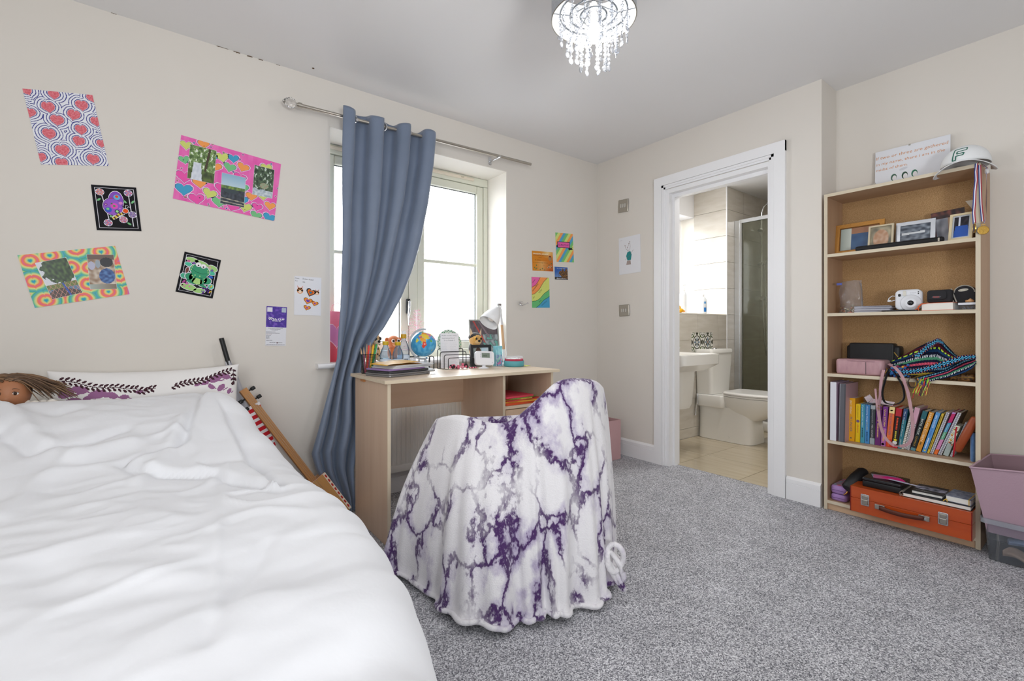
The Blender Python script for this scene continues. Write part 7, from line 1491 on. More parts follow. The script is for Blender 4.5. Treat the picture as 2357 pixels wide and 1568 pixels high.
BK((2051.6, 2065, 1027, 2062, 2077, 941), .13, '#1d1c1e', [('~TOP', .30, .45, .76, .42, '#e2502c'), ('~x', .30, .25, .42, .36, '#e8d84a')], 'black and red paperback with yellow haired doodle', side='#d84a2c', extra=lambda a, t, h: (a.rect(0, .80 * h, t, h, '#c22c3c'), a.rect(0, 0, t, .07 * h, '#d8303c'), a.poly(circ(.45 * t, .13 * h, .42 * t, 12), '#f0f0f0'), a.poly(star(.5 * t, .20 * h, .4 * t, 7, .5), '#f0dc2c')))
BK((2066, 2075.5, 1029, 2079, 2091, 942), .13, '#2f7c8c', [('The Story of Darcy', .28, .30, .94, .46, '#dfeff2'), ('HARCOURT', .30, .02, .24, .40, '#eef4f4')], 'teal paperback reading HARCOURT near its foot', extra=lambda a, t, h: a.rect(0, .72 * h, t, h, '#34507c'))
def dotty(a, t, h):
    for k in range(30):
        for j in range(3): a.poly([(t * (.15 + .3 * j + .15 * (k % 2)), h * k / 30), (t * (.30 + .3 * j + .15 * (k % 2)), h * (k + .5) / 30), (t * (.15 + .3 * j + .15 * (k % 2)), h * (k + 1) / 30), (t * (.0 + .3 * j + .15 * (k % 2)), h * (k + .5) / 30)], '#2a2a30')
def spiral(a, t, h):
    for k in range(24): a.rect(.1 * t, h * (k + .2) / 24, .95 * t, h * (k + .6) / 24, '#f4f2ea')
BK((2074, 2080, 1032, 2096, 2104, 941.5), .14, '#a8a69a', [], 'ring bound notepad with cream wire spine leaning', extra=spiral, cat='notebook', kind='notebook')
BK((2080.5, 2092.5, 1033, 2105, 2118, 940), .16, '#e8e6ea', [], 'notebook with black and white diamond spine, pink marble top', extra=lambda a, t, h: (a.rect(0, 0, t, h, '#e6e4e8'), a.up(), dotty(a, t, h * .62), a.rect(0, .62 * h, t, h, '#d8a8bc')), cat='notebook', kind='notebook', side='#cfa0ae')
BK((2094.5, 2106.2, 1034, 2123, 2136, 948), .13, '#20292c', [('BITE RISK', .26, .40, .80, .58, '#e8f0ea'), ('S.J.WILLS', .30, .12, .36, .48, '#d8a82c')], 'dark paperback reading BITE RISK by S.J.WILLS', extra=lambda a, t, h: (a.rect(0, .80 * h, t, h, '#2f6a74'), a.rect(0, 0, t, .07 * h, '#5a8a94')))
BK((2107, 2119, 1036, 2138, 2150.5, 950.6), .13, '#d8922c', [('HARLAN COBEN', .22, .26, .97, .66, '#f4ecd8'), ('~w', .3, .16, .24, .4, '#5a4a2a')], 'amber paperback reading HARLAN COBEN', side='#2a2c34')
BK((2121, 2131.6, 1037.6, 2154, 2164.5, 951), .13, '#5a9ad8', [('JEN SANTIS', .26, .62, .93, .50, '#eef4fa'), ('IN WIRED', .26, .40, .60, .50, '#2a5ac0'), ('~f', .3, .10, .36, .4, '#dfe8f2')], 'sky blue paperback with white and blue capitals', extra=lambda a, t, h: a.poly(circ(.5 * t, .05 * h, .26 * t), '#e8d84a'))
BK((2133, 2138.6, 1039, 2167, 2173, 953), .13, '#d8b83c', [('~ginger', .25, .1, .95, .5, '#4a4428')], 'thin mustard book with black type')
def gingham(a, t, h):
    n = max(4, int(h / .009))
    for k in range(n): a.rect(0, h * k / n, t, h * (k + .5) / n, '#a6a8b4')
    a.up(); a.rect(.35 * t, 0, .65 * t, h, '#8a8c9a'); a.rect(.04 * t, 0, .16 * t, h, '#b9bbc6')
BK((2139.5, 2147, 1042.6, 2177, 2186, 951), .15, '#e6e6ea', [], 'grey gingham notebook left of the colour block book', extra=gingham, cat='notebook', kind='notebook')
def blocks(a, t, h):
    for f0, f1, c in ((0, .10, '#e2702c'), (.10, .34, '#cf8ab8'), (.34, .52, '#5aaa84'), (.52, .74, '#4a9cc0'), (.74, .95, '#c02c6a'), (.95, 1, '#c090d0')): a.poly([(0, f0 * h), (t, f0 * h + .5 * t * (f0 > 0)), (t, f1 * h + .5 * t * (f1 < 1)), (0, f1 * h)], c)
BK((2148, 2156.5, 1044, 2191, 2201, 950.6), .15, '#c02c6a', [('Complete Allergies', .30, .36, .72, .46, '#e8e8f0')], 'diary with magenta, blue, green and pink colour blocks', extra=blocks)
BK((2157.5, 2166.5, 1046, 2203, 2213, 952), .17, '#e6e6ea', [], 'larger grey gingham notebook with taupe cover', extra=gingham, cat='notebook', kind='notebook', side='#6a6052')
def floral(a, t, h):
    a.rect(0, 0, t, .42 * h, '#a9b8b6'); a.rect(0, .42 * h, t, h, '#e6ead6'); a.up(); rr = random.Random(4)
    for k in range(14): x, y = rr.random() * t, h * rr.uniform(.38, .9); a.poly(circ(x, y, .0035, 7), rr.choice(['#e8a02c', '#d86a2c', '#f0c83c'])); a.stroke([(x, y), (x + .006, y + .014)], .0012, '#5a4028')
fb_ = BK((2169, 2182, 1047, 2197, 2210, 982), .11, '#dfe4d2', [], 'small floral hardback with red ribbon marker', extra=floral)
inv = fb_.matrix_basis.inverted(); Pr = [onX(2211, 985, 2.932), onX(2202, 983, 2.918), onX(2199, 1000, 2.912), onX(2197, 1030, 2.908), onX(2194, 1052, 2.905)]
g = G(); g.loft([[inv @ (p + Vector((0, .0028 * s_, 0))) for s_ in (-1, 1)] for p in Pr], 0, False); g.obj('ribbon_marker', mat('red_ribbon', '#b8182c', .4), fb_, solid=.0005)
BK((2185, 2190.5, 1047, 2221, 2227, 974), .12, '#dcdce2', [], 'small gingham notebook beside the leather case', extra=gingham, cat='notebook', kind='notebook')
lc = thing('leather_case', 'tan leather roll case with strap and stud, leaning on the fourth shelf', 'case', M=along(tuple(onX(2203, 1042, 2.955) + Vector((0, 0, .012))), tuple(onX(2243, 968, 2.955)), 90)); LL = (onX(2203, 1042, 2.955) - onX(2243, 968, 2.955)).length; M_TAN = mat('tan_leather', '#9c4a26', .4, bump=(120, .2, .002))
g = G(); g.lathe([(.001, -.008), (.013, -.006), (.016, .002), (.017, LL * .5), (.016, LL - .004), (.012, LL + .004), (.001, LL + .005)], 20, sx=1.0, sy=.75); g.obj('body', M_TAN, lc)
g = G(); g.ball((0, -.0125, LL * .88), .004, .003, .004, 10); g.obj('stud', M_STEEL, lc)
g = G(); g.tube([(-.006, -.013, LL * .50), (.002, -.024, LL * .42), (.010, -.022, LL * .30), (.006, -.014, LL * .22)], [.004, .006, .006, .004], 8); g.obj('strap', M_TAN, lc)
bv = thing('velvet_pouch', 'blue velvet pouch standing at the end of the fourth shelf', 'pouch', M=SB(2230, Z4, 2.95)); w2 = sw(2230, 2246, 2.95); hv = szp(2238, 998, 2.95) - Z4
g = G(); g.loft([[(w2 / 2 + w2 / 2 * s_ * math.cos(t), .03 + .028 * s_ * math.sin(t), z) for t in [2 * PI * k / 20 for k in range(20)]] for z, s_ in ((0, .85), (.008, 1), (hv * .5, .98), (hv * .92, .9), (hv, .7))], 0, True, True, True); g.obj('body', mat('blue_velvet', '#4670a8', .9, vary=(60, '#6a94c8', .3), sheen=.6), bv); g = G(); g.tube([(w2 * .2, .03, hv), (w2 * .5, .01, hv + .004), (w2 * .8, .03, hv)], .0025, 6); g.obj('drawstring', M_BLACK, bv)
# bunting strip lying on the books
bt = thing('paper_bunting', 'strip of pink printed paper flags lying on the books', 'bunting', M=SB(1995, szp(2030, 931, 2.98), 2.985)); inv = bt.matrix_basis.inverted(); rr = random.Random(6)
for P in ([(1989, 915), (2002, 908), (2010, 918), (1997, 927)], [(2008, 918), (2030, 921), (2032, 929), (2000, 927)], [(2030, 921), (2060, 926), (2055, 934), (2028, 930)]):
    Q = [inv @ onX(x, y, 2.982 + .004 * i) for i, (x, y) in enumerate(P)]; g = G(); g.add(Q, [(0, 1, 2, 3)], col='#e6d8de')
    for k in range(14): u, v = rr.random() * .9, rr.random() * .8; p = Q[0].lerp(Q[1], u).lerp(Q[3].lerp(Q[2], u), v); q = p + (Q[1] - Q[0]) * .08; r_ = p + (Q[3] - Q[0]) * .14; n_ = Vector((0, -.0006, 0)); g.add([p + n_, q + n_, r_ + n_], [(0, 1, 2)], col=rr.choice(['#b8406a', '#5a3a9c', '#c98aa0', '#a02c4c']))
    g.obj('flag', M_PRINT, bt)
# -- bottom shelf
M_ORW = wood('varnished_orange_wood', '#bf4f1c', '#a83c12', 1, 6, .22, coat=.5)
oc = thing('wooden_case', 'glossy orange wooden case with steel latches on the bottom shelf', 'case', M=SB(1957, Z5, 2.845)); w2 = sw(1957, 2238, 2.845); M_ORX = wood('varnished_orange_long', '#c4541e', '#a63c12', 0, 5, .22, coat=.5)
hc = szp(1957, 1118, 2.845) - Z5; hs = .56 * hc
g = G(); g.box(0, 0, 0, w2, .22, hs - .001); g.obj('base', M_ORX, oc); g = G(); g.box(0, 0, hs + .0005, w2, .22, hc); ld = g.obj('lid', M_ORX, oc)
M_RED = mat('dark_stain', '#7a1a0c', .3)
for x0, x1 in ((-.0004, .004), (w2 - .004, w2 + .0004)): g = G(); g.box(x0, -.0004, 0, x1, .0, hs - .001); g.box(x0, -.0004, hs + .0005, x1, 0, hc); g.obj('corner_joint', M_RED, oc)
for fx in (.14, .79):
    x = w2 * fx; g = G(); g.rbox(x - .018, -.004, hs - .030, x + .018, 0, hs + .028, .005, 2, axis=1); g.obj('latch_plate', M_CHROME, oc); g = G(); g.rbox(x - .013, -.009, hs - .024, x + .013, -.003, hs + .002, .003, 2, axis=1); g.rbox(x - .012, -.008, hs + .004, x + .012, -.003, hs + .022, .003, 2, axis=1); g.obj('latch', M_STEEL, oc)
for fx in (.275, .645): x = w2 * fx; g = G(); g.rbox(x - .020, -.008, hs - .030, x + .020, 0, hs - .006, .002, 1, axis=1); hp_ = g.obj('handle_plate', M_STEEL, oc); g = G(); g.cyl((x + .004, -.0105, hs - .018), (x + .004, -.007, hs - .018), .005, n=12); g.obj('rivet', M_CHROME, hp_)
g = G(); g.loft([[(w2 * t, -.012 - .006 * math.sin(PI * (t - .275) / .37), z) for z in (hs - .028 - .006 * math.sin(PI * (t - .275) / .37), hs - .008 - .006 * math.sin(PI * (t - .275) / .37))] for t in [.275 + .37 * k / 12 for k in range(13)]], 0, False); g.obj('handle', mat('brown_handle_leather', '#5a2a1c', .5), oc, solid=.004)
ZT5 = Z5 + hc + .001
pcs = thing('lilac_case', 'lilac zipped pencil case with pink print beside the orange case', 'pencil case', M=SB(1911, Z5, 2.935)); w2 = sw(1911, 1946, 2.935); hq = szp(1930, 1120, 2.935) - Z5
for k, (z0, z1) in enumerate(((0, .45), (.47, 1.0))):
    g = G(); g.rbox(0, 0, hq * z0, w2 + .004, .18, hq * z1, .018, 4, r2=.010); g.obj('shell', mat('lilac_eva', '#a884c0', .5), pcs)
g = G(); g.box(.008, .01, hq, w2 - .004, .17, hq + .0008, 0, '#c98ab0'); a = Art(g, mtr(.008, .01, hq + .0008)); a.grid(0, 0, w2 - .012, .16, 12, 36, lambda u, v: mixc('#d06a8c', '#8ab0c8', .5 + 1.2 * nz(u * 3, v * 9))); g.obj('printed_panel', M_GLOSS, pcs); g = G(); g.tube([(.004, -.001, hq * .22), (w2, -.001, hq * .22)], .0014, 5); g.tube([(.004, -.001, hq * .72), (w2, -.001, hq * .72)], .0014, 5); g.obj('zip', mat('lilac_zip', '#7d5a96', .5), pcs)
bp_ = thing('zip_pouch', 'black leather zip pouch propped on the lilac case', 'pouch', M=along(tuple(onX(1950, 1125, 2.93)), tuple(onX(1990, 1088, 3.06)), 20)); PLn = (onX(1950, 1125, 2.93) - onX(1990, 1088, 3.06)).length
g = G(); g.loft([[(.030 * s_ * math.cos(t), .022 * s_ * math.sin(t) + .02 * math.sin(z / PLn * 2), z) for t in [2 * PI * k / 20 for k in range(20)]] for z, s_ in ((0, .75), (.006, 1), (PLn * .5, 1.05), (PLn * .9, .95), (PLn, .6))], 0, True, True, True); g.obj('body', M_BLE, bp_)
g = G(); g.tube([(.0, -.023, .004), (.002, -.012, PLn * .5), (0, -.005, PLn * .9)], .0035, 6); g.obj('zip', M_BLACK, bp_); g = G(); g.tube([(0, -.028, .004), (0, -.034, -.006), (.004, -.036, -.02)], [.004, .0035, .003], 8); g.obj('zip_pull', M_GOLD, bp_)
bx2 = thing('black_case', 'flat black plastic case on the orange wooden case', 'case', M=SB(1984, ZT5, 2.885, 0)); w2 = sw(1984, 2074, 2.885)
g = G(); g.rbox(0, 0, 0, w2, .16, .030, .008, 3, r2=.004); g.obj('base', M_BLACK, bx2); g = G(); g.rbox(-.001, -.001, .031, w2 + .001, .161, .046, .008, 3, r2=.005); g.obj('lid', mat('black_lid', '#26272a', .25), bx2)
rr = random.Random(3)
g = G()
for k, (c, w3, d3_, r_) in enumerate((('#b0507a', .105, .075, 18), ('#8f98a8', .10, .07, 22), ('#c86a94', .11, .06, 14))): g.T = mrot('Z', r_); g.box(0, 0, .0014 * k, w3, d3_, .0014 * k + .001, 0, c)
g.T = mrot('Z', 8); g.prism([(.03, .02), (.10, .0), (.125, .012), (.11, .05), (.05, .06)], .0045, .0058, 0, '#e2308a'); g.T = mrot('Z', -8); g.prism(circ(.10, .02, .045, 14, .010), .006, .0068, 0, '#c9c6de'); g.prism(circ(.145, .012, .045, 14, .008), .007, .0076, 0, '#cfccdf')
g.obj('craft_papers', M_PRINT, M=SB(2010, ZT5 + .047, 2.91), label='pink and lilac craft paper cut-outs on the black case', cat='papers')
def spiral_book(name, M, w2, d2, h2, label, cover_mat, wire=True):
    b = pages_book(name, M, w2, d2, h2, cover_mat, label)
    if wire:
        for k in range(20): y = d2 * (k + .5) / 20; g = G(); g.tube([(-.006 + .009 * math.cos(t), y, h2 / 2 + .011 * math.sin(t)) for t in [2 * PI * q / 10 for q in range(10)]], .0009, 5, closed=True); g.obj('wire_ring', M_STEEL, b)
    return b
M_BKC = mat('black_card_cover', '#26272b', .5)
spiral_book('sketchbook', SB(2078, ZT5, 2.862, 0), sw(2078, 2236, 2.862), .19, .018, 'large black ring-bound sketchbook on the orange case', M_BKC)
nb = pages_book('notebook', SB(2098, ZT5 + .019, 2.885, 1), sw(2098, 2170, 2.885), .15, .014, mat('slate_cover', '#3a4044', .35), 'dark slate notebook with white lettering on the sketchbook')
g = G(); a = Art(g, mtr(0, 0, .0145)); a.text('KANSAI GAIDAI', .012, .02, .012, '#dfe2e6', width=.055); a.grid(.0, .05, sw(2098, 2170, 2.885), .11, 24, 14, lambda u, v: mixc('#c6c2d6', '#4a4e56', .5 + 1.3 * nz(u * 5 + v * 3, v * 6))); g.obj('cover_print', M_PRINT, nb)
pj = pages_book('journal', SB(2176, ZT5 + .019, 2.875, -2), sw(2176, 2236, 2.875), .14, .026, mat('fern_print', '#9aa0b0', .6, vary=(55, '#5f677c', .15)), 'grey leaf-patterned journal with yellow elastic on the sketchbook', mat('yellow_elastic', '#d0a838', .5))
g = G(); g.T = mtr(.004, -.002, .004); g.tube([(0, 0, .006), (-.008, -.004, -.002), (-.012, -.006, -.010)], .002, 6); g.tube([(0, 0, .006), (.004, -.005, -.004), (.002, -.008, -.012)], .002, 6); g.obj('ribbon_tail', mat('yellow_elastic', '#d0a838', .5), pj)
# ================================================================== storage beside the bookcase
M_TUB = clear('milky_tub', '#f3f6fa', .9, .10, '#d6deea', .12)
tub = thing('storage_tub', 'clear plastic storage tub on the carpet beside the bookcase', 'storage tub', (2.835, .365, .003))
def ring4(x0, y0, x1, y1, z, r=.02, n=4):
    P = []
    for cx, cy, t0 in ((x1 - r, y1 - r, 0), (x0 + r, y1 - r, PI / 2), (x0 + r, y0 + r, PI), (x1 - r, y0 + r, 1.5 * PI)):
        for k in range(n + 1): t = t0 + PI / 2 * k / n; P.append((cx + r * math.cos(t), cy + r * math.sin(t), z))
    return P
g = G(); TY = -.42; g.loft([ring4(0, TY, .27, 0, 0), ring4(-.016, TY - .01, .28, .012, .17)], 0, True, True, False); g.obj('body', M_TUB, tub, sharp=50)
g = G(); g.loft([ring4(-.017, TY - .011, .281, .013, .155), ring4(-.030, TY - .02, .29, .022, .158), ring4(-.030, TY - .02, .29, .022, .178), ring4(-.017, TY - .011, .281, .013, .178)], 0, True); g.obj('rim', clear('milky_rim', '#f2f5fa', 1.0, .30, '#e2e8f2', .1), tub, sharp=50)
def cloth_roll(name, c0, c1, r0, col, label, mt=None, colfn=None):
    g = G(); c0, c1 = Vector(c0), Vector(c1); d = c1 - c0; n = 22
    side = d.cross(Vector((0, 0, 1))).normalized()
    def f(u, v): a_ = 2 * PI * u; rr_ = r0 * (1 + .18 * math.sin(3 * a_ + v * 7) + .12 * nz(math.cos(a_) * 2, math.sin(a_) * 2, v * 5)) * (1 - .5 * abs(2 * v - 1) ** 5); p = c0.lerp(c1, v) + side * rr_ * 1.25 * math.cos(a_) + Vector((0, 0, rr_ * .8 * math.sin(a_) + .01 * math.sin(v * 9))); return tuple(p)
    g.grid(f, n, 24, closed_u=True, col=None if colfn else col, colfn=colfn); return g.obj(name, mat('soft_knit', '#ffffff', .95, attr=True, bump=(160, .5, .003)), label=label, cat='clothes', group='clothes in the clear tub')
cloth_roll('folded_clothing', (2.875, .31, .085), (2.94, .06, .075), .026, '#8a9cb8', 'blue grey garment in the clear tub')
cloth_roll('folded_clothing', (2.87, .325, .032), (2.90, .16, .030), .024, '#b9a08e', 'beige garment at the bottom of the clear tub')
cloth_roll('folded_clothing', (2.865, .19, .045), (2.86, .01, .026), .022, '#c9a2ac', 'pink towelling garment at the clear tub front')
cloth_roll('folded_clothing', (2.96, .24, .03), (2.98, .05, .03), .025, '#8fb0ac', 'pale green garment in the clear tub')
cloth_roll('folded_clothing', (2.885, .10, .075), (2.88, -.12, .08), .022, None, 'orange and white patterned garment in the clear tub', colfn=lambda u, v: '#d8704a' if ((u * 5 + v * 6) % 1) < .6 else '#dfdce0')
# dusty pink fabric crate standing in the tub
cr_ = thing('fabric_crate', 'dusty lilac pink fabric crate standing in the clear tub', 'storage crate', (2.80, .345, .118)); M_LP = mat('lilac_pink_felt', '#b79aa8', .9, bump=(180, .35, .002)); M_LPI = mat('lilac_pink_lining', '#9a7f88', .95)
b4 = [onX(2272, 1240, 2.832) - Vector((2.80, .345, .118)), Vector((.035, -.42, 0)), Vector((.27, -.42, 0)), Vector((.27, .0, 0))]; b4[0].z = 0
t4 = [onX(2233, 1076, 2.765) - Vector((2.80, .345, .118)), Vector((-.035, -.47, .335)), Vector((.31, -.47, .345)), onX(2279, 1046, 3.09) - Vector((2.80, .345, .118))]
for i in range(4):
    j = (i + 1) % 4; P = [b4[i], b4[j], t4[j], t4[i]]; n_ = (P[1] - P[0]).cross(P[3] - P[0]).normalized() * .004
    g = G(); g.add(P, [(0, 1, 2, 3)], 0); g.add([p - n_ * (1 if n_.dot(((b4[0] + b4[2]) / 2) - P[0]) < 0 else -1) for p in P], [(3, 2, 1, 0)], 1); Q = g.v; g.add([Q[2], Q[3], Q[7], Q[6]], [(0, 1, 2, 3)], 0); sd = g.obj('side', [M_LP, M_LPI], cr_)
    g = G(); g.tube([t4[i], t4[j]], .004, 8); g.obj('rim_binding', M_LP, sd)
g = G(); g.add([tuple(p) for p in b4], [(0, 1, 2, 3)]); g.obj('bottom', M_LP, cr_)
# ================================================================== ceiling light
dL = 1.65; cl = FW * dL + RT * ((1366 - CX) / F * dL); CLZ = 2.085
ch_ = thing('ceiling_light', 'drum ceiling light with hanging strings of crystal drops', 'ceiling light', (cl.x, cl.y, CLZ))
M_DRUM = mat('glitter_grey_drum', '#9fa4aa', .35, metal=.5, bump=(500, .8, .003), vary=(300, '#c9ccd0', .2)); M_WIN = mat('white_lining', '#eceef0', .5)
g = G(); g.lathe([(.148, 0), (.148, .15)], 64); g.obj('drum_outer', M_DRUM, ch_)
g = G(); g.lathe([(.1465, .15), (.1465, 0)], 64); g.obj('drum_lining', M_WIN, ch_)
g = G(); g.tube([(.1475 * math.cos(t), .1475 * math.sin(t), 0) for t in [2 * PI * k / 64 for k in range(64)]], .0022, 6, closed=True); g.obj('drum_rim', mat('pewter', '#8d8a82', .3, metal=.8), ch_)
M_WIRE = mat('dark_chrome', '#6f7479', .3, metal=.9)
RG = ((.118, .020), (.082, .016), (.046, .012))
for r, z in RG: g = G(); g.tube([(r * math.cos(t), r * math.sin(t), z) for t in [2 * PI * k / 48 for k in range(48)]], .0032, 6, closed=True); g.obj('ring', M_WIRE, ch_)
for k in range(6): t = PI * k / 3 + .3; g = G(); g.tube([(.018 * math.cos(t), .018 * math.sin(t), .05), (.082 * math.cos(t), .082 * math.sin(t), .018), (.1465 * math.cos(t), .1465 * math.sin(t), .03)], .0018, 5); g.obj('spoke', M_WIRE, ch_)
g = G(); g.cyl((0, 0, .05), (0, 0, ZC - CLZ - .012), .007, n=10); g.lathe([(.001, ZC - CLZ - .0005), (.05, ZC - CLZ - .0005), (.048, ZC - CLZ - .012), (.01, ZC - CLZ - .03)], 28); g.obj('stem', M_WIRE, ch_)
g = G(); g.lathe([(.013, .055), (.014, .03), (.020, .010), (.030, -.012), (.031, -.030), (.022, -.050), (.001, -.058)], 24); g.obj('bulb', mat('opal_candle_bulb', '#f6f5f2', .25, emit=('#fff6ea', .6)), ch_)
M_DROP = clear('crystal_drop', '#f4f6fa', 1.0, .07, '#f6f8fc', .04)
pl_ = bpy.data.lights.new('ceiling_lamp_glow', 'POINT'); pl_.energy = 13; pl_.shadow_soft_size = .05; pl_.color = (1, .97, .93); po_ = bpy.data.objects.new('ceiling_lamp_glow', pl_); COL.objects.link(po_); po_.location = (cl.x, cl.y, CLZ - .10)
def bead_mesh(kind):
    g = G()
    if kind == 's': g.lathe([(.001, -.006), (.0045, -.0035), (.0058, 0), (.0045, .0035), (.001, .006)], 8)
    else: g.T = mrot('X', 90); g.lathe([(.001, -.0038), (.006, -.0036), (.0105, -.0012), (.0112, 0), (.0105, .0012), (.006, .0036), (.001, .0038)], 10)
    g.sm = [False] * len(g.sm); me = g.mesh('crystal_bead'); me.materials.append(M_DROP); return me
BS, BL_ = bead_mesh('s'), bead_mesh('l')
rr = random.Random(44)
for r, z0, n, ln in ((.118, .018, 16, .105), (.082, .014, 12, .165), (.046, .010, 8, .195)):
    for k in range(n):
        t = 2 * PI * (k + .3 * (n % 3)) / n; L = ln * rr.uniform(.82, 1.06); x, y = r * math.cos(t), r * math.sin(t); g = G(); g.tube([(x, y, z0), (x, y, z0 - L)], .0006, 4); s_ = g.obj('bead_string', M_WIRE, ch_)
        m = int(L / .0165); big = {m - 1, max(1, m // 2)} if m > 4 else {m - 1}
        for j in range(m):
            o = bpy.data.objects.new('crystal_bead', BL_ if j in big else BS); COL.objects.link(o); o.parent = s_; o.location = (x, y, z0 - .012 - .0165 * j); o.rotation_euler = (rr.uniform(-.15, .15), 0, rr.uniform(0, 3.1))
# ================================================================== bathroom things
to = thing('toilet', 'white close-coupled toilet in the bathroom', 'toilet', (4.14, 2.0, .002)); zt = -.002
def ell(cx, cy, rx, ry, z, n=36, p=2.4, flat=None):
    P = []
    for k in range(n):
        t = 2 * PI * k / n; c, s = math.cos(t), math.sin(t); x = cx + rx * math.copysign(abs(c) ** (2 / p), c); y = cy + ry * math.copysign(abs(s) ** (2 / p), s)
        if flat is not None: y = min(y, flat)
        P.append((x, y, z))
    return P
g = G(); g.loft([ell(0, .18, .155, .255, 0, p=5), ell(0, .18, .150, .252, .10, p=5), ell(0, .19, .148, .242, .24, p=5), ell(0, .20, .15, .24, .30, p=5)], 0, True, True, True); g.obj('pedestal', M_CERAMIC, to)
g = G(); g.loft([ell(0, .03, .105, .13, .205), ell(0, .01, .145, .21, .26), ell(0, .0, .170, .26, .32), ell(0, .0, .180, .275, .375), ell(0, .0, .182, .278, .398)], 0, True, True, True); g.obj('bowl', M_CERAMIC, to)
g = G(); g.rbox(-.18, .16, .29, .18, .428, .40, .03, 4, r2=.012); g.obj('rear_deck', M_CERAMIC, to)
g = G(); g.loft([ell(0, -.01, .184, .262, z, flat=.175) for z in (.401, .414)], 0, True, True, True); g.obj('seat', mat('white_seat', '#f2f0ec', .18), to, sharp=40)
g = G(); g.loft([ell(0, -.01, .186, .265, .417, flat=.18), ell(0, -.01, .187, .267, .428, flat=.18), ell(0, -.01, .176, .255, .442, flat=.172)], 0, True, True, True); g.obj('lid', mat('white_seat', '#f2f0ec', .18), to, sharp=40)
g = G(); g.loft([ring4(-.165, .275, .165, .428, .402, .03), ring4(-.185, .262, .185, .428, .70, .03), ring4(-.187, .260, .187, .428, .775, .03)], 0, True, True, True); ci = g.obj('cistern', M_CERAMIC, to, sharp=50)
g = G(); g.loft([ring4(-.192, .255, .192, .429, .776, .03), ring4(-.192, .255, .192, .429, .80, .03), ring4(-.185, .262, .185, .425, .812, .03)], 0, True, True, True); g.obj('cistern_lid', M_CERAMIC, ci, sharp=50)
g = G(); g.lathe([(.022, .812), (.022, .818), (.001, .82)], 20, c=(0, .34, 0)); g.obj('flush_button', M_CHROME, ci)
g = G(); g.cyl((-.156, .12, .045), (-.150, .12, .045), .009, n=12); g.obj('bolt_cap', M_CERAMIC, to)
g = G(); g.tube([(-.19, .40, .40), (-.195, .395, .33), (-.19, .41, .26), (-.2, .41, .20)], .008, 8); g.obj('supply_pipe', M_CHROME, to)
bs = thing('washbasin', 'white rectangular washbasin with semi pedestal', 'basin', (3.43, 2.23, 0))
g = G(); R_ = lambda ins, z: ring4(-.26 + ins, -.20 + ins, .26 - ins, .198 - ins * .2, z, .035)
g.loft([ring4(-.20, -.12, .20, .19, .655, .05), ring4(-.25, -.185, .25, .196, .700, .04), R_(0, .712), R_(0, .79), R_(.012, .794), R_(.03, .782), ring4(-.20, -.14, .20, .10, .70, .05)], 0, True, True, True); g.obj('bowl', M_CERAMIC, bs, sharp=50)
g = G(); g.loft([ring4(-.10, -.05, .10, .198, .345, .06), ring4(-.115, -.06, .115, .198, .38, .06), ring4(-.13, -.075, .13, .198, .64, .06), ring4(-.14, -.085, .14, .198, .66, .06)], 0, True, True, True); g.obj('semi_pedestal', M_CERAMIC, bs, sharp=50)
g = G(); g.cyl((-.02, .15, .785), (-.02, .15, .85), .018); g.tube([(-.02, .15, .84), (-.02, .10, .855), (-.02, .03, .85), (-.02, .0, .84)], .010, 10); g.rbox(-.026, .11, .862, -.014, .17, .872, .003, 2); g.obj('tap', M_CHROME, bs)
sp = thing('soap_dispenser', 'clear pump soap dispenser on the washbasin', 'soap dispenser', (3.35, 2.385, .796))
g = G(); g.lathe([(.001, 0), (.03, 0), (.032, .006), (.032, .075), (.02, .092), (.011, .10)], 20); g.obj('body', M_PLASTIC, sp); g = G(); g.lathe([(.0305, .02), (.0328, .021), (.0328, .06), (.0305, .061)], 20); g.obj('label_band', mat('soap_label', '#c9ccd2', .5), sp)
g = G(); g.cyl((0, 0, .098), (0, 0, .135), .006); g.tube([(0, 0, .135), (.02, -.02, .137), (.028, -.028, .128)], .0045, 8); g.obj('pump', M_WHITE, sp)
# patterned tile stickers
for k in range(2):
    g = G(); S_ = .18; g.box(0, -.0012, 0, S_, 0, S_, 0, '#e6e4dc'); a = Art(g, mtr(0, -.0012, 0) @ FRONT, clip=(0, 0, S_, S_), z=.0003, dz=.0003); D1, D2 = '#4a4a40', '#5f6f42'
    for x, y in ((0, 0), (S_, 0), (0, S_), (S_, S_)):
        a.poly(circ(x, y, .052, 20), D1 if k else D2); 
    a.up()
    for x, y in ((0, 0), (S_, 0), (0, S_), (S_, S_)):
        a.poly(circ(x, y, .042, 20), '#e6e4dc')
        for q in range(8): t = 2 * PI * q / 8; a.poly(circ(x + .026 * math.cos(t), y + .026 * math.sin(t), .011, 8, .006, math.degrees(t)), D2)
    for x, y in ((S_ / 2, 0), (S_ / 2, S_), (0, S_ / 2), (S_, S_ / 2)): a.poly(circ(x, y, .024, 14), D1)
    a.up(); a.stroke(circ(S_ / 2, S_ / 2, .060, 28), .010, D1, True)
    for q in range(8): t = 2 * PI * q / 8; a.poly(circ(S_ / 2 + .030 * math.cos(t), S_ / 2 + .030 * math.sin(t), .019, 10, .009, math.degrees(t)), D1 if q % 2 else '#7a8a9a')
    for q in range(4): t = 2 * PI * q / 4 + PI / 4; a.poly(circ(S_ / 2 + .078 * math.cos(t), S_ / 2 + .078 * math.sin(t), .014, 10, .007, math.degrees(t)), D2)
    a.up(); a.poly(circ(S_ / 2, S_ / 2, .009, 12), '#8a5a3a' if k else '#e6e4dc')
    g.obj('tile_sticker', M_GLOSS, M=mtr(3.905 + .183 * k, BY - .0004, .785), label='patterned grey and green tile sticker ' + ('nearer the basin' if k == 0 else 'nearer the toilet cistern') + ' on the bathroom wall', cat='tile sticker')
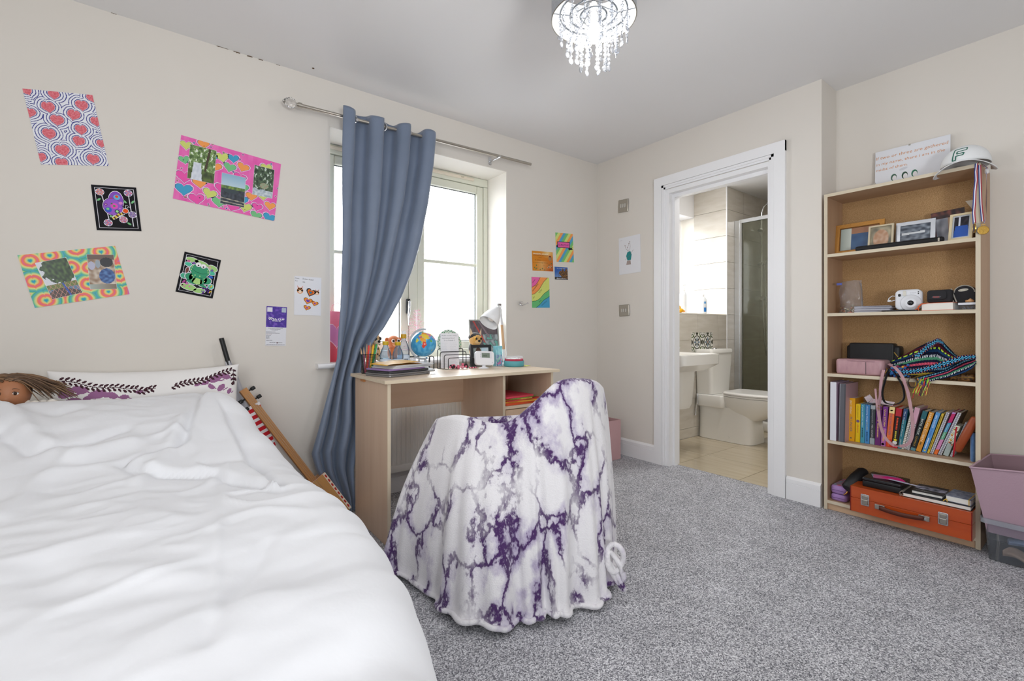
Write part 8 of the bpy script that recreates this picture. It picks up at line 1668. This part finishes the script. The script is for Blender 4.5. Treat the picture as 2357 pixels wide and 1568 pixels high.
def small_bottle(name, px, Y_, h, r, col, label, cap='#f4f4f4', draw=None, pump=False):
    p = onY(px, 700, Y_); t = thing(name, label, 'bottle', (p.x, Y_, BLZ + .0005)); g = G(); g.lathe([(.001, 0), (r * .92, 0), (r, .008), (r, h * .72), (r * .8, h * .82), (r * .38, h * .88)], 22, col=col)
    if draw: draw(g, r, h)
    g.obj('body', M_SATIN, t); g = G(); g.lathe([(r * .42, h * .87), (r * .45, h * .90), (r * .45, h), (.001, h)], 16, col=cap)
    if pump: g.tube([(0, 0, h), (0, 0, h * 1.12), (r * .9, -r * .3, h * 1.13)], .004, 6, col=cap)
    g.obj('cap', M_SATIN, t); return t
def dlab(g, r, h):
    for t0, t1, z0, z1, c in ((-2.2, -1.5, .10, .32, '#2f7ac4'), (-2.2, -1.6, .52, .62, '#6aa4d8'), (-1.2, -.6, .60, .68, '#d8402c'), (-1.2, -.6, .15, .56, '#c6ccd6')):
        g.loft([[(1.01 * r * math.cos(t0 + (t1 - t0) * k / 6), 1.01 * r * math.sin(t0 + (t1 - t0) * k / 6), z * h) for k in range(7)] for z in (z0, z1)], 0, False, col=c)
small_bottle('lotion_bottle', 1616, 2.50, .19, .042, '#eceef0', 'white lotion bottle with blue and red label on the bathroom ledge', draw=dlab)
small_bottle('pump_bottle', 1572, 2.55, .24, .034, '#e9ecee', 'pale pump bottle at the window end of the bathroom ledge', pump=True)
dk = onY(1567, 715, 2.46); t = thing('bath_toy', 'small yellow bath toy on the bathroom ledge', 'toy', (dk.x, 2.47, BLZ + .0005))
g = G(); g.ball((0, 0, .022), .045, .030, .022, 14); g.ball((-.02, 0, .048), .022, .020, .020, 12); g.obj('body', mat('yellow_rubber', '#f2b41c', .4), t); g = G(); g.ball((.050, -.004, .016), .028, .010, .010, 10); g.obj('tail', mat('orange_rubber', '#f09a1c', .4), t)
# shower
ss = thing('shower_screen', 'framed glass shower screen in the bathroom', 'shower screen', (4.70, 2.42, .10)); M_ALU = mat('satin_aluminium', '#d6d8da', .25, metal=.8)
for a_ in ((-.018, -.040, 0, .018, .008, 2.0), (-.014, -.062, .03, .014, -.040, 1.97), (-.014, -1.02, .03, .014, -.99, 1.97)): g = G(); g.box(*a_); g.obj('frame_post', M_ALU, ss)
for z in (0, 1.97): g = G(); g.box(-.016, -1.02, z, .016, -.04, z + .035); g.obj('frame_rail', M_ALU, ss)
g = G(); g.box(-.003, -.99, .035, .003, -.062, 1.97); g.obj('glass', clear('shower_glass', '#d9dad0', .7, .10, '#a9aa9c', .05), ss)
g = G(); g.rbox(4.66, 1.35, .0, 5.6, 2.425, .10, .02, 3); g.obj('shower_tray', M_CERAMIC, label='white shower tray behind the glass screen', cat='shower tray')
sr = thing('shower_rail', 'chrome shower riser rail with valve and hose', 'shower rail', (5.17, 2.385, 0))
g = G(); g.tube([(0, 0, 1.30), (0, 0, 2.25), (0, -.02, 2.31), (0, -.07, 2.345), (0, -.35, 2.35)], .012, 10); g.obj('riser', M_CHROME, sr)
g = G(); g.lathe([(.001, 2.345), (.10, 2.335), (.10, 2.322), (.001, 2.32)], 24, c=(0, -.36, 0)); g.obj('rain_head', M_CHROME, sr)
g = G(); g.cyl((-.10, -.01, 1.33), (.10, -.01, 1.33), .024, n=14); g.obj('valve', M_CHROME, sr)
for z in (2.06, 1.70): g = G(); g.cyl((-.02, 0, z), (.02, 0, z), .022, n=12); g.cyl((-.02, 0, z), (-.075, -.01, z - .01), .016, n=12); g.obj('slider', M_CHROME, sr)
g = G(); g.tube([(.0, -.03, 1.70), (.01, -.08, 1.78), (.01, -.13, 1.84)], .013, 8); g.lathe([(.001, 0), (.04, .004), (.04, .014), (.001, .02)], 18, c=(.01, -.14, 1.83)); g.obj('hand_shower', M_CHROME, sr)
g = G(); g.tube([(.0, -.03, 1.69), (.012, -.04, 1.3), (.02, -.045, .85), (.0, -.05, .72), (-.03, -.045, .85), (-.03, -.03, 1.2), (-.02, -.02, 1.31)], .007, 8); g.obj('hose', M_CHROME, sr)
